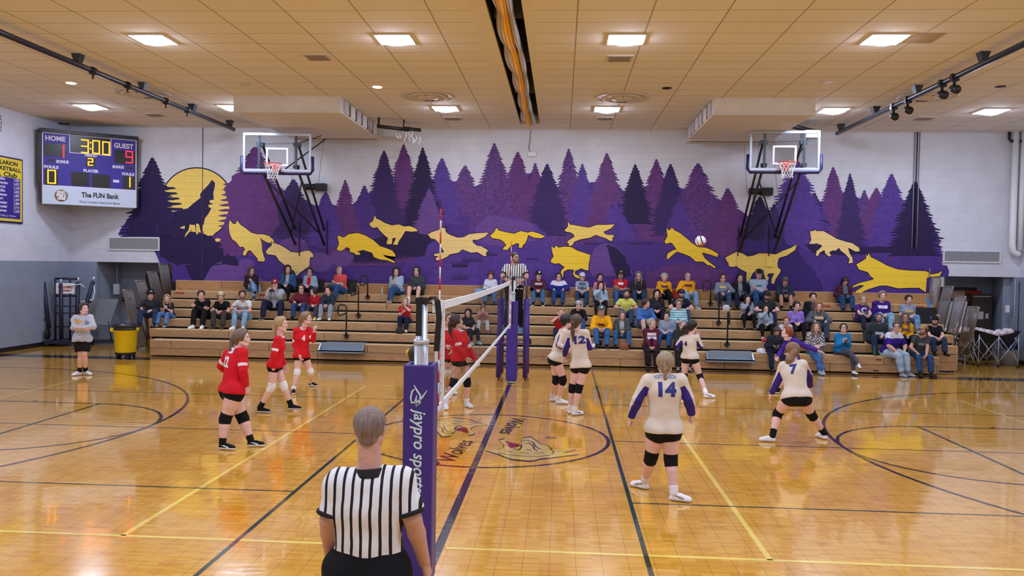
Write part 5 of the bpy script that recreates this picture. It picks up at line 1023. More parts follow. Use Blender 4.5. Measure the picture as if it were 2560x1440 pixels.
# ================================================================== PEOPLE ENGINE: signed-distance bodies meshed by surface nets
def smin(a, b, k):
    h = np.clip(.5+.5*(b-a)/k, 0, 1); return b*(1-h)+a*h-k*h*(1-h)
class Field:
    def __init__(s, lo, hi, h):
        s.h = h; s.lo = np.array(lo, float)-2.5*h; n = np.ceil((np.array(hi)-s.lo)/h+3).astype(int)
        s.ax = [(s.lo[i]+h*np.arange(n[i])).astype(np.float32) for i in range(3)]; s.F = np.full(tuple(n), .1, np.float32)
    def sub(s, lo, hi):
        r = []
        for i in range(3):
            a = int(max(0, math.floor((lo[i]-s.lo[i])/s.h))); b = int(min(len(s.ax[i]), math.ceil((hi[i]-s.lo[i])/s.h)+1))
            r.append(slice(a, max(a, b)))
        return tuple(r)
    def cone(s, a, b, ra, rb, k=.02, f=None, q=1.0, cut0=False, cut1=False, neg=False, off=0.0):
        ra += off; rb += off
        a = np.array(a, float); b = np.array(b, float); m = max(ra, rb)+.055
        sl = s.sub(np.minimum(a, b)-m, np.maximum(a, b)+m)
        X = s.ax[0][sl[0]][:,None,None]-a[0]; Y = s.ax[1][sl[1]][None,:,None]-a[1]; Z = s.ax[2][sl[2]][None,None,:]-a[2]
        d = b-a; L2 = float(d@d)
        if X.size == 0 or Y.size == 0 or Z.size == 0: return
        if L2 < 1e-10: t = np.zeros((1,1,1), np.float32); tt = t
        else: tt = (X*d[0]+Y*d[1]+Z*d[2])/L2; t = np.clip(tt, 0, 1)
        vx = X-t*d[0]; vy = Y-t*d[1]; vz = Z-t*d[2]; D = vx*vx+vy*vy+vz*vz
        if f is not None and q != 1.0:
            c = vx*f[0]+vy*f[1]+vz*f[2]; D = D+c*c*(1/(q*q)-1)
        D = np.sqrt(D)-(ra+(rb-ra)*t)
        if f is not None and q != 1.0: D = D*(.5+.5*q)
        L = math.sqrt(L2)
        if cut1: D = np.maximum(D, (tt-1)*L)
        if cut0: D = np.maximum(D, -tt*L)
        if neg: s.F[sl] = np.maximum(s.F[sl], -D)
        else: s.F[sl] = smin(s.F[sl], D.astype(np.float32), k)
    def plane(s, p, n):      # keep the side the normal points to
        X = s.ax[0][:,None,None]-p[0]; Y = s.ax[1][None,:,None]-p[1]; Z = s.ax[2][None,None,:]-p[2]
        s.F = np.maximum(s.F, -(X*n[0]+Y*n[1]+Z*n[2])).astype(np.float32)
    def wrinkle(s, amp, sc, seed=0):
        r = random.Random(seed); X = s.ax[0][:,None,None]; Y = s.ax[1][None,:,None]; Z = s.ax[2][None,None,:]; g = 0
        for i in range(4):
            a, b, c, p = r.uniform(-.7,.7)*sc, r.uniform(-.7,.7)*sc, r.uniform(.6,1.4)*sc, r.uniform(0,6)
            g = g+np.sin(a*X+b*Y+c*Z+p+1.3*np.sin(.6*sc*X+p*2)+1.1*np.sin(.5*sc*Y+p))
        s.F = (s.F+amp*g/2.2).astype(np.float32)
    def mesh(s):
        F = s.F; S = F < 0; A = np.zeros(tuple(n-1 for n in F.shape), np.int8)
        C = [(i,j,k) for i in (0,1) for j in (0,1) for k in (0,1)]
        def sh(M, c): return M[c[0]:M.shape[0]-1+c[0], c[1]:M.shape[1]-1+c[1], c[2]:M.shape[2]-1+c[2]]
        for c in C: A += sh(S, c)
        act = (A > 0) & (A < 8); I = np.argwhere(act)
        if len(I) == 0: return np.zeros((0,3)), np.zeros((0,4), int)
        vals = np.stack([F[I[:,0]+c[0], I[:,1]+c[1], I[:,2]+c[2]] for c in C], 1); P = np.zeros((len(I),3)); cnt = np.zeros(len(I))
        for a in range(8):
            for b in range(a+1, 8):
                if sum(abs(C[a][q]-C[b][q]) for q in range(3)) != 1: continue
                va, vb = vals[:,a], vals[:,b]; m = (va < 0) != (vb < 0); t = va[m]/(va[m]-vb[m])
                P[m] += np.array(C[a])+(np.array(C[b])-np.array(C[a]))*t[:,None]; cnt[m] += 1
        V = s.lo+s.h*(I+P/cnt[:,None]); idx = np.full(act.shape, -1, np.int64); idx[tuple(I.T)] = np.arange(len(I)); Q = []
        for ax in range(3):
            o = [q for q in range(3) if q != ax]; sl0 = [slice(None)]*3; sl1 = [slice(None)]*3
            sl0[ax] = slice(0,-1); sl1[ax] = slice(1,None)
            E_ = np.argwhere(S[tuple(sl0)] != S[tuple(sl1)]); E_ = E_[(E_[:,o[0]] > 0) & (E_[:,o[1]] > 0) & (E_[:,o[0]] < act.shape[o[0]]) & (E_[:,o[1]] < act.shape[o[1]])]
            if not len(E_): continue
            def g(da, db): T_ = E_.copy(); T_[:,o[0]] -= da; T_[:,o[1]] -= db; return idx[tuple(T_.T)]
            q = np.stack([g(1,1), g(0,1), g(0,0), g(1,0)], 1); ins = S[tuple(E_.T)]
            flip = ins if ax != 1 else ~ins; q[~flip] = q[~flip][:,::-1]; Q.append(q)
        Q = np.concatenate(Q); Q = Q[(Q >= 0).all(1)]; return V, Q
def npv(v): return np.array(v, float)
def nrm(v): v = npv(v); return v/max(1e-9, np.linalg.norm(v))
def ik(a, c, l1, l2, pole):
    a, c = npv(a), npv(c); d = c-a; L = np.linalg.norm(d); u = d/max(L, 1e-6)
    if L > (l1+l2)*.999: c = a+u*(l1+l2)*.999; L = (l1+l2)*.999
    L = max(L, abs(l1-l2)+.01); x = (l1*l1-l2*l2+L*L)/(2*L); h = math.sqrt(max(0, l1*l1-x*x)); p = npv(pole); p = p-u*(p@u)
    return a+u*x+nrm(p)*h, c
def rotm(yaw, pitch, roll=0):   # head rotation: yaw + = to the person's left, pitch + = looking up (faces -Y at rest)
    return np.array(Matrix.Rotation(yaw, 3, 'Z') @ Matrix.Rotation(-pitch, 3, 'X') @ Matrix.Rotation(roll, 3, 'Y'))
# ---- head (faces -Y, eyes at z=0, crown about +.12, chin about -.115)
def make_head(fem):
    f = Field((-.11,-.15,-.15), (.11,.13,.15), .0062); Y_ = (0,1,0)
    f.cone((0,.022,.035),(0,-.008,.038),.079,.075,.02,(1,0,0),.93)
    f.cone((0,-.03,-.01),(0,-.038,-.055),.060,.050,.03,(1,0,0),.95); f.cone((-.022,-.058,-.088),(.022,-.058,-.088),.024 if fem else .028,.024 if fem else .028,.02)
    f.cone((-.035,-.062,-.02),(-.03,-.066,-.03),.022,.022,.02); f.cone((.035,-.062,-.02),(.03,-.066,-.03),.022,.022,.02)
    for s in (-1,1):
        f.cone((s*.045,.005,-.05),(s*.03,-.045,-.09),.024 if fem else .028,.02,.02)
        f.cone((s*.034,-.108,.004),(s*.026,-.108,.004),.0145,.0145,neg=True)
        f.cone((s*.016,-.084,.024),(s*.044,-.078,.024),.010,.009,.012)
        f.cone((s*.078,.010,.012),(s*.074,.016,-.022),.016,.011,.006,(1,0,0),.5)
    f.cone((0,-.088,.008),(0,-.1025,-.024),.008,.0105,.012); f.cone((-.009,-.097,-.028),(.009,-.097,-.028),.0075,.0075,.008)
    f.cone((-.018,-.088,-.056),(.018,-.088,-.056),.0085,.0085,.008); f.cone((-.014,-.087,-.066),(.014,-.087,-.066),.0085,.0085,.008); f.cone((-.02,-.098,-.061),(.02,-.098,-.061),.0022,.0022,neg=True)
    f.cone((0,.015,-.06),(0,.03,-.14),.056,.052,.03)
    V, Q = f.mesh(); C_ = V[Q].mean(1); idx = np.zeros(len(Q), int)
    lip = (np.abs(C_[:,0]) < .023-.1*np.abs(C_[:,2]+.061)) & (np.abs(C_[:,2]+.061) < .0115) & (C_[:,1] < -.088); idx[lip] = 3
    brow = (np.abs(np.abs(C_[:,0])-.031) < .017) & (np.abs(C_[:,2]-.027+.12*(np.abs(C_[:,0])-.031)) < .0048) & (C_[:,1] < -.05); idx[brow] = 4
    m = MB()
    for s in (-1,1):
        m.sphere((s*.0305,-.077,.003), .0125, 1, 10); m.sphere((s*.0305,-.0858,.003), .0062, 2, 8)
        m.box((s*.0305-.0125,-.0890,.0122),(s*.0305+.0125,-.082,.0148), 2)
    return V, Q, idx, m
def pack(parts):
    """merge (V, [faces arrays], idx) parts into one"""
    Vs, F4, F3, i4, i3, o = [], [], [], [], [], 0
    for V, Fs, I in parts:
        p = 0; Vs.append(V)
        for F_ in Fs:
            ii = I[p:p+len(F_)]; p += len(F_)
            if not len(F_): continue
            (F4 if F_.shape[1] == 4 else F3).append(F_+o); (i4 if F_.shape[1] == 4 else i3).append(ii)
        o += len(V)
    out = []; idx = []
    if F4: out.append(np.concatenate(F4)); idx.append(np.concatenate(i4))
    if F3: out.append(np.concatenate(F3)); idx.append(np.concatenate(i3))
    return np.concatenate(Vs), out, np.concatenate(idx)
def mb_arr(m):
    q = [f for f in m.f if len(f) == 4]; t = [f for f in m.f if len(f) == 3]; iq = [m.m[i] for i, f in enumerate(m.f) if len(f) == 4]; it = [m.m[i] for i, f in enumerate(m.f) if len(f) == 3]
    Fs = [np.array(q, int)] if q else []; 
    if t: Fs.append(np.array(t, int))
    return np.array(m.v), Fs, np.array(iq+it, int)
HEADS = {}
for fem in (0, 1):
    V, Q, I, m = make_head(fem); HEADS[fem] = pack([(V, [Q], I), mb_arr(m)]); HEADS[fem] = (HEADS[fem][0]*npv((1.05,1.0,1.0)),)+HEADS[fem][1:]
def make_hand(pose):
    c1, c2 = dict(relax=(25,40), fist=(85,100), open=(6,8), grip=(55,70))[pose]; f = Field((-.03,-.07,-.11),(.21,.10,.05), .0055)
    f.cone((-.03,0,0),(.01,0,0),.024,.024,.01,(0,0,1),.8)
    for i, (y, L, r) in enumerate(((.030,.070,.0095),(.010,.078,.0098),(-.011,.072,.0094),(-.031,.056,.0085))):
        k = (.085,0,0); f.cone((.01,y*.6,0),(.084,y,0),.015,.0125,.010)
        a1 = math.radians(c1+i*2); a2 = math.radians(c1+c2); p0 = npv((.086,y,-.002)); p1 = p0+npv((math.cos(a1),y*1.2,-math.sin(a1)))*L*.52; p2 = p1+npv((math.cos(a2),y*.4,-math.sin(a2)))*L*.5
        f.cone(p0,p1,r,r*.92,.004); f.cone(p1,p2,r*.92,r*.75,.003)
    if pose == 'fist': T_ = [(.02,.030,-.008),(.055,.040,-.03),(.085,.018,-.048)]
    else: T_ = [(.02,.028,-.006),(.055,.054,-.018),(.088,.064,-.026)]
    f.cone(T_[0],T_[1],.014,.0105,.008); f.cone(T_[1],T_[2],.0105,.0085,.004); return f.mesh()
HANDS = {p: make_hand(p) for p in ('relax','fist','open','grip')}
def make_shoe(kind):
    f = Field((-.06,-.21,-.01),(.06,.11,.16), .0085); up = (0,0,1)
    f.cone((0,.045,.022),(0,-.02,.022),.040,.040,.015,up,.6); f.cone((0,-.02,.022),(.0,-.140,.022),.040,.045,.015,up,.55); n = len(f.F)
    f.cone((0,.035,.05),(0,-.045,.05),.040,.036,.03); f.cone((0,-.05,.05),(0,-.135,.035),.034,.034,.03); f.cone((0,.025,.07),(0,.028,.105 if kind != 'boot' else .14),.038,.040,.02)
    f.plane((0,0,.0),(0,0,1)); V, Q = f.mesh(); C_ = V[Q].mean(1); idx = np.where(C_[:,2] < .030, 1, 0)
    if kind == 'swoosh': idx[(np.abs(C_[:,0]) > .025) & (np.abs(C_[:,2]-.052-(C_[:,1]+.04)*.25) < .008) & (np.abs(C_[:,1]+.03) < .06)] = 2
    return V, Q, idx
SHOES = {k: make_shoe(k) for k in ('plain','swoosh','boot')}
# ---- hair shapes in head coordinates
HAIRS = {}
def make_hair(style):
    if style in HAIRS: return HAIRS[style]
    h = .0095; f = Field((-.2,-.16,-.52 if ('long' in style or 'pony' in style or 'braid' in style or 'wild' in style) else -.17),(.2,.3,.2), h)
    off = .024 if style in ('short','buzz') else .030
    if style in ('buzz','fringe'): off = .005
    if style in ('ponylow','pony','ponylong','ponyhigh','ponyside','ponyblown','braid','bunlow','bun'): off = .021
    f.cone((0,.024,.038),(0,-.006,.042),.082,.079,.02,off=off)
    if style not in ('buzz','fringe','short'): f.cone((0,-.060,.075),(0,-.02,.11),.030,.03,.03,(0,0,1),.8)
    f.cone((0,.045,.0),(0,.045,-.04),.062,.05,.02,off=off*.6)
    if style == 'fringe': f.cone((0,-.02,.16),(0,.0,.16),.075,.075,neg=True)
    a, b_ = (1.0,.62) if style in ('short','buzz','fringe') else (1.0,.38)
    n = nrm((0,a,b_)); p0 = (0,-.066,.066) if style != 'short' else (0,-.064,.066)
    if style == 'swept': p0 = (0,-.062,.066)
    f.plane(p0, n)
    if style in ('short','buzz','fringe'): f.plane((0,.0,-.055),(0,.25,1))
    if style.startswith('long') or style == 'wild':
        L_ = {'long':-.25,'longer':-.36,'longmid':-.17,'wild':-.24}.get(style.split('_')[0], -.25); w = .03 if style != 'wild' else .045
        for s in (-1,1):
            f.cone((s*.070,.0,.04),(s*.092,-.012,-.10),.024,w,.03,(1,0,0),.75); f.cone((s*.092,-.012,-.10),(s*.088,-.045,L_),w,.022,.03,(1,0,0),.8)
            f.cone((s*.05,.06,.0),(s*.07,.065,L_),.045,.035,.03)
        f.cone((0,.075,0),(0,.09,L_),.055,.05,.03)
        if style == 'wild':
            r = random.Random(5)
            for k in range(16): an = r.uniform(.2,2.94); z = r.uniform(-.2,.06); f.cone((.09*math.cos(an),.02+.07*math.sin(an),z),(.125*math.cos(an),.03+.09*math.sin(an),z-.05),.022,.016,.012)
    if style.startswith('pony'):
        T_ = {'pony':[(0,.105,.06),(0,.145,.05),(0,.16,-.06),(0,.15,-.20)], 'ponylow':[(0,.10,-.02),(0,.13,-.03),(0,.125,-.12),(0,.11,-.26)], 'ponylong':[(0,.105,.04),(0,.135,.0),(0.0,.15,-.14),(0,.12,-.38)],
              'ponyhigh':[(0,.10,.09),(0,.15,.10),(.02,.18,.0),(.0,.17,-.14)], 'ponyside':[(0,.10,.03),(.05,.15,.0),(.12,.17,-.10),(.22,.15,-.24)], 'ponyblown':[(0,.10,.03),(.07,.13,-.02),(.15,.13,-.13),(.17,.10,-.28)]}[style]
        R_ = [.016,.028,.034,.012] if style != 'ponyside' else [.02,.05,.055,.02]
        if style == 'ponyblown': R_ = [.02,.045,.06,.02]
        for i in range(3): f.cone(T_[i],T_[i+1],R_[i],R_[i+1],.015)
    if style == 'bun': f.cone((0,.075,.115),(0,.08,.13),.032,.030,.008)
    if style == 'bunlow': f.cone((0,.125,.0),(0,.13,.01),.034,.030,.008)
    if style == 'braid':
        for k in range(9): z = .02-.028*k; y = .112+.012*math.sin(k*.5); f.cone((-.008+.016*(k % 2),y,z),(.008-.016*(k % 2),y,z-.012),.019-.0009*k,.018-.0009*k,.004)
    if style == 'curly' or style == 'mop':
        r = random.Random(2)
        HR_ = .108
        for k in range(46): an = r.uniform(-.75,3.89); e = r.uniform(-.45,1.4); rr = .104; p = npv((rr*math.cos(an)*math.cos(e), .012+rr*math.sin(an)*math.cos(e), .035+rr*.9*math.sin(e))); f.cone(p,p*1.02,.022 if style == 'curly' else .026,.018,.008)
        if style == 'mop':
            for s in (-1,1): f.cone((s*.08,-.01,.03),(s*.088,-.01,-.06),.026,.024,.02)
    f.cone((0,-.006,-.03),(0,-.03,-.09),.070,.06,neg=True,f=(1,0,0),q=1.0) if style.startswith('long') or style == 'wild' else None
    r_ = f.mesh(); HAIRS[style] = r_; return r_
def make_cap(kind):
    if kind in HAIRS: return HAIRS[kind]
    f = Field((-.17,-.23,-.03),(.17,.22,.18), .008)
    if kind == 'bucket':
        f.cone((0,.015,.04),(0,.012,.075),.108,.098,.02); f.plane((0,0,.025),(0,0,1)); f.cone((0,.01,.035),(0,.01,.036),.155,.155,.01,(0,0,1),.12)
    else:
        f.cone((0,.022,.045),(0,.0,.050),.104,.100,.02); f.plane((0,0,.030),nrm((0,.10,1)))
        s = 1 if kind == 'capback' else -1; y0 = .02
        f.cone((0,y0+s*.07,.044),(0,y0+s*.150,.034 if s < 0 else .03),.070,.062,.008,(0,0,1),.16)
    r_ = f.mesh(); HAIRS[kind] = r_; return r_
def place(arr, Mt, o, flip=False, sc=1.0):
    V, Q = arr[0], arr[1]; V2 = (V*sc) @ Mt.T+npv(o)
    return V2, (Q[:,::-1] if flip else Q)
# ---- colours
SKIN = {'a':(222,178,164), 'b':(206,160,142), 'c':(190,142,120), 'd':(170,122,98), 'p':(232,190,182)}
def skin(k): return mat('skin_'+k, SKIN[k], .5, var=(14,.05))
def hairm(c): return mat('hair_%d_%d_%d' % c, tuple(int(v*.86) for v in c), .45, bump=(26,.9,(3,3,.35)), var=(22,.28,(3,3,.4)))
def cloth(c, n='cloth'): return mat('%s_%d_%d_%d' % ((n,)+tuple(c)), c, .85 if n != 'satin' else .5, bump=(11,.9), var=(5,.06) if n != 'denim' else (9,.28), spec=.25)
m_eyew = mat('eye_white', (225,222,220), .3); m_eyed = mat('eye_dark', (38,26,24), .3); m_lens = mat('spectacle_frame', (26,24,28), .35)
LIP = {}
def lipm(k): c = SKIN[k]; return mat('lip_'+k, (int(c[0]*.90), int(c[1]*.76), int(c[2]*.77)), .45)
PEOPLE = []
def person(J, o):
    """J: joint positions in world; keys hipL hipR kneeL kneeR ankL ankR shL shR elL elR wrL wrR head, optional mid. o: options"""
    root = npv(o['root']); J = {k: npv(v)-root for k, v in J.items()}
    g = o.get('g', 1.0); fem = o.get('fem', 0); S = o.get('S', 1.0); hc = o.get('hair', ('short',(60,40,30))); sk = o.get('skin','a'); hh = o.get('vox', .021)
    hipc = (J['hipL']+J['hipR'])/2; shc = (J['shL']+J['shR'])/2; U = nrm(shc-hipc); Rl = nrm(J['shL']-J['shR']); F = nrm(np.cross(Rl, U)); Rl = nrm(np.cross(U, F)); Rp = nrm(J['hipL']-J['hipR']); Fp = nrm(np.cross(Rp, U))
    TL = np.linalg.norm(shc-hipc); nb = shc+U*.035*S; head = J['head']
    bow = o.get('bow', 0.0)
    p1 = hipc+(shc-hipc)*.40-F*bow*.5; p2 = hipc+(shc-hipc)*.74-F*bow*.4
    hip = 1.0+.06*fem; wa = 1.0-.10*fem; torso = []
    torso.append((hipc-Rp*.055*S,hipc+Rp*.055*S,.108*S*g*hip,.108*S*g*hip,.04,Fp,.86))
    torso.append((hipc+U*.03,p1,.118*S*g*hip,.112*S*g*wa*(1+o.get('belly',0)*.15),.05,F,.78))
    torso.append((p1-Rl*.02,p2-Rl*.02,.108*S*g*wa,.120*S*g*(1-.05*fem),.05,F,.76)); torso.append((p1+Rl*.02,p2+Rl*.02,.108*S*g*wa,.120*S*g*(1-.05*fem),.05,F,.76))
    torso.append((p2-Rl*.05*S,p2+Rl*.05*S,.112*S*g*(1-.06*fem),.112*S*g*(1-.06*fem),.04,F,.78))
    torso.append((J['shL']-U*.01,J['shR']-U*.01,(.054-.004*fem)*S*g**.5,(.054-.004*fem)*S*g**.5,.05,None,1))
    for s, q in ((1,'L'),(-1,'R')):
        torso.append((nb-U*.01+Rl*s*.03,J['sh'+q]+U*.012-Rl*s*.02,.040*S,.034*S,.03,None,1))
        torso.append((hipc+Rp*s*.065*S-Fp*.045*S-U*.015*S,hipc+Rp*s*.065*S-Fp*.04*S-U*.04*S,.085*S*g*hip,.08*S*g*hip,.03,None,1))
        if fem: torso.append((p2+Rl*s*.062*S+F*.058*S*g-U*.01,p2+Rl*s*.066*S+F*.066*S*g-U*.03*S,.052*S*g,.054*S*g,.03,None,1))
    if o.get('belly',0): torso.append((p1+F*.04*S-U*.03,p1+F*.045*S-U*.06,.11*S*g*(1+.12*o['belly']),.11*S*g*(1+.1*o['belly']),.05,None,1))
    def arm(q):
        a, b, c = J['sh'+q], J['el'+q], J['wr'+q]; ga = g**.7*o.get('garm',1)
        return [(a,b,.050*S*ga,.040*S*ga),(b,b+(c-b)*.3,.040*S*ga,.040*S*ga),(b+(c-b)*.3,c,.040*S*ga,.027*S)]
    def leg(q):
        a, b, c = J['hip'+q], J['knee'+q], J['ank'+q]; gl = g**.9*o.get('gleg',1); out = nrm(J['hip'+q]-hipc)
        return [(a+out*.012,a+(b-a)*.5,.092*S*gl*hip,.078*S*gl),(a+(b-a)*.5,b,.078*S*gl,.056*S*gl**.7),(b,b+(c-b)*.32,.054*S*gl**.7,.058*S*gl**.7),(b+(c-b)*.32,c,.058*S*gl**.7,.036*S*gl**.4)]
    A = {q: arm(q) for q in 'LR'}; G = {q: leg(q) for q in 'LR'}
    allp = [t[:4] for t in torso]+[x for q in 'LR' for x in A[q]+G[q]]
    lo = np.min([np.minimum(t[0],t[1])-max(t[2],t[3]) for t in allp]+[head-.06], 0)-.05; hi = np.max([np.maximum(t[0],t[1])+max(t[2],t[3]) for t in allp]+[head+.05], 0)+.05
    # body
    f = Field(lo, hi, hh)
    for t in torso: f.cone(t[0],t[1],t[2]*.97,t[3]*.97,t[4],t[5],t[6])
    for q in 'LR':
        for i, t in enumerate(A[q]): f.cone(*t, .03 if i == 0 else .012)
        for i, t in enumerate(G[q]): f.cone(*t, .03 if i == 0 else .012)
    HR = o['hrot'] if isinstance(o.get('hrot'), np.ndarray) else np.eye(3)
    chin = head+HR @ npv((0,.012,-.055)); f.cone(nb-U*.03,chin,.058*S*(1-.12*fem),.052*S*(1-.1*fem),.03)
    V, Q = f.mesh(); parts = [(V, [Q], np.zeros(len(Q), int))]
    hs = o.get('hs', .5+.5*S); HV, HF, HI = HEADS[fem]; parts.append(((HV*hs) @ HR.T+head, [x for x in HF], HI))
    hands = o.get('hands', ('relax','relax')); thd = o.get('thumb', (None,None))
    for i, q in enumerate('LR'):
        if hands[i] is None: continue
        d = nrm(J['wr'+q]-J['el'+q]); 
        if o.get('hdir') and o['hdir'][i] is not None: d = nrm(npv(o['hdir'][i]))
        th = npv(thd[i]) if thd[i] is not None else F*.8+U*.5; th = th-d*(th@d)
        if np.linalg.norm(th) < .1: th = Rl-d*(Rl@d)
        th = nrm(th); dz = np.cross(d, th); dz = dz if q == 'R' else -dz; Mt = np.stack([d,th,dz],1)
        Vh, Qh = place(HANDS[hands[i]], Mt, J['wr'+q]+d*.0, flip=(q == 'L'), sc=S*.98*(1 if not fem else .93)*o.get('handsc',1.0)); parts.append((Vh, [Qh], np.zeros(len(Qh), int)))
    V, Fs, I = pack(parts); body = mkmesh('person', V, Fs, [skin(sk), m_eyew, m_eyed, lipm(sk), hairm(tuple(int(c*.8) for c in hc[1]))], I); body.location = root
    tag(body, o['label'], 'person', o.get('group')); P = dict(o=body, J=J, F=F, U=U, Rl=Rl, p2=p2, p1=p1, hipc=hipc, S=S, HR=HR, head=head)
    # --- trousers / shorts
    bt = o.get('bottom')
    if bt:
        kind, c = bt[0], bt[1]; off = {'jeans':.014,'leggings':.006,'shorts':.018,'spandex':.007,'slacks':.020,'sweats':.018,'skirt':.02}[kind]; mt = cloth(c, 'denim' if kind == 'jeans' else 'cloth')
        fr = {'shorts':.85,'spandex':o.get('spx',.30),'skirt':.9}.get(kind, 9); f = Field(lo-.03, hi+.03, hh*.9)
        for i, t in enumerate(torso[:2]+torso[6:7]+torso[8 if not fem else 9:(9 if not fem else 10)]): f.cone(t[0],t[1],t[2],t[3],t[4],t[5],t[6],off=off)
        for t in torso:
            if t[2] < .1*S*g*hip and t[2] > .07*S*g and t[5] is None and np.dot(t[0]-hipc, U) < .02: f.cone(t[0],t[1],t[2],t[3],t[4],None,1,off=off)
        f.plane(hipc+U*.13*S, -U)
        for q in 'LR':
            if fr < 1:
                a, b = J['hip'+q], J['knee'+q]; e = a+(b-a)*fr; gl = g**.9*o.get('gleg',1)
                f.cone(a+nrm(a-hipc)*.012, e, .092*S*gl*hip, (.092+(.056-.092)*fr*.85)*S*gl+(.02 if kind == 'shorts' else 0), .03, cut1=True, off=off)
            else:
                sh_ = G[q]; f.cone(*sh_[0], .03, off=off); f.cone(*sh_[1], .015, off=off)
                lo_ = .02 if kind in ('jeans','slacks','sweats') else 0
                f.cone(*sh_[2], .015, off=off); e = sh_[3]; f.cone(e[0], e[0]+(e[1]-e[0])*.94, e[2], e[3]+lo_, .015, cut1=True, off=off)
        if kind != 'leggings' and kind != 'spandex': f.wrinkle(.003, 34, len(PEOPLE))
        V, Q = f.mesh(); mkmesh({'jeans':'jeans','leggings':'leggings','shorts':'shorts','spandex':'shorts','slacks':'trousers','sweats':'sweatpants','skirt':'skirt'}[kind], V, [Q], mt, None, body)
    # --- top
    tp = o.get('top')
    if tp:
        kind, c = tp[0], tp[1]; off = {'tee':.016,'long':.017,'hoodie':.026,'jacket':.030,'tank':.010,'jersey':.013,'sweat':.024,'polo':.015}[kind]*o.get('loose',1); sl = {'tee':.62,'tank':-1,'polo':.72}.get(kind, 1.93)
        if 'sleeve' in o: sl = o['sleeve']
        hm = tp[2] if len(tp) > 2 else .02
        f = Field(lo-.04, hi+.04, hh*(.85 if hh > .015 else .66))
        for t in torso: f.cone(t[0],t[1],t[2],t[3],t[4],t[5],t[6],off=off*(.75 if t[2] < .05 else 1))
        if hm < -.06: f.cone(hipc, hipc+U*(hm-.0), .125*S*g*hip, .13*S*g*hip, .03, Fp, .9, off=off)
        for q in 'LR': f.cone(J['hip'+q]+nrm(J['hip'+q]-hipc)*.012, J['hip'+q]+(J['knee'+q]-J['hip'+q])*.22, .092*S*g**.9*o.get('gleg',1)*hip, .088*S*g**.9*o.get('gleg',1), .03, off=max(off,.018))
        if hm < .05: f.cone(hipc+U*.02, p2-U*.04, .118*S*g*hip, .112*S*g, .05, F, .80, off=off*(1 if kind == 'jersey' else 1.4))
        if kind in ('sweat','hoodie','jacket'): f.cone(hipc-Rp*.05*S, hipc+Rp*.05*S, .112*S*g*hip, .112*S*g*hip, .04, Fp, .95, off=off*1.1)
        f.plane(hipc+U*hm*S, U)
        for q in 'LR':
            a_ = A[q]
            if sl > 0:
                if sl <= 1: e = a_[0][0]+(a_[0][1]-a_[0][0])*sl; f.cone(a_[0][0], e, a_[0][2], a_[0][3]+.006, .03, cut1=True, off=off)
                else:
                    f.cone(*a_[0], .03, off=off); f.cone(*a_[1], .012, off=off); e = a_[2]; k_ = sl-1; f.cone(e[0], e[0]+(e[1]-e[0])*min(1, k_), e[2], e[3]+.004, .012, cut1=True, off=off*.9)
        f.cone(nb-U*.005, chin, .060*S, .062*S, neg=True)
        if kind == 'tank':
            for s in (-1,1): pass
        f.wrinkle({'jersey':.0028,'tee':.0042,'polo':.004}.get(kind, .0055)*o.get('wr',1), 30 if kind != 'jersey' else 26, len(PEOPLE)+5)
        if kind == 'hoodie' and o.get('hood',1): f.cone(nb-F*.05+U*.0-Rl*.05, nb-F*.05+Rl*.05, .042, .042, .02); 
        if kind in ('hoodie',):
            for s in (-1,1): f.cone(nb-F*.03+Rl*s*.065+U*.01, nb+F*.055+Rl*s*.035-U*.025, .024, .018, .015)
        V, Q = f.mesh(); C_ = V; idx = None; mats_ = [cloth(c)]; mask = None
        nr = np.zeros_like(V); fn = np.cross(V[Q[:,1]]-V[Q[:,0]], V[Q[:,2]]-V[Q[:,0]])
        for j in range(4): np.add.at(nr, Q[:,j], fn)
        nr /= np.maximum(1e-12, np.linalg.norm(nr, axis=1))[:,None]
        def armt(q):     # parameter along the arm (0 shoulder, 1 elbow, 2 wrist) and distance
            a, b, c2 = J['sh'+q], J['el'+q], J['wr'+q]
            def seg(a, b): d = b-a; t = np.clip(((C_-a) @ d)/(d @ d), 0, 1); return t, np.linalg.norm(C_-a-t[:,None]*d, axis=1)
            t1, d1 = seg(a, b); t2, d2 = seg(b, c2); return np.where(d1 < d2, t1, 1+t2), np.minimum(d1, d2)
        ex_ = o.get('trim'); c2_ = None
        if ex_ == 'purplesleeve':
            c2_ = (58,42,136); mask = np.full(len(V), -1.)
            for q, s in (('L',1),('R',-1)):
                t, d = armt(q); od = nrm(J['sh'+q]-shc); ax_ = nrm(J['wr'+q]-J['sh'+q]); dn = -U-od*.6; dn = dn-ax_*(dn@ax_); dn = nrm(dn)
                mask = np.maximum(mask, np.minimum(np.minimum((t-.30)*3, (.085-d)*20), (nr @ dn)-.15+t*.55))
        if ex_ and isinstance(ex_, tuple):
            c2_ = ex_[1]; t1_, d1_ = armt('L'); t2_, d2_ = armt('R'); h_ = (C_-shc) @ U
            if ex_[0] == 'shoulder': mask = np.minimum(h_+.03, .09-h_)*10; mask = np.maximum(mask, np.minimum(np.where(d1_ < d2_, np.minimum(t1_-.1,.35-t1_), np.minimum(t2_-.1,.35-t2_))*3, (.1-np.minimum(d1_,d2_))*20))
            if ex_[0] == 'open': mask = np.minimum(np.minimum(.055+.06*np.maximum(0, -h_)-np.abs((C_-shc) @ Rl), ((nr @ F)-.3)*.1), np.minimum(((C_-hipc) @ U), np.minimum(d1_, d2_)-.058))*10
            if ex_[0] == 'yoke': mask = -(((C_-p2) @ U)-.035)*10; c2_ = (176,166,160)
        if c2_ is not None: mats_ = [cloth2(c, c2_)]
        if ex_ in ('redband','refcuff'):
            cm_ = mat('trim_white', (236,236,240), .7) if ex_ == 'redband' else mat('cuff_black', (18,18,22), .8)
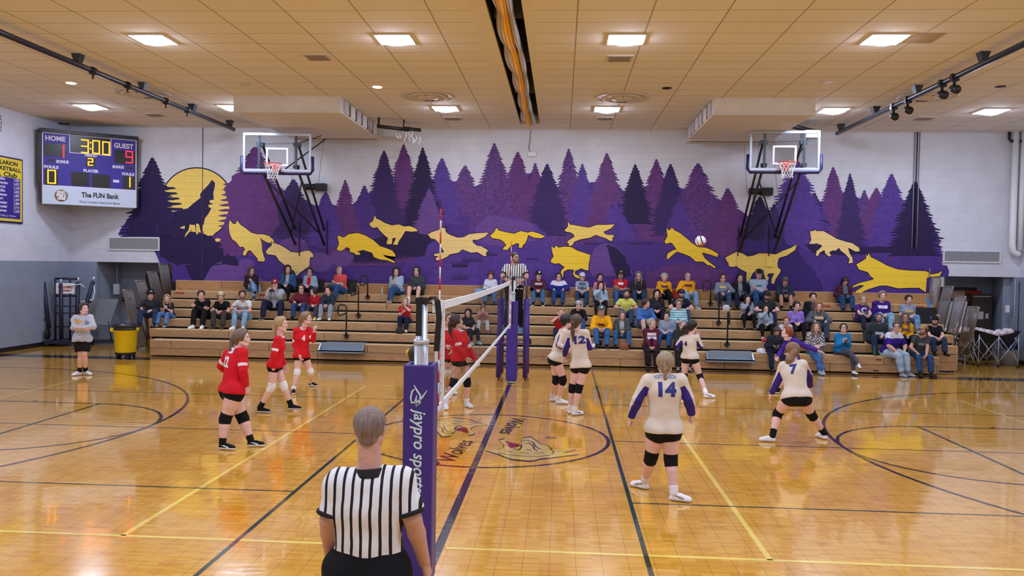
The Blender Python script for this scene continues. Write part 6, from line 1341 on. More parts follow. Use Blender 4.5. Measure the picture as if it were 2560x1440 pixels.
        if o.get('topmat'): mats_[0] = o['topmat']
        nm = {'tee':'shirt','long':'shirt','hoodie':'hoodie','jacket':'jacket','tank':'tank_top','jersey':'jersey','sweat':'sweatshirt','polo':'referee_shirt'}[kind]
        sh = mkmesh(nm, V, [Q], mats_, idx, body)
        if mask is not None: at = sh.data.attributes.new('mask','FLOAT','POINT'); at.data.foreach_set('value', mask.astype(np.float32))
        if ex_ in ('redband','refcuff'):
            V3 = f_collar(nb, U, F, chin, S, g, .030 if ex_ == 'refcuff' else .016, hh); mkmesh('collar', V3[0], [V3[1]], cm_, None, sh)
            for q in 'LR':
                a_ = A[q][0]; t0, t1 = (.60,.80) if ex_ == 'redband' else (sl-.10, sl+.015); d_ = a_[1]-a_[0]; ra_, rb_2 = (a_[2]+(a_[3]-a_[2])*t0, a_[2]+(a_[3]-a_[2])*t1) if ex_ == 'redband' else (a_[2]+(a_[3]+.006-a_[2])*t0/sl, a_[3]+.006)
                f = Field(a_[0]+d_*t0-.1, a_[0]+d_*t1+.1, hh*.6); f.cone(a_[0]+d_*t0, a_[0]+d_*t1, ra_, rb_2, .01, cut0=True, cut1=True, off=off+(.0035 if ex_ == 'redband' else .006)); V3, Q3 = f.mesh(); mkmesh('sleeve_band' if ex_ == 'redband' else 'cuff', V3, [Q3], cm_, None, sh)
        P['shirt'] = sh; P['sV'] = V; P['sQ'] = Q
    # --- knee pads, socks, shoes
    if o.get('pads'):
        for q in 'LR':
            f = Field(J['knee'+q]-.18, J['knee'+q]+.18, hh*.7); a, b, c2 = J['hip'+q], J['knee'+q], J['ank'+q]; gl = (g**.9*o.get('gleg',1))**.7
            f.cone(b+(a-b)*.20, b, .060*S*gl*1.05, .058*S*gl, .01, cut0=True, off=.010); f.cone(b, b+(c2-b)*.20, .058*S*gl, .056*S*gl, .01, cut1=True, off=.010)
            fk = nrm(np.cross(Rp, nrm(a-c2))); fk = fk if fk @ Fp > 0 else -fk; f.cone(b+fk*.02+(a-b)*.07, b+fk*.02+(c2-b)*.07, .046*S*gl, .044*S*gl, .02); V, Q = f.mesh(); mkmesh('knee_pad', V, [Q], cloth(o['pads']), None, body)
    sc_ = o.get('sock')
    if sc_:
        for q in 'LR':
            b, c2 = J['knee'+q], J['ank'+q]; f = Field(c2-.2, c2+.2, hh*.6); f.cone(c2, c2+(b-c2)*(sc_[1] if len(sc_) > 1 else .25), .040*S, .043*S*g**.3, .01, cut1=True, off=.006); V, Q = f.mesh(); mkmesh('sock', V, [Q], cloth(sc_[0]), None, body)
    so = o.get('shoe')
    if so:
        kind = so[2] if len(so) > 2 else 'plain'; V, Q, I = SHOES[kind]
        for i, q in enumerate('LR'):
            d = npv(o['fdir'][i]) if o.get('fdir') else Fp*1.0+Rp*(.25 if q == 'L' else -.25); d = d.copy(); 
            if not o.get('fpitch'): d[2] = 0
            d = nrm(d); z = nrm(npv((0,0,1))-d*d[2]); x = np.cross(-d, z); Mt = np.stack([x,-d,z],1); fs = S*.98*(.93 if fem else 1.02)*o.get('fs',1)
            ol = J['ank'+q]-Mt @ npv((0,.028,.088))*fs; V2 = (V*fs) @ Mt.T+ol
            mkmesh('shoe', V2, [Q], [cloth(so[0]), mat('sole_%d_%d_%d' % tuple(so[1]), so[1], .6), mat('shoe_mark_%d_%d_%d' % tuple(so[3] if len(so) > 3 else (60,60,70)), so[3] if len(so) > 3 else (60,60,70), .5)], I, body)
    # --- hair, cap, glasses, beard
    if hc[0]:
        V2, Q2 = place(make_hair(hc[0]), HR*hs, head); mkmesh('hair', V2, [Q2], hairm(hc[1]), None, body)
    if o.get('cap'):
        V2, Q2 = place(make_cap(o['cap'][0]), HR*hs*1.02, head); C_ = (V2[Q2].mean(1)-head) @ HR; cm = [cloth(o['cap'][1])]; ci = np.zeros(len(Q2), int)
        if len(o['cap']) > 2: cm.append(cloth(o['cap'][2])); ci[(np.abs(C_[:,0]) < .026) & (C_[:,2] > .072) & (C_[:,2] < .112) & ((C_[:,1] < -.04) if o['cap'][0] != 'capback' else (C_[:,1] > .06))] = 1
        mkmesh('hat' if o['cap'][0] == 'bucket' else 'cap', V2, [Q2], cm, ci, body)
    if o.get('glasses'):
        m = MB()
        for s in (-1,1):
            m.tube([(s*.032+.021*math.cos(a), -.100, .002+.016*math.sin(a)) for a in [2*math.pi*k/14 for k in range(14)]], .0024, 0, 5, closed=True); m.tube([(s*.052,-.098,.006),(s*.076,-.03,.010),(s*.078,.01,.006)], .0022, 0, 5)
        m.tube([(-.011,-.103,.006),(.011,-.103,.006)], .0022, 0, 5); V, Fs, I = mb_arr(MBfix(m)); mkmesh('glasses', (V*hs) @ HR.T+head, Fs, m_lens, None, body)
    if o.get('beard'):
        f = Field((-.1,-.14,-.15),(.1,.05,.03), .008); f.cone((-.03,-.055,-.088),(.03,-.055,-.088),.036,.036,.02); 
        for s in (-1,1): f.cone((s*.055,-.005,-.035),(s*.035,-.05,-.085),.026,.03,.02)
        f.cone((-.02,-.088,-.046),(.02,-.088,-.046),.010,.010,.01); f.cone((-.014,-.1,-.062),(.014,-.1,-.062),.010,.010,neg=True); f.plane((0,0,-.030),(0,0,-1)); V, Q = f.mesh(); mkmesh('beard', (V*hs) @ HR.T+head, [Q], hairm(o['beard']), None, body)
    PEOPLE.append(P); return P
def f_collar(nb, U, F, chin, S, g, h, hh):
    d = nrm(chin-nb); a = nb+U*.004; f = Field(a-.14, a+.16, hh*.55); e = a+d*h
    f.cone(a-d*.012, e, .083*S, .070*S, .005, cut0=True, cut1=True); f.cone(nb-U*.06, chin, .060*S, .058*S, neg=True); return f.mesh()
def cloth2(c, c2):
    n = 'cloth2_%d_%d_%d_%d_%d_%d' % (tuple(c)+tuple(c2))
    if n in MATS: return MATS[n]
    m = mat(n, c, .85, bump=(11,.9), spec=.25); nt = m.node_tree; at = N(nt,'ShaderNodeAttribute', attribute_name='mask')
    nt.links.new(mixc(nt, mnode(nt,'GREATER_THAN', at.outputs['Fac'], 0.0), lin(c), lin(c2)), nt.nodes['Principled BSDF'].inputs['Base Color']); return m
def MBfix(m):
    nf, nm, ns = [], [], []
    for f, i, s in zip(m.f, m.m, m.sm):
        if len(f) <= 4: nf.append(f); nm.append(i); ns.append(s)
        else:
            for k in range(1, len(f)-1): nf.append((f[0],f[k],f[k+1])); nm.append(i); ns.append(s)
    m.f, m.m, m.sm = nf, nm, ns; return m
def decal(P, txt, size, w, color, back=False, dz=0.0, dx=0.0, name='number', bold=.01, raw=None):
    """lettering laid on the shirt surface"""
    V, T_ = textmesh(txt, size, bold=bold) if raw is None else raw
    if not V: return
    V = np.array(V)[:,:2]
    if w: V[:,0] *= w/max(1e-6, V[:,0].max()-V[:,0].min())
    tri = []
    for t in T_:
        for k in range(1, len(t)-1): tri.append([V[t[0]],V[t[k]],V[t[k+1]]])
    out = []; st = tri; lim = .022
    while st:
        t = st.pop(); e = [np.linalg.norm(t[i]-t[(i+1) % 3]) for i in range(3)]; i = int(np.argmax(e))
        if e[i] > lim and len(out)+len(st) < 6000: m_ = (t[i]+t[(i+1) % 3])/2; st.append([t[i],m_,t[(i+2) % 3]]); st.append([m_,t[(i+1) % 3],t[(i+2) % 3]])
        else: out.append(t)
    bvh = BVHTree.FromPolygons([tuple(v) for v in P['sV']], [tuple(int(i) for i in q) for q in P['sQ']])
    F = P['F']*(-1 if back else 1); ex = P['Rl']*(-1 if back else 1); c = P['p2']+P['U']*dz+ex*dx; Vv = []; Ff = []; cache = {}
    for t in out:
        ids = []
        for p in t:
            key = (round(p[0],5), round(p[1],5))
            if key not in cache:
                s = c+ex*p[0]+P['U']*p[1]+F*.6; hit = bvh.ray_cast(Vector(s), Vector(-F))
                if hit[0] is None: cache[key] = -1
                else: Vv.append(tuple(hit[0]+Vector(F)*.004)); cache[key] = len(Vv)-1
            ids.append(cache[key])
        if min(ids) >= 0: Ff.append(ids if not back else ids)
    if Ff: mkmesh(name, np.array(Vv), [np.array(Ff)], mat('print_%d_%d_%d' % color, color, .6), None, P['shirt'])
def joints_px(D, y0, spec):
    """joints from photo pixels at stated depths: spec {joint: (px, py, depth offset)}"""
    return {k: onY(v[0], v[1], y0+v[2]) for k, v in spec.items()}

# ================================================================== PLAYERS AND OFFICIALS (standing)
RED = (214,28,44); CRM = (222,213,200); BLK = (18,18,22); WHT = (236,238,244)
def stand(lab, Yb, spec, feet, **o):
    """spec: joint -> (px, py[, depth offset]); feet: ankL, ankR pixels (ankle 8.8 cm above the floor)"""
    J = {k: np.array(onY(v[0], v[1], Yb+(v[2] if len(v) > 2 else 0))) for k, v in spec.items()}
    for k, v in feet.items(): J[k] = np.array(onZ(v[0], v[1], .088+(v[2] if len(v) > 2 else 0)))
    J.update({k: np.array(v, float) for k, v in o.pop('world', {}).items()})
    hip = (J['hipL']+J['hipR'])/2; root = ((J['ankL']+J['ankR'])/2).copy(); root[2] = o.pop('rz', 0)
    o.setdefault('vox', .0135); o['root'] = root; o['label'] = lab; return person(J, o)
def redplayer(**o): d = dict(fem=1, top=('jersey',RED,-.03), trim='redband', bottom=('spandex',BLK), group='red team volleyball players'); d.update(o); return d
def whiteplayer(**o): d = dict(fem=1, top=('jersey',CRM,-.03), trim='purplesleeve', bottom=('spandex',BLK), pads=BLK, group='cream team volleyball players'); d.update(o); return d
R90 = math.pi/2
P22 = stand('volleyball player in red number 22 jersey with grey-blonde ponytail', -1.15, dict(shR=(607,882,-.10),shL=(575,882,.16),elR=(607,925,-.16),wrR=(616,968,-.10),elL=(553,915,.22),wrL=(572,932,.32),
    hipR=(590,975,-.07),hipL=(574,974,.08),kneeR=(563,1047,-.09),kneeL=(607,1045,.12),head=(605,846,.03)), dict(ankR=(556,1108),ankL=(627,1101)),
    **redplayer(g=1.22, gleg=1.12, S=1.0, skin='p', hair=('ponylong',(128,112,96)), hrot=rotm(R90+.15,.05), pads=BLK, sock=(BLK,.30), shoe=(BLK,WHT,'swoosh',(230,230,235)), fdir=[(1,.15,0),(1,-.1,0)], hands=('relax','relax')))
decal(P22, '22', .19, .15, (240,240,244), True, dz=.0, dx=-.01); decal(P22, 'WOLFS', .05, .13, (240,240,244), True, dz=.15, name='name_print')
PB = stand('volleyball player in red walking right with wavy blonde ponytail and white knee pads', 1.45, dict(shR=(694,849,-.15),shL=(704,847,.15),elR=(685,886,-.22),wrR=(684,920,-.16),elL=(703,890,.2),wrL=(711,914,.2),
    hipR=(686,913,-.08),hipL=(690,912,.08),kneeR=(679,968,-.09),kneeL=(709,965,.09),head=(703,811,0)), dict(ankR=(650,1019),ankL=(727,1012,.02)),
    **redplayer(g=.88, S=1.0, skin='p', hair=('ponylow',(206,180,134)), hrot=rotm(R90,.05), pads=WHT, sock=(BLK,.28), shoe=(BLK,(200,205,215)), fdir=[(1,0,.1),(1,-.1,0)], hands=('relax','relax')))
P4 = stand('volleyball player in red number 4 jersey raising her left hand, light brown ponytail', 3.65, dict(shR=(741,826,-.06),shL=(773,825,.06),elR=(737,862,-.02),wrR=(747,888,-.12),elL=(783,851,-.05),wrL=(785,829,-.16),
    hipR=(747,890,-.04),hipL=(761,890,.04),kneeR=(743,931,-.12),kneeL=(777,930,.06),head=(766,796,-.03)), dict(ankR=(734,972),ankL=(776,955)),
    **redplayer(g=.86, S=1.0, skin='p', hair=('ponylong',(168,140,106)), hrot=rotm(R90-.1,.05), pads=WHT, sock=(WHT,.15), shoe=(BLK,WHT,'swoosh',(230,230,235)), fdir=[(.9,-.45,0),(.3,-.9,0)], hands=('relax','relax')))
decal(P4, '4', .13, .07, (244,244,246), False, dz=-.02)
PRB = stand('volleyball player in red at the net with long dark brown ponytail', 2.35, dict(shR=(1139,836,-.14),shL=(1158,834,.12),elR=(1149,872,-.2),wrR=(1165,895,-.15),elL=(1176,879,.12),wrL=(1190,902,.05),
    hipR=(1145,897,-.08),hipL=(1158,896,.06),kneeR=(1134,956,-.08),kneeL=(1168,956,.08),head=(1142,805,0)), dict(ankR=(1115,1009),ankL=(1167,1005)),
    **redplayer(g=.98, S=1.02, skin='a', hair=('ponylong',(70,48,42)), hrot=rotm(R90+.35,.25), pads=BLK, sock=(WHT,.2), shoe=((214,226,238),WHT), fdir=[(.6,-.8,0),(.2,-1,0)], hands=('relax','relax')))
PRA = stand('volleyball player in red behind the net side band, fair hair and white knee pads', 3.35, dict(shR=(1103,828,-.08),shL=(1128,828,.08),elR=(1103,858,-.12),wrR=(1116,866,-.24),elL=(1130,862,.1),wrL=(1128,878,-.1),
    hipR=(1108,893,-.05),hipL=(1122,893,.05),kneeR=(1110,931,-.05),kneeL=(1124,932,.05),head=(1120,798,0)), dict(ankR=(1118,972),ankL=(1131,973)),
    **redplayer(g=.92, S=1.0, skin='a', hair=('ponyhigh',(150,128,104)), hrot=rotm(.7,.1), pads=WHT, sock=(WHT,.2), shoe=(WHT,WHT), fdir=[(.5,-.8,0),(.5,-.8,0)], hands=('relax','fist')))
PWL = stand('volleyball player in cream jersey leaning forward with dark hair in a low bun', 2.95, dict(shR=(1411,830,-.14),shL=(1404,830,.14),elR=(1397,862,-.2),wrR=(1416,872,-.2),elL=(1404,862,.22),wrL=(1424,868,.2),
    hipR=(1391,896,-.07),hipL=(1387,896,.08),kneeR=(1408,950,-.07),kneeL=(1390,948,.09),head=(1417,803,0)), dict(ankR=(1396,998),ankL=(1381,992)),
    **whiteplayer(g=.94, S=1.02, skin='p', hair=('bunlow',(34,28,34)), hrot=rotm(R90+.3,.05), sock=(WHT,.2), shoe=(WHT,(220,226,236)), fdir=[(1,.1,0),(1,-.15,0)], hands=('relax','relax')))
P12 = stand('volleyball player in cream number 12 jersey seen from behind, long brown ponytail', 1.95, dict(shL=(1426,834,.06),shR=(1464,832,-.04),elL=(1415,868,.06),wrL=(1412,890,.2),elR=(1475,868,.0),wrR=(1484,866,.24),
    hipL=(1443,914,.03),hipR=(1461,914,-.03),kneeL=(1431,970,.06),kneeR=(1447,971,-.02),head=(1441,805,.03)), dict(ankL=(1425,1022),ankR=(1436,1026)),
    **whiteplayer(g=.96, S=1.0, skin='p', hair=('ponylong',(96,76,66)), hrot=rotm(math.pi-.5,.1), sock=(WHT,.2), shoe=(WHT,(220,226,236),'swoosh',(50,60,90)), fdir=[(-.1,1,0),(.7,.5,0)], hands=('relax','relax')))
decal(P12, '12', .17, .19, (40,46,130), True, dz=.03, dx=.035)
P14 = stand('volleyball player in cream number 14 jersey seen from behind, blonde braid', -2.85, dict(shL=(1620,950,0),shR=(1702,950,0),elL=(1593,998,-.02),wrL=(1577,1046,.05),elR=(1722,996,-.02),wrR=(1729,1038,.06),
    hipL=(1643,1072,0),hipR=(1676,1072,0),kneeL=(1628,1141,.05),kneeR=(1677,1150,-.03),head=(1663,910,.04)), dict(ankL=(1612,1204),ankR=(1685,1232)),
    **whiteplayer(g=1.22, gleg=.98, S=1.02, skin='p', hair=('braid',(176,158,126)), hrot=rotm(math.pi-.1,.0), sock=(WHT,.22), shoe=(WHT,(225,230,240),'swoosh',(150,100,60)), fdir=[(-.75,.6,0),(.85,-.25,0)], hands=('fist','fist'), vox=.012))
decal(P14, '14', .205, .20, (40,46,130), True, dz=.045); decal(P14, 'NORTH CLARION', .055, .24, (90,120,180), True, dz=.185, name='name_print', bold=.001)
P4W = stand('volleyball player in cream number 4 jersey with dark wavy ponytail, hands raised to shoulders', 5.3, dict(shL=(1708,844,.06),shR=(1741,844,-.08),elL=(1695,864,.06),wrL=(1703,846,.12),elR=(1752,866,-.06),wrR=(1745,842,.02),
    hipL=(1716,892,.05),hipR=(1733,892,-.05),kneeL=(1710,943,.08),kneeR=(1751,944,-.05),head=(1731,816,.0)), dict(ankL=(1702,975),ankR=(1765,984)),
    **whiteplayer(g=.98, S=1.0, skin='p', hair=('ponyside',(34,26,30)), hrot=rotm(math.pi-.9,.1), sock=(WHT,.2), shoe=(WHT,(225,230,240),'swoosh',(60,80,120)), fdir=[(.2,1,0),(1,.1,0)], hands=('relax','relax')))
decal(P4W, '4', .13, .07, (30,30,60), True, dz=-.02, dx=-.05)
P7 = stand('volleyball player in cream number 7 jersey crouching wide with long light brown hair', .25, dict(shL=(1958,914,.22),shR=(2006,910,.12),elL=(1945,949,.24),wrL=(1928,986,.30),elR=(2021,938,.2),wrR=(2026,965,.4),
    hipL=(1976,992,0),hipR=(2008,992,0),kneeL=(1944,1034,.16),kneeR=(2028,1036,.16),head=(1981,878,.34)), dict(ankL=(1931,1090),ankR=(2061,1084)),
    **whiteplayer(g=1.14, gleg=.98, S=1.0, skin='p', hair=('ponyblown',(158,122,92)), hrot=rotm(math.pi+.35,-.1), sock=(BLK,.30), shoe=(WHT,(225,230,240)), fdir=[(-.95,.1,0),(-.3,.9,0)], hands=('relax','relax')))
decal(P7, '7', .20, .11, (40,46,130), True, dz=.03, dx=.01)
PLB = stand('volleyball player in purple jersey with red hair, arm stretched out behind the crouching player', 5.0, dict(shL=(1986,852,-.12),shR=(1970,852,.14),elL=(2018,868,-.12),wrL=(2044,877,-.12),elR=(1955,876,.14),wrR=(1944,894,.0),
    hipL=(1992,915,-.08),hipR=(1984,915,.08),kneeL=(1963,944,-.1),kneeR=(1972,943,.12),head=(1967,831,0)), dict(ankL=(1944,974),ankR=(1986,972)),
    fem=1, g=.92, S=.98, skin='p', hair=('bunlow',(170,90,56)), hrot=rotm(-R90,.25), top=('jersey',(70,44,160),-.03), bottom=('spandex',BLK), spx=.5, pads=BLK, sock=(BLK,.2), shoe=(BLK,WHT), fdir=[(-1,0,0),(-1,.2,0)], hands=('open','relax'), group='cream team volleyball players')
PBH = stand('dark haired player with yellow ribbon crouched behind the near padded post', -1.5, dict(shL=(1030,925,.1),shR=(1066,925,-.05),elL=(1024,965,.1),wrL=(1035,1000,.2),elR=(1066,968,-.1),wrR=(1062,1005,.0),
    hipL=(1036,1010,.05),hipR=(1055,1010,-.05),kneeL=(1035,1070,.2),kneeR=(1060,1070,.2),head=(1046,890,0)), dict(ankL=(1036,1136),ankR=(1064,1138)),
    fem=1, g=.92, S=.95, skin='a', hair=('longer',(50,40,40)), hrot=rotm(R90-.2,.1), top=('jersey',RED,-.03), bottom=('spandex',BLK), pads=BLK, shoe=((70,90,130),(80,90,110)), fdir=[(.3,-.9,0),(.75,-.4,0)], hands=('relax','relax'), group='red team volleyball players')
mkr = MB(); mkr.tube([(0,0,0),(-.05,.0,.05),(-.09,.0,.02),(-.10,0,-.03)], [.012,.028,.024,.01], 0, 8); rb_ = mkr.build('ribbon', mat('ribbon_yellow',(240,214,20),.6), PBH['o']); rb_.location = tuple(PBH['head']+npv((-.06,.03,.03)))
PCO = stand('girl standing at the left in grey sweatshirt and black shorts with arms crossed', 4.95, dict(shR=(188,796,.04),shL=(224,794,-.02),elR=(184,820,-.08),wrR=(212,824,-.24),elL=(234,817,-.12),wrL=(204,820,-.26),
    hipR=(197,848,0),hipL=(214,848,0),kneeR=(202,884,-.03),kneeL=(211,884,-.06),head=(210,772,-.02)), dict(ankR=(199,928),ankL=(214,927)),
    fem=1, g=1.0, S=1.0, skin='p', hair=('ponylow',(70,52,48)), hrot=rotm(.95,.05), top=('sweat',(186,192,206),-.05), bottom=('shorts',BLK), sock=(BLK,.25), shoe=(WHT,(225,230,240),'swoosh',(150,155,170)), fdir=[(.9,-.4,0),(-.3,-.9,0)], hands=('relax','relax'), wr=1.3)
decal(PCO, 'Wolves', .1, .20, (226,160,60), False, dz=.05, name='print')
# referees: striped shirt as a procedural material in the shirt's own coordinates
def stripemat(name, period, duty, off=0.0, c=(236,240,246)):
    m = bpy.data.materials.new(name); m.use_nodes = True; nt = m.node_tree; b = nt.nodes['Principled BSDF']; L = nt.links.new; b.inputs['Roughness'].default_value = .8
    tc = N(nt,'ShaderNodeTexCoord'); sp = N(nt,'ShaderNodeSeparateXYZ'); L(tc.outputs['Object'], sp.inputs[0]); nz = N(nt,'ShaderNodeTexNoise'); nz.inputs['Scale'].default_value = 7; L(tc.outputs['Object'], nz.inputs[0])
    x = mnode(nt,'ADD', sp.outputs[0], mnode(nt,'MULTIPLY', mnode(nt,'SUBTRACT', nz.outputs['Fac'], .5), .012)); f = mnode(nt,'FRACT', mnode(nt,'ADD', mnode(nt,'DIVIDE', x, period), 100+off)); g = mnode(nt,'LESS_THAN', f, duty)
    L(mixc(nt, g, lin(c), lin((16,17,22))), b.inputs['Base Color']); bp = N(nt,'ShaderNodeBump'); bp.inputs['Strength'].default_value = .4; bp.inputs['Distance'].default_value = .01; n2 = N(nt,'ShaderNodeTexNoise'); n2.inputs['Scale'].default_value = 18; L(tc.outputs['Object'], n2.inputs[0]); L(n2.outputs['Fac'], bp.inputs['Height']); L(bp.outputs[0], b.inputs['Normal']); return m
Yr = -8.0; hz = onY(918,1425,Yr)
PRF = stand('bald referee in black and white striped shirt seen from behind in the foreground', Yr, dict(shL=(850,1206,0),shR=(1003,1203,0),elL=(822,1300,-.03),wrL=(828,1400,.10),elR=(1032,1298,-.03),wrR=(1062,1408,.08),head=(925,1073,.03)), {},
    world=dict(hipL=(hz.x-.095,Yr,hz.z),hipR=(hz.x+.095,Yr,hz.z),kneeL=(hz.x-.12,Yr+.02,.50),kneeR=(hz.x+.12,Yr+.02,.50),ankL=(hz.x-.14,Yr-.02,.088),ankR=(hz.x+.14,Yr-.02,.088)),
    g=1.07, gleg=.95, S=1.06, skin='b', hair=('buzz',(150,132,124)), hrot=rotm(math.pi,-.02), top=('polo',WHT,.09), topmat=stripemat('referee_stripes',.046,.31,.3), trim='refcuff', bottom=('slacks',(16,17,22)), shoe=(BLK,BLK), vox=.0105, hands=('relax','relax'), hs=.91, garm=1.0, sleeve=.88, wr=.9)
PR2 = stand('bearded referee with glasses in striped shirt standing on the padded stand', 6.42, dict(shR=(1267,668,.02),shL=(1307,668,.0),elR=(1256,690,-.06),wrR=(1269,702,-.22),elL=(1317,691,-.06),wrL=(1304,702,-.22),
    hipR=(1276,720,0),hipL=(1294,720,0),kneeR=(1273,764,0),kneeL=(1298,764,0),ankR=(1268,809,0),ankL=(1302,809,0),head=(1287,644,-.03)), {},
    rz=1.17, g=1.2, gleg=.95, S=1.02, skin='b', hair=('fringe',(40,34,36)), hrot=rotm(.75,.0), top=('polo',WHT,-.02), topmat=stripemat('referee_stripes_two',.052,.38,.1), trim='refcuff', bottom=('slacks',(18,19,24)), shoe=(BLK,BLK), vox=.013, glasses=1, beard=(120,108,104), hands=('grip','grip'), fdir=[(.2,-1,0),(-.2,-1,0)])
# ================================================================== SPECTATORS (seated)
SEATLOG = []
def seat(hx, hy, row, lab, rot=0, lean=8, side=0, fem=0, arms='lap', legs='feet', yaw=0, pit=0, spread=.13, fwd=.50, dy=None, row2=None, sx=0, **o):
    k = row-1; rr = math.radians(rot); fw = npv((math.sin(rr), -math.cos(rr), 0)); lf = npv((math.cos(rr), math.sin(rr), 0)); Z = npv((0,0,1))
    Yh = RY[k]+(.17 if k < 5 else .10) if dy is None else RY[k]+dy; le = math.radians(lean); sd = math.radians(side); yh = Yh-math.sin(le)*.6*math.cos(rr)
    v = onY(hx, hy, yh); S0 = (v.z-(RZ[k]+.002)-(.02 if o.get('cap') else 0))/(.09+.815*math.cos(le)); S = min(1.14, max(o.pop('smin', .72), S0)); SEATLOG.append((lab, round(S0, 2)))
    U = nrm(Z*math.cos(le)+fw*math.sin(le)+lf*math.sin(sd)); g = o.get('g', 1.0); H = npv((0,0,RZ[k]+.002+.09*S+.02*(g-1)))
    H[0] = v.x-(U*.68*S)[0]+sx; H[1] = Yh; shc = H+U*.45*S; w = .158*S*(.90 if fem else 1)*(1+(g-1)*.35)
    U2 = nrm(U+Z*.35); head = shc+U2*.225*S+fw*.035; J = dict(hipL=H+lf*.085*S,hipR=H-lf*.085*S,shL=shc+lf*w,shR=shc-lf*w,head=head)
    zf = (RZ[k-1] if k > 0 else 0)+.09 if row2 is None else (RZ[row2-1]+.09 if row2 > 0 else .09)
    base = H+fw*fwd*S; base[2] = zf; tl = {'L': base+lf*spread, 'R': base-lf*spread}
    if legs == 'ankles': tl = {'L': base+fw*.10-lf*.03, 'R': base+fw*.14+lf*.05}
    if k == 0 and row2 is None: tl = {q: t-npv((0, max(0, t[1]-(RY[0]-.14)), 0)) for q, t in tl.items()}
    for s, q in ((1,'L'),(-1,'R')): J['knee'+q], J['ank'+q] = ik(J['hip'+q], tl[q], .425*S, .415*S, fw*.35+Z+lf*s*.12*(spread/.13))
    if legs == 'cross': c = J['kneeL']; J['kneeR'] = c-lf*.07*S+Z*.10*S+fw*.0; J['ankR'] = J['kneeR']+nrm(lf*.35+fw*.55-Z*.75)*.41*S
    if legs == 'crossL': c = J['kneeR']; J['kneeL'] = c+lf*.07*S+Z*.10*S; J['ankL'] = J['kneeL']+nrm(-lf*.35+fw*.55-Z*.75)*.41*S
    mk = (J['kneeL']+J['kneeR'])/2; hd = {}
    a = arms.split('+'); a = a if len(a) == 2 else a*2      # left+right
    for s, q, nm in ((1,'L',a[0]),(-1,'R',a[1])):
        T_ = {'lap': H+fw*.25*S+Z*.17*S+lf*s*.055, 'clasp': mk+Z*.03+fw*.03+lf*s*.035-fw*.02, 'knee': J['knee'+q]+Z*.085-fw*.05, 'cross': shc-U*.21*S+fw*.21*S-lf*s*.09*S+Z*(.025*s), 'crossknee': mk+Z*.12-lf*s*.13*S-fw*.02+Z*.03*s,
              'chin': head+fw*.12-Z*.115-lf*s*-.01, 'mouth': head+fw*.13-Z*.09+lf*s*.01, 'face': head+fw*.075-Z*.10+lf*s*.06, 'phone': shc+fw*.34*S+U*.03+lf*s*.045, 'down': H+lf*s*.26+Z*.02-fw*.02, 'chest': shc-U*.14*S+fw*.22*S+lf*s*.03, 'thigh': (J['hip'+q]+J['knee'+q])/2+Z*.10, 'out': H+lf*s*.30-Z*.03+fw*.05}[nm]
        pole = -Z*.8+lf*s*(.35 if nm in ('lap','thigh','chest') else .5)-fw*.25 if nm not in ('clasp','crossknee','chin','mouth','face','knee') else -Z*.5+lf*s*.6+fw*.1
        J['el'+q], J['wr'+q] = ik(J['sh'+q], T_, .285*S, .245*S, pole)
    hdv = [None, None]; thv = [None, None]; hm = ['relax','relax']
    for i, nm in enumerate(a):
        hdv[i] = {'lap': tuple(fw*.7-lf*(1,-1)[i]*.45-Z*.25), 'clasp': tuple(fw*.45-lf*(1,-1)[i]*.6-Z*.6), 'cross': tuple(-lf*(1,-1)[i]+Z*.15), 'crossknee': tuple(-lf*(1,-1)[i]+fw*.2-Z*.1), 'knee': tuple(fw*.6-Z*.75), 'thigh': tuple(fw*.8-Z*.3), 'chest': tuple(-lf*(1,-1)[i]*.7+Z*.5), 'phone': tuple(Z*.8+fw*.4), 'down': tuple(-Z), 'out': tuple(fw*.3-Z*.8+lf*.2)}.get(nm)
        thv[i] = tuple(-lf*(1,-1)[i]+Z*.25) if nm in ('lap','knee','thigh','out') else (tuple(Z+fw*.4) if nm in ('clasp','cross','crossknee','chest') else None)
        if nm in ('face','chin','mouth'): hdv[i] = tuple(Z*.9-fw*.3); hm[i] = 'fist' if nm == 'chin' else 'relax'
        if nm == 'clasp': hm[i] = 'grip'
        if nm == 'phone': hm[i] = 'grip'
        if nm == 'cross': hm[i] = None if o.get('hideh') else 'relax'
    o.pop('hideh', None)
    o.setdefault('hands', tuple(hm)); o['hdir'] = hdv; o['thumb'] = tuple(thv); o['root'] = (H[0], H[1], RZ[k]); o['S'] = S; o['fem'] = fem; o['hrot'] = rotm(math.radians(rot*.6+yaw), math.radians(pit)); o['hs'] = o.get('hs', .5+.5*S); o['label'] = lab
    o.setdefault('shoe', (WHT,(225,230,238))); o.setdefault('bottom', ('jeans',(52,76,118))); o.setdefault('fdir', [tuple(fw+lf*.2), tuple(fw-lf*.2)])
    if legs == 'ankles': o['fdir'] = [tuple(fw*1+lf*.2), tuple(fw*1-lf*.2)]
    return person(J, o)
LB = (122,156,196); DN = (44,62,98); DK = (30,38,62); NV = (26,32,52); GRY = (150,158,172); BR = (74,52,44); BL = (196,166,124); DB = (36,28,32); GH = (150,146,144)
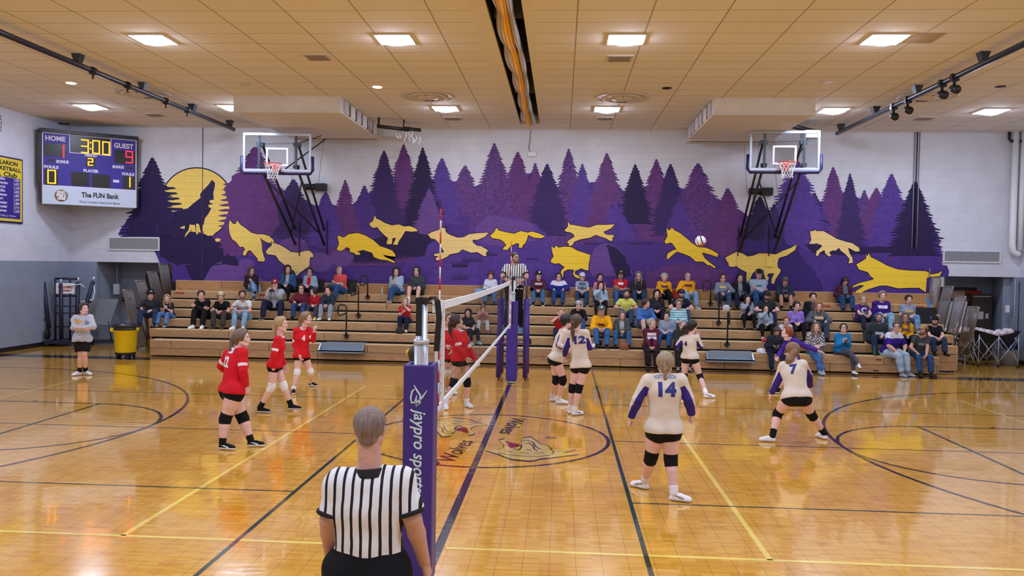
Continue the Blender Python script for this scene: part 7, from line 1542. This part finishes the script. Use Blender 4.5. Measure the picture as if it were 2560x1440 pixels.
# --- left block, row 3
seat(377,724,3,'young man in black bucket hat and charcoal long sleeve shirt beside the guard rail',rot=12,yaw=35,hair=('short',BR),cap=('bucket',BLK,(180,180,180)),top=('long',(46,48,58)),arms='lap+knee',g=1.2,bottom=('jeans',(38,56,92)),shoe=(BLK,BLK),row2=2,spread=.2)
a=seat(418,738,3,'smiling blonde woman in dark tee leaning beside the bucket hat man',fem=1,rot=-8,yaw=25,lean=14,hair=('long',BL),top=('tee',(40,44,58)),arms='mouth+chest' if 0 else 'chest',bottom=('jeans',(84,122,172)),legs='feet',fwd=.55,shoe=((80,110,140),WHT))
seat(504,727,3,'young man in all black with white sneakers, forearms on his knees',rot=0,yaw=28,lean=24,hair=('short',BR),top=('long',BLK),arms='crossknee',bottom=('sweats',BLK),shoe=(WHT,WHT),g=1.05)
seat(553,729,3,'young man in black tee and cream backward cap with olive trousers',yaw=20,lean=22,hair=('short',BR),cap=('capback',(210,196,164),(60,60,60)),top=('tee',(22,22,26)),arms='clasp',bottom=('slacks',(64,60,58)),shoe=((60,52,50),(90,80,70)),skin='b')
seat(607,726,3,'young man in white and beige colour block tee with light jeans',yaw=25,lean=20,hair=('short',BR),top=('tee',(222,226,232)),arms='clasp+knee',bottom=('jeans',(132,166,200)),beard=(110,84,70),shoe=(WHT,WHT),trim=('yoke',(176,166,160)),skin='b')
# --- left block, top row
P=seat(629,668,6,'woman in dark shawl and light jeans sitting with crossed legs at the top left',fem=1,rot=10,yaw=45,hair=('longmid',(96,66,58)),glasses=1,top=('jacket',(42,34,44)),arms='chest+lap',legs='cross',bottom=('jeans',(112,150,190)),shoe=((36,40,60),WHT),g=1.1,row2=5)
seat(720,663,6,'woman with long dark hair in denim jacket over a pale top',fem=1,yaw=30,hair=('longer',DB),top=('jacket',(56,92,140)),trim=('open',(170,190,205)),arms='lap',bottom=('leggings',BLK),shoe=(BLK,BLK),g=1.15)
seat(775,670,6,'short haired woman with glasses in light blue jacket over a red top',fem=1,yaw=15,rot=-5,hair=('curly',(62,44,42)),glasses=1,top=('jacket',(160,186,206)),trim=('open',(196,36,44)),arms='lap',bottom=('leggings',NV),shoe=(BLK,BLK),g=1.15)
seat(850,664,6,'bald man in coral tee with folded arms on a black stadium chair',rot=-25,yaw=55,hair=('buzz',(150,130,124)),top=('tee',(228,88,92)),arms='cross',bottom=('jeans',(48,84,134)),shoe=((70,66,72),(60,60,60)),g=1.2)
P=seat(689,697,4,'man in red cap and grey hoodie filming with a phone',rot=5,yaw=10,hair=('short',BR),cap=('capfront',(150,30,44),(200,200,200)),top=('hoodie',(168,172,184)),arms='phone',bottom=('jeans',(28,34,60)),shoe=((60,50,46),(150,140,130)),g=1.3,spread=.24)
ph = MB(); ph.box((-.075,-.006,-.038),(.075,.006,.038)); o_ = ph.build('phone', m_black); vv = (P['J']['wrL']+P['J']['wrR'])/2+P['F']*.07+npv(P['o'].location)+npv((0,0,.03)); o_.location = tuple(vv); o_.rotation_euler = (0,0,.1); tag(o_, 'black phone held sideways by the man in the red cap', 'phone')
seat(754,711,4,'woman in maroon sweater and glasses sitting beside two boys',fem=1,yaw=15,hair=('ponylow',BR),glasses=1,top=('sweat',(98,32,48)),arms='lap+knee',bottom=('jeans',(50,68,116)),shoe=(BLK,BLK),g=1.2)
seat(784,720,4,'dark haired boy in red shirt leaning toward the woman in maroon',rot=-10,yaw=-40,side=-8,hair=('mop',(50,32,34)),top=('long',(176,28,44)),arms='lap',bottom=('sweats',(60,66,80)),shoe=((230,214,90),WHT))
seat(821,716,4,'boy in dark pullover and grey joggers with hands clasped',yaw=-10,hair=('short',(36,26,28)),top=('sweat',(44,52,68)),arms='clasp',bottom=('sweats',(146,152,164)),shoe=(WHT,(60,60,60)))
# --- middle left
seat(991,669,6,'woman in pale blue hoodie and jeans resting her feet forward',fem=1,rot=-12,yaw=25,hair=('long',(52,36,38)),top=('hoodie',(160,188,214)),arms='chest',legs='ankles',bottom=('jeans',(46,78,124)),shoe=((150,130,120),(190,180,170)),g=1.3)
seat(1042,667,6,'long haired youth with glasses in charcoal hoodie and shorts, white socks',rot=-5,pit=10,hair=('mop',(60,44,42)),glasses=1,top=('hoodie',(66,70,80)),arms='lap',bottom=('shorts',(40,40,50)),sock=(WHT,.3),shoe=(WHT,WHT),g=1.25,fwd=.5)
P=seat(1013,744,3,'blonde woman in red tee and ripped navy jeans below the long haired youth',fem=1,yaw=15,rot=0,hair=('long',BL),top=('tee',(206,34,44)),arms='chin+chest',bottom=('jeans',(30,38,66)),shoe=((190,206,214),WHT),spread=.08,g=1.12,fwd=.42)
seat(1169,773,2,'dark haired woman in black tee reclining behind the volleyball net',fem=1,rot=35,yaw=-30,lean=-6,hair=('long',DB),top=('tee',(26,28,38)),arms='lap',bottom=('leggings',(28,34,50)),shoe=((150,170,190),WHT),g=1.2,spread=.1)
seat(1207,764,3,'little girl in pink jacket and white trousers wearing pink clogs',smin=.58,fem=1,rot=8,yaw=10,pit=-20,hair=('bun',(150,120,100)),top=('sweat',(186,136,134)),arms='mouth',bottom=('sweats',(206,208,204)),shoe=((240,90,160),(240,90,160)))
seat(1227,679,6,'woman in white collared sweater looking down at her lap in the top row',fem=1,yaw=5,pit=-25,hair=('curly',(84,58,52)),top=('sweat',(208,216,232)),arms='lap',bottom=('jeans',(84,124,176)),shoe=((50,50,60),BLK),g=1.1)
# --- right of the referee, top row
P=seat(1347,676,6,'man in black cap and maroon hoodie beside the referee stand',yaw=15,hair=('short',BR),cap=('capfront',BLK,WHT),top=('hoodie',(84,34,50)),arms='clasp',bottom=('jeans',(64,104,152)),shoe=(BLK,WHT)); decal(P,'NORTH',.07,.2,(200,196,200),dz=.05,name='print')
P=seat(1397,683,6,'person with glasses in purple-blue and white team sweater, top row',yaw=0,hair=('short',DB),glasses=1,top=('sweat',(44,44,140)),trim=('shoulder',(216,220,236)),arms='knee',bottom=('jeans',(40,72,122)),shoe=((40,44,60),(90,90,100)),g=1.2); decal(P,'WOLVES',.07,.2,(230,230,240),dz=.06,name='print')
P=seat(1456,681,6,'boy in white cap and pale blue tee with a print, top row',yaw=5,hair=('short',BL),cap=('capfront',(210,214,228),(190,190,200)),top=('tee',(142,166,186)),arms='clasp',bottom=('jeans',(40,72,110)),shoe=((60,60,70),WHT)); decal(P,'WOLVES',.06,.2,(60,80,110),dz=.08,name='print'); decal(P,'NC',.09,.1,(70,90,120),dz=-.02,name='print')
seat(1500,684,6,'dark haired person in pink tank top behind the woman in pale blue',yaw=15,hair=('short',(40,26,28)),top=('tank',(206,90,130)),arms='lap',bottom=('jeans',DN),skin='b',fem=0)
seat(1502,704,5,'woman with long dark hair in pale blue hoodie, hand at her chin',fem=1,yaw=5,hair=('long',(54,30,38)),top=('hoodie',(166,192,216)),arms='lap+chin',bottom=('leggings',BLK),shoe=(BLK,BLK),g=1.1,row2=4)
P=seat(1552,674,6,'man in dark cap and red print tee with folded arms, top row',yaw=5,hair=('short',BR),cap=('capfront',(48,46,44),(160,150,120)),top=('tee',(190,34,50)),arms='cross',bottom=('jeans',(58,92,144)),shoe=(BLK,BLK),g=1.15,skin='c'); decal(P,'WOLVES',.07,.16,(236,230,234),dz=.07,name='print')
seat(1597,679,6,'woman with long grey hair in dark v-neck sweater, top row',fem=1,yaw=-10,hair=('long',(140,128,126)),glasses=1,top=('sweat',(48,42,48)),arms='lap',bottom=('jeans',(40,62,100)),shoe=(BLK,BLK),g=1.12)
P=seat(1661,684,6,'white haired woman in yellow-gold hoodie, left of the two in gold',fem=1,yaw=-10,hair=('curly',(220,214,206)),top=('hoodie',(240,166,26)),arms='lap',legs='cross',bottom=('leggings',BLK),shoe=((220,200,190),WHT),g=1.25); decal(P,'North',.08,.2,(50,36,60),dz=.05,name='print')
P=seat(1719,681,6,'balding man with glasses in yellow-gold hoodie and light jeans, right of the two in gold',yaw=-5,rot=15,hair=('fringe',(170,160,156)),glasses=1,top=('hoodie',(240,168,24)),arms='lap+knee',bottom=('jeans',(124,158,190)),shoe=(GRY,WHT),g=1.3); decal(P,'WOLVES',.08,.24,(60,34,40),dz=.06,name='print')
# --- right of the referee, middle rows
seat(1403,770,2,'fair haired boy in red shirt with both hands on his cheeks',yaw=0,lean=22,hair=('short',BL),top=('long',(206,36,44)),arms='face',bottom=('leggings',(40,44,60)),sleeve=.7)
seat(1446,752,3,'boy in backward grey cap and black hoodie behind the number 12 player',yaw=5,lean=18,hair=('short',BR),cap=('capback',(176,180,190),(90,120,100)),top=('hoodie',(24,24,28)),arms='clasp',bottom=('jeans',(56,96,150)),shoe=(BLK,BLK),g=1.1)
P=seat(1504,762,2,'man in green and grey cap and yellow-gold sports jersey with clasped hands',yaw=0,lean=16,hair=('short',GH),cap=('capfront',(74,96,92),(210,220,214)),top=('sweat',(246,176,20)),trim=('shoulder',(246,176,20)),arms='clasp',bottom=('jeans',(58,98,152)),shoe=(BLK,(170,150,140)),sleeve=1.6,g=1.15,skin='b',fwd=.55); decal(P,'Steelers',.08,.17,(50,40,60),dz=.0,name='print')
seat(1555,778,2,'woman with grey wavy hair in green camouflage jacket over a pale tee',fem=1,yaw=10,hair=('longer',(128,120,122)),top=('jacket',(66,78,72)),trim=('open',(176,190,204)),arms='clasp',bottom=('jeans',(66,110,164)),shoe=(BLK,BLK),g=1.1,spread=.17,fwd=.42)
seat(1566,725,4,'bearded man in pale yellow tee with elbows out',yaw=5,lean=12,hair=('buzz',(44,32,34)),beard=(50,36,36),top=('tee',(218,222,106)),arms='knee',bottom=('jeans',(56,76,110)),shoe=(BLK,BLK),g=1.25,skin='b')
seat(1615,748,3,'man in bright blue sweatshirt and denim shorts turned to the right',rot=15,yaw=55,lean=16,hair=('short',(70,50,48)),top=('sweat',(68,112,182)),arms='clasp',bottom=('shorts',(80,104,140)),shoe=(GRY,WHT),g=1.3)
seat(1642,724,4,'woman with straight dark hair in black puffer vest and grey sleeves',fem=1,yaw=0,hair=('long',(36,26,30)),top=('jacket',(44,44,54)),arms='lap',bottom=('leggings',(30,28,34)),shoe=(BLK,BLK),g=1.15)
seat(1703,722,4,'man in black cap and navy tee sitting behind the striped top woman',yaw=0,hair=('short',DB),cap=('capfront',(30,32,46),(90,90,100)),beard=(50,36,34),top=('tee',(26,34,62)),arms='knee',bottom=('jeans',(60,80,110)),shoe=(BLK,BLK),g=1.3)
P=seat(1697,749,3,'older woman in turquoise and white striped long sleeve top',fem=1,yaw=-5,rot=-6,hair=('curly',(150,120,100)),glasses=1,top=('sweat',(60,180,190)),arms='lap',bottom=('jeans',(140,160,180)),shoe=(GRY,WHT),g=1.2)
def band_mat(name, a, b, period, duty):
    m = bpy.data.materials.new(name); m.use_nodes = True; nt = m.node_tree; bs = nt.nodes['Principled BSDF']; L = nt.links.new; bs.inputs['Roughness'].default_value = .8
    tc = N(nt,'ShaderNodeTexCoord'); sp = N(nt,'ShaderNodeSeparateXYZ'); L(tc.outputs['Object'], sp.inputs[0]); f = mnode(nt,'FRACT', mnode(nt,'ADD', mnode(nt,'DIVIDE', sp.outputs[2], period), 100)); L(mixc(nt, mnode(nt,'LESS_THAN', f, duty), lin(a), lin(b)), bs.inputs['Base Color']); return m
P['shirt'].data.materials[0] = band_mat('turquoise_stripes',(216,234,236),(50,176,190),.062,.45)
seat(1667,780,2,'smiling dark haired woman in grey hoodie turned to the left, jeans',fem=1,rot=-18,yaw=5,hair=('bunlow',(40,30,34)),top=('hoodie',(146,160,184)),arms='lap',bottom=('jeans',(52,92,150)),shoe=(BLK,BLK),g=1.25,fwd=.55)
P=seat(1629,797,1,'older woman with white hair in maroon sweatshirt in the front row',fem=1,yaw=25,pit=10,hair=('curly',(206,198,194)),top=('sweat',(90,32,54)),arms='clasp',bottom=('slacks',(34,28,38)),shoe=((24,34,44),(24,34,44)),g=1.28,spread=.1); decal(P,'NORTH',.07,.22,(226,220,226),dz=.06,name='print'); decal(P,'WOLVES',.06,.24,(200,200,230),dz=-.02,name='print')
seat(1706,801,1,'old balding man in dark green jacket behind the number 4 cream player',yaw=15,pit=8,hair=('fringe',(160,150,148)),top=('jacket',(46,50,50)),arms='knee',bottom=('slacks',(34,34,38)),shoe=((140,130,124),(120,110,100)),g=1.15)
# --- right block, top row
P=seat(1807,684,6,'woman with glasses in grey print hoodie and jeans at the right aisle',fem=1,yaw=0,hair=('bunlow',(80,44,44)),glasses=1,top=('hoodie',(128,142,162)),arms='knee+lap',bottom=('jeans',(56,78,110)),shoe=((170,120,100),(90,60,50)),g=1.05); decal(P,'WOLVES',.06,.18,(230,190,110),dz=.05,name='print')
seat(1850,685,6,'short haired woman in open black jacket over grey, on a red cushion',fem=1,yaw=0,hair=('short',(40,34,36)),top=('jacket',(28,28,32)),trim=('open',(120,136,150)),arms='thigh',bottom=('jeans',(30,36,60)),shoe=(BLK,BLK),g=1.2,skin='b')
P=seat(1897,671,6,'man in black cap and pale grey sweatshirt with folded arms',yaw=0,hair=('short',GH),cap=('capfront',(22,22,26)),glasses=1,top=('sweat',(158,178,200)),arms='cross',bottom=('jeans',(40,76,124)),shoe=(BLK,BLK),g=1.25,skin='b'); decal(P,'WOLVES',.05,.15,(90,120,110),dz=.04,name='print')
P=seat(1963,693,6,'man in camouflage cap and navy hoodie with shorts, hands between knees',yaw=0,lean=20,hair=('short',BR),cap=('capfront',(80,82,84),(120,110,80)),top=('hoodie',(38,50,68)),arms='clasp',bottom=('shorts',(60,60,70)),shoe=((60,56,60),(40,40,44)),sock=(BLK,.2),g=1.25,skin='c'); decal(P,'WOLVES',.06,.15,(110,90,90),dz=.04,name='print')
seat(2112,694,6,'woman in dark plaid flannel looking down at her phone',fem=1,pit=-38,yaw=5,hair=('long',(44,28,32)),top=('jacket',(70,34,50)),trim=('open',(96,104,120)),arms='lap+thigh',bottom=('jeans',(38,74,118)),shoe=(BLK,BLK),g=1.3)
# --- right block, middle rows
seat(1869,739,4,'woman with dark hair in grey zip jacket, hand at her mouth',fem=1,yaw=0,hair=('longmid',(30,24,30)),top=('jacket',(150,160,178)),trim=('open',(34,34,48)),arms='lap+chin',bottom=('leggings',BLK),shoe=(BLK,(170,150,150)),g=1.15)
seat(1917,728,4,'bearded man in black cap and black tee, broad shoulders',yaw=-5,hair=('short',(40,30,30)),cap=('capfront',(26,26,30),(60,60,64)),beard=(44,32,32),glasses=1,top=('tee',(36,42,48)),arms='knee',bottom=('jeans',(40,50,70)),shoe=(BLK,BLK),g=1.4)
seat(1914,762,3,'woman with long black hair in pale grey hoodie covering her mouth',fem=1,yaw=0,hair=('long',(26,20,26)),top=('hoodie',(150,170,190)),arms='lap+mouth',bottom=('leggings',BLK),shoe=((200,206,214),(150,156,166)),g=1.25)
seat(1991,754,3,'woman with dark bun in lavender sweatshirt and black leggings',fem=1,yaw=10,lean=12,hair=('bun',(56,34,38)),top=('sweat',(150,122,214)),arms='lap',bottom=('leggings',BLK),shoe=(BLK,(140,140,150)),g=1.15)
seat(1966,792,2,'girl in black and white varsity jacket looking left, behind the purple player',fem=1,yaw=-15,hair=('bunlow',(150,96,70)),top=('jacket',(30,30,38)),trim=('shoulder',(210,214,220)),arms='lap',bottom=('jeans',DK))
seat(2032,732,4,'smiling dark haired woman in black cardigan over a floral top',fem=1,yaw=-5,hair=('bunlow',(60,38,40)),top=('jacket',(24,24,30)),trim=('open',(70,72,80)),arms='lap',bottom=('jeans',(40,56,90)),shoe=(BLK,BLK),g=1.25)
P=seat(2046,754,3,'woman with long auburn hair in charcoal team hoodie',fem=1,yaw=0,hair=('longer',(176,128,92)),top=('hoodie',(84,94,106)),arms='knee',bottom=('jeans',(60,70,90)),shoe=(BLK,BLK),g=1.2); decal(P,'WOLVES',.07,.24,(206,180,130),dz=.02,name='print')
P=seat(2157,739,4,'blonde woman with glasses in purple print tee',fem=1,yaw=-10,pit=15,rot=12,hair=('longmid',(190,156,124)),glasses=1,top=('tee',(84,40,130)),arms='clasp',bottom=('jeans',(34,44,70)),shoe=(BLK,BLK),g=1.15); decal(P,'C',.2,.16,(190,220,236),dz=.0,name='print')
P=seat(2205,728,4,'fair haired girl in purple team hoodie with light jeans, row below the wall',fem=1,yaw=0,hair=('swept',(180,150,130)),top=('hoodie',(60,30,124)),arms='lap',bottom=('jeans',(140,178,208)),shoe=(GRY,WHT),g=1.25); decal(P,'WOLVES',.09,.26,(236,234,244),dz=.05,name='print')
P=seat(2271,738,4,'dark haired girl in grey team tee and light jeans near the right guard rails',fem=1,yaw=0,hair=('ponylow',(56,32,38)),top=('tee',(140,156,178)),arms='lap',bottom=('jeans',(110,150,190)),shoe=(GRY,WHT),g=1.25); decal(P,'WOLVES',.06,.22,(220,180,90),dz=-.01,name='print')
P=seat(2197,783,2,'man with glasses in dark grey hoodie and jeans with spread knees',yaw=-20,pit=5,hair=('buzz',(70,56,54)),glasses=1,beard=(90,70,66),top=('hoodie',(50,60,66)),arms='lap+out',bottom=('jeans',(34,50,84)),shoe=(BLK,BLK),g=1.3,spread=.2,skin='b'); decal(P,'REEBOK',.07,.22,(206,216,226),dz=-.07,name='print')
P=seat(2262,783,2,'woman with long grey hair in yellow-gold team hoodie',fem=1,yaw=-10,pit=12,hair=('longer',(110,100,98)),glasses=1,top=('hoodie',(242,178,24)),arms='lap',bottom=('slacks',(30,26,30)),shoe=(BLK,BLK),g=1.25,skin='c'); decal(P,'WOLVES',.07,.2,(90,60,60),dz=.03,name='print')
P=seat(2337,790,2,'man in black hat and black tee at the right end of the bleachers',yaw=-25,pit=8,hair=('short',(40,28,30)),cap=('capfront',(20,20,26)),beard=(60,40,40),top=('tee',(24,26,34)),arms='clasp',bottom=('jeans',(40,56,84)),shoe=(BLK,BLK),g=1.2)
# --- right block, front row
P=seat(1942,820,1,'man in navy pullover looking at his phone in the front row',pit=-38,rot=5,lean=22,hair=('short',(70,60,60)),beard=(80,60,56),top=('sweat',(42,46,62)),arms='lap',bottom=('jeans',(24,32,60)),shoe=((26,28,34),(26,28,34),'boot'),g=1.25,skin='b',spread=.16)
seat(2040,806,1,'woman with wavy light brown hair in black vest over buffalo plaid',fem=1,yaw=-10,pit=12,hair=('wild',(136,112,96)),top=('jacket',(196,198,204)),trim=('open',(24,24,30)),arms='lap',legs='ankles',bottom=('jeans',(60,100,156)),shoe=(GRY,WHT),g=1.15)
PLAID = bpy.data.materials.new('buffalo_plaid'); PLAID.use_nodes = True; nt = PLAID.node_tree; ck = N(nt,'ShaderNodeTexChecker'); tc = N(nt,'ShaderNodeTexCoord'); nt.links.new(tc.outputs['Object'], ck.inputs[0]); ck.inputs['Scale'].default_value = 26; ck.inputs[1].default_value = lin((214,216,222)); ck.inputs[2].default_value = lin((34,34,40)); nt.links.new(ck.outputs[0], nt.nodes['Principled BSDF'].inputs[0]); PEOPLE[-1]['shirt'].data.materials[0] = PLAID
P=seat(2108,809,1,'woman with dark bun and glasses in bright blue sweater, legs crossed',fem=1,yaw=-20,pit=22,rot=5,hair=('bun',(40,30,36)),glasses=1,top=('sweat',(36,130,196)),arms='chest',legs='cross',bottom=('leggings',(74,80,96)),shoe=(WHT,(150,140,120)),g=1.2)
P=seat(2240,804,1,'woman with glasses in purple and white sports jersey and light jeans',fem=1,rot=25,yaw=-35,lean=18,hair=('bunlow',(110,84,80)),glasses=1,top=('jersey',(48,26,130),-.02),trim=('shoulder',(214,220,236)),arms='knee',bottom=('jeans',(160,182,204)),shoe=((130,140,140),WHT),g=1.4,sleeve=.95,spread=.10)
P=seat(2307,813,1,'man in tan cap and charcoal print tee leaning forward, front row',yaw=-50,pit=10,lean=22,hair=('short',(90,66,60)),cap=('capfront',(176,140,96)),beard=(100,74,66),top=('tee',(62,68,74)),arms='clasp+knee',bottom=('jeans',(44,76,120)),shoe=((40,34,38),(30,26,30),'boot'),g=1.1,skin='b'); decal(P,'WOLVES',.07,.18,(140,150,156),dz=.0,name='print')
PEOPLE[-1]
bad = [s for s in SEATLOG if s[1] < .8 or s[1] > 1.12]
print('SEAT SCALE', bad)

# ================================================================== SMALL THINGS ON THE BLEACHERS
def small(name, label, cat, px, py, row, dy, build, group=None, rz=0):
    v = onY(px, py, RY[row-1]+dy); o = build(); o.name = name; o.location = (v.x, RY[row-1]+dy, RZ[row-1]); o.rotation_euler = (0,0,rz); return tag(o, label, cat, group)
def bottle(parent_name, c, capc, lab, px, py, row, dy):
    v = onY(px, py, RY[row-1]+dy); t = empty(parent_name, (v.x,RY[row-1]+dy,RZ[row-1]), 0, lab, 'bottle')
    a = MB(); a.lathe([(.0,0),(.032,.0),(.034,.02),(.034,.12),(.030,.15),(.014,.18),(.014,.20)], n=16); a.build('bottle_body', mat('bottle_%d_%d_%d' % c, c, .15), t)
    a = MB(); a.lathe([(.016,.20),(.016,.222),(0,.222)], n=12); a.build('bottle_cap', mat('cap_%d_%d_%d' % capc, capc, .4), t)
bottle('water_bottle', (150,190,230), (230,230,240), 'clear blue water bottle beside the cross legged woman at the top left', 649, 725, 6, .12)
bottle('water_bottle', (186,182,190), (220,220,226), 'clear plastic bottle on the top row beside the woman in the pale blue hoodie', 955, 735, 6, .12)
bottle('soda_bottle', (30,110,60), (210,30,40), 'green soda bottle with red cap by the man in dark grey hoodie', 2186, 890, 1, .10)
bottle('water_bottle', (150,180,210), (200,60,50), 'water bottle between the boy in the white cap and the pale blue hoodie woman', 1455, 760, 5, .10)
def chairb(px, lab):
    v = onY(px, 720, 11.68); t = empty('stadium_seat', (v.x, 11.62, RZ[5]), 0, lab, 'stadium seat', 'black stadium seats on the top row')
    a = MB(); a.box((-.22,-.16,0.0),(.22,.0,.012)); a.build('seat_base', m_black, t)
    a = MB(); a.hexa([(-.23,.06,.05),(.23,.06,.05),(.23,.09,.05),(-.23,.09,.05),(-.21,.10,.42),(.21,.10,.42),(.21,.13,.42),(-.21,.13,.42)]); a.build('seat_back', mat('seat_black',(30,30,36),.7), t, bevel=.01)
for px, lb in ((735,'black stadium seat back behind the woman in the denim jacket'),(792,'black stadium seat back behind the woman in the light blue jacket'),(872,'black stadium seat back behind the man in the coral tee')): chairb(px, lb)
def bag(c, w, d, h, strap=True):
    def f():
        a = MB(); V = []; n = 16
        for r_, z in ((.80,0),(1.0,h*.15),(.98,h*.5),(.8,h*.85),(.6,h*.95)):
            for j in range(n): t_ = 2*math.pi*j/n; V.append((w*r_*math.copysign(abs(math.cos(t_))**.5, math.cos(t_)), d*r_*math.copysign(abs(math.sin(t_))**.6, math.sin(t_)), z))
        a.add(V, [(i*n+j,i*n+(j+1)%n,(i+1)*n+(j+1)%n,(i+1)*n+j) for i in range(4) for j in range(n)]+[tuple(range(n))[::-1],tuple(4*n+j for j in range(n))], 0, True)
        if strap: a.tube([(-w*.5,0,h*.7),(-w*.3,0,h*1.15),(w*.3,0,h*1.15),(w*.5,0,h*.7)], .012, 0, 6)
        return a.build('bag', mat('bag_%d_%d_%d' % c, c, .6, bump=(18,.7)))
    return f
small('handbag','brown leather handbag between the feet of the grey haired woman','bag',1560,868,1,.12,bag((140,84,56),.12,.08,.2))
small('purse','small black purse hanging beside the blonde woman in the red tee','bag',999,808,2,.14,bag((24,22,26),.10,.07,.17))
small('seat_cushion','red stadium seat cushion beside the white haired woman in gold','cushion',1692,728,6,.2,lambda: MB().box((-.14,-.02,0),(.14,.03,.30)).build('c', mat('cushion_red',(206,60,40),.7)))
small('seat_cushion','red seat cushion under the woman in the open black jacket','cushion',1836,752,6,.04,lambda: MB().box((-.18,-.03,0),(.18,.0,.05)).build('c', mat('cushion_red',(206,60,40),.7)))
small('plastic_bag','white plastic bag at the feet of the woman in the grey print hoodie','bag',1815,775,5,.12,bag((206,214,226),.10,.08,.16,False))
small('baseball_cap','white cap resting on the front row beside the man in the navy pullover','cap',1903,878,1,.14,lambda: MB().sphere((0,0,.05),1,0,18,(.12,.11,.08)).sphere((.03,-.10,.02),1,0,14,(.10,.09,.015)).build('c', mat('cap_white_cloth',(220,222,230),.8)))
small('red_pouch','red pouch lying above the white cap on the front row','bag',1912,868,2,.06,bag((190,40,48),.09,.06,.10,False))
small('blue_bag','pale blue plastic bag beside the woman in the white collared sweater','bag',1197,730,6,.08,bag((120,160,200),.14,.08,.24,False))
small('black_case','black hard case standing behind the man in the black hat','case',2313,792,4,.2,lambda: MB().box((-.28,-.02,0),(.28,.12,.44)).build('c', mat('case_black',(26,28,34),.5)))
a = MB(); P_ = [onY(2318,745,10.6),onY(2324,770,10.55),onY(2330,800,10.5),onY(2345,825,10.5),onY(2358,838,10.5)]; o0 = P_[-1]
for p, q in zip(P_, P_[1:]): p = p-o0; q = q-o0; a.hexa([(p.x-.03,p.y-.006,p.z),(p.x+.03,p.y-.006,p.z),(p.x+.03,p.y+.006,p.z),(p.x-.03,p.y+.006,p.z),(q.x-.03,q.y-.006,q.z-.02),(q.x+.03,q.y-.006,q.z-.02),(q.x+.03,q.y+.006,q.z-.02),(q.x-.03,q.y+.006,q.z-.02)])
o = a.build('blue_strap', mat('strap_blue',(40,130,220),.6)); o.location = tuple(o0); tag(o, 'bright blue strap hanging on the right guard rails', 'strap')
# phones in hands
def phone(P, lab, at=None):
    a = MB(); a.box((-.037,-.075,-.005),(.037,.075,.005)); o = a.build('phone', m_black); vv = (P['J']['wrL']+P['J']['wrR'])/2+P['F']*.09+npv(P['o'].location)+npv((0,0,.02)); o.location = tuple(vv); o.rotation_euler = (.6,0,.1); tag(o, lab, 'phone')
for P in PEOPLE:
    l = P['o']['label']
    if 'navy pullover looking' in l: phone(P, 'phone held by the man in the navy pullover in the front row')
    if 'dark plaid flannel' in l: phone(P, 'phone held by the woman in the dark plaid flannel')
    if 'bright blue sweater' in l: phone(P, 'small snack packet held by the woman in the bright blue sweater')
    if 'cross' in l and 'top left' in l: phone(P, 'phone held by the cross legged woman at the top left')
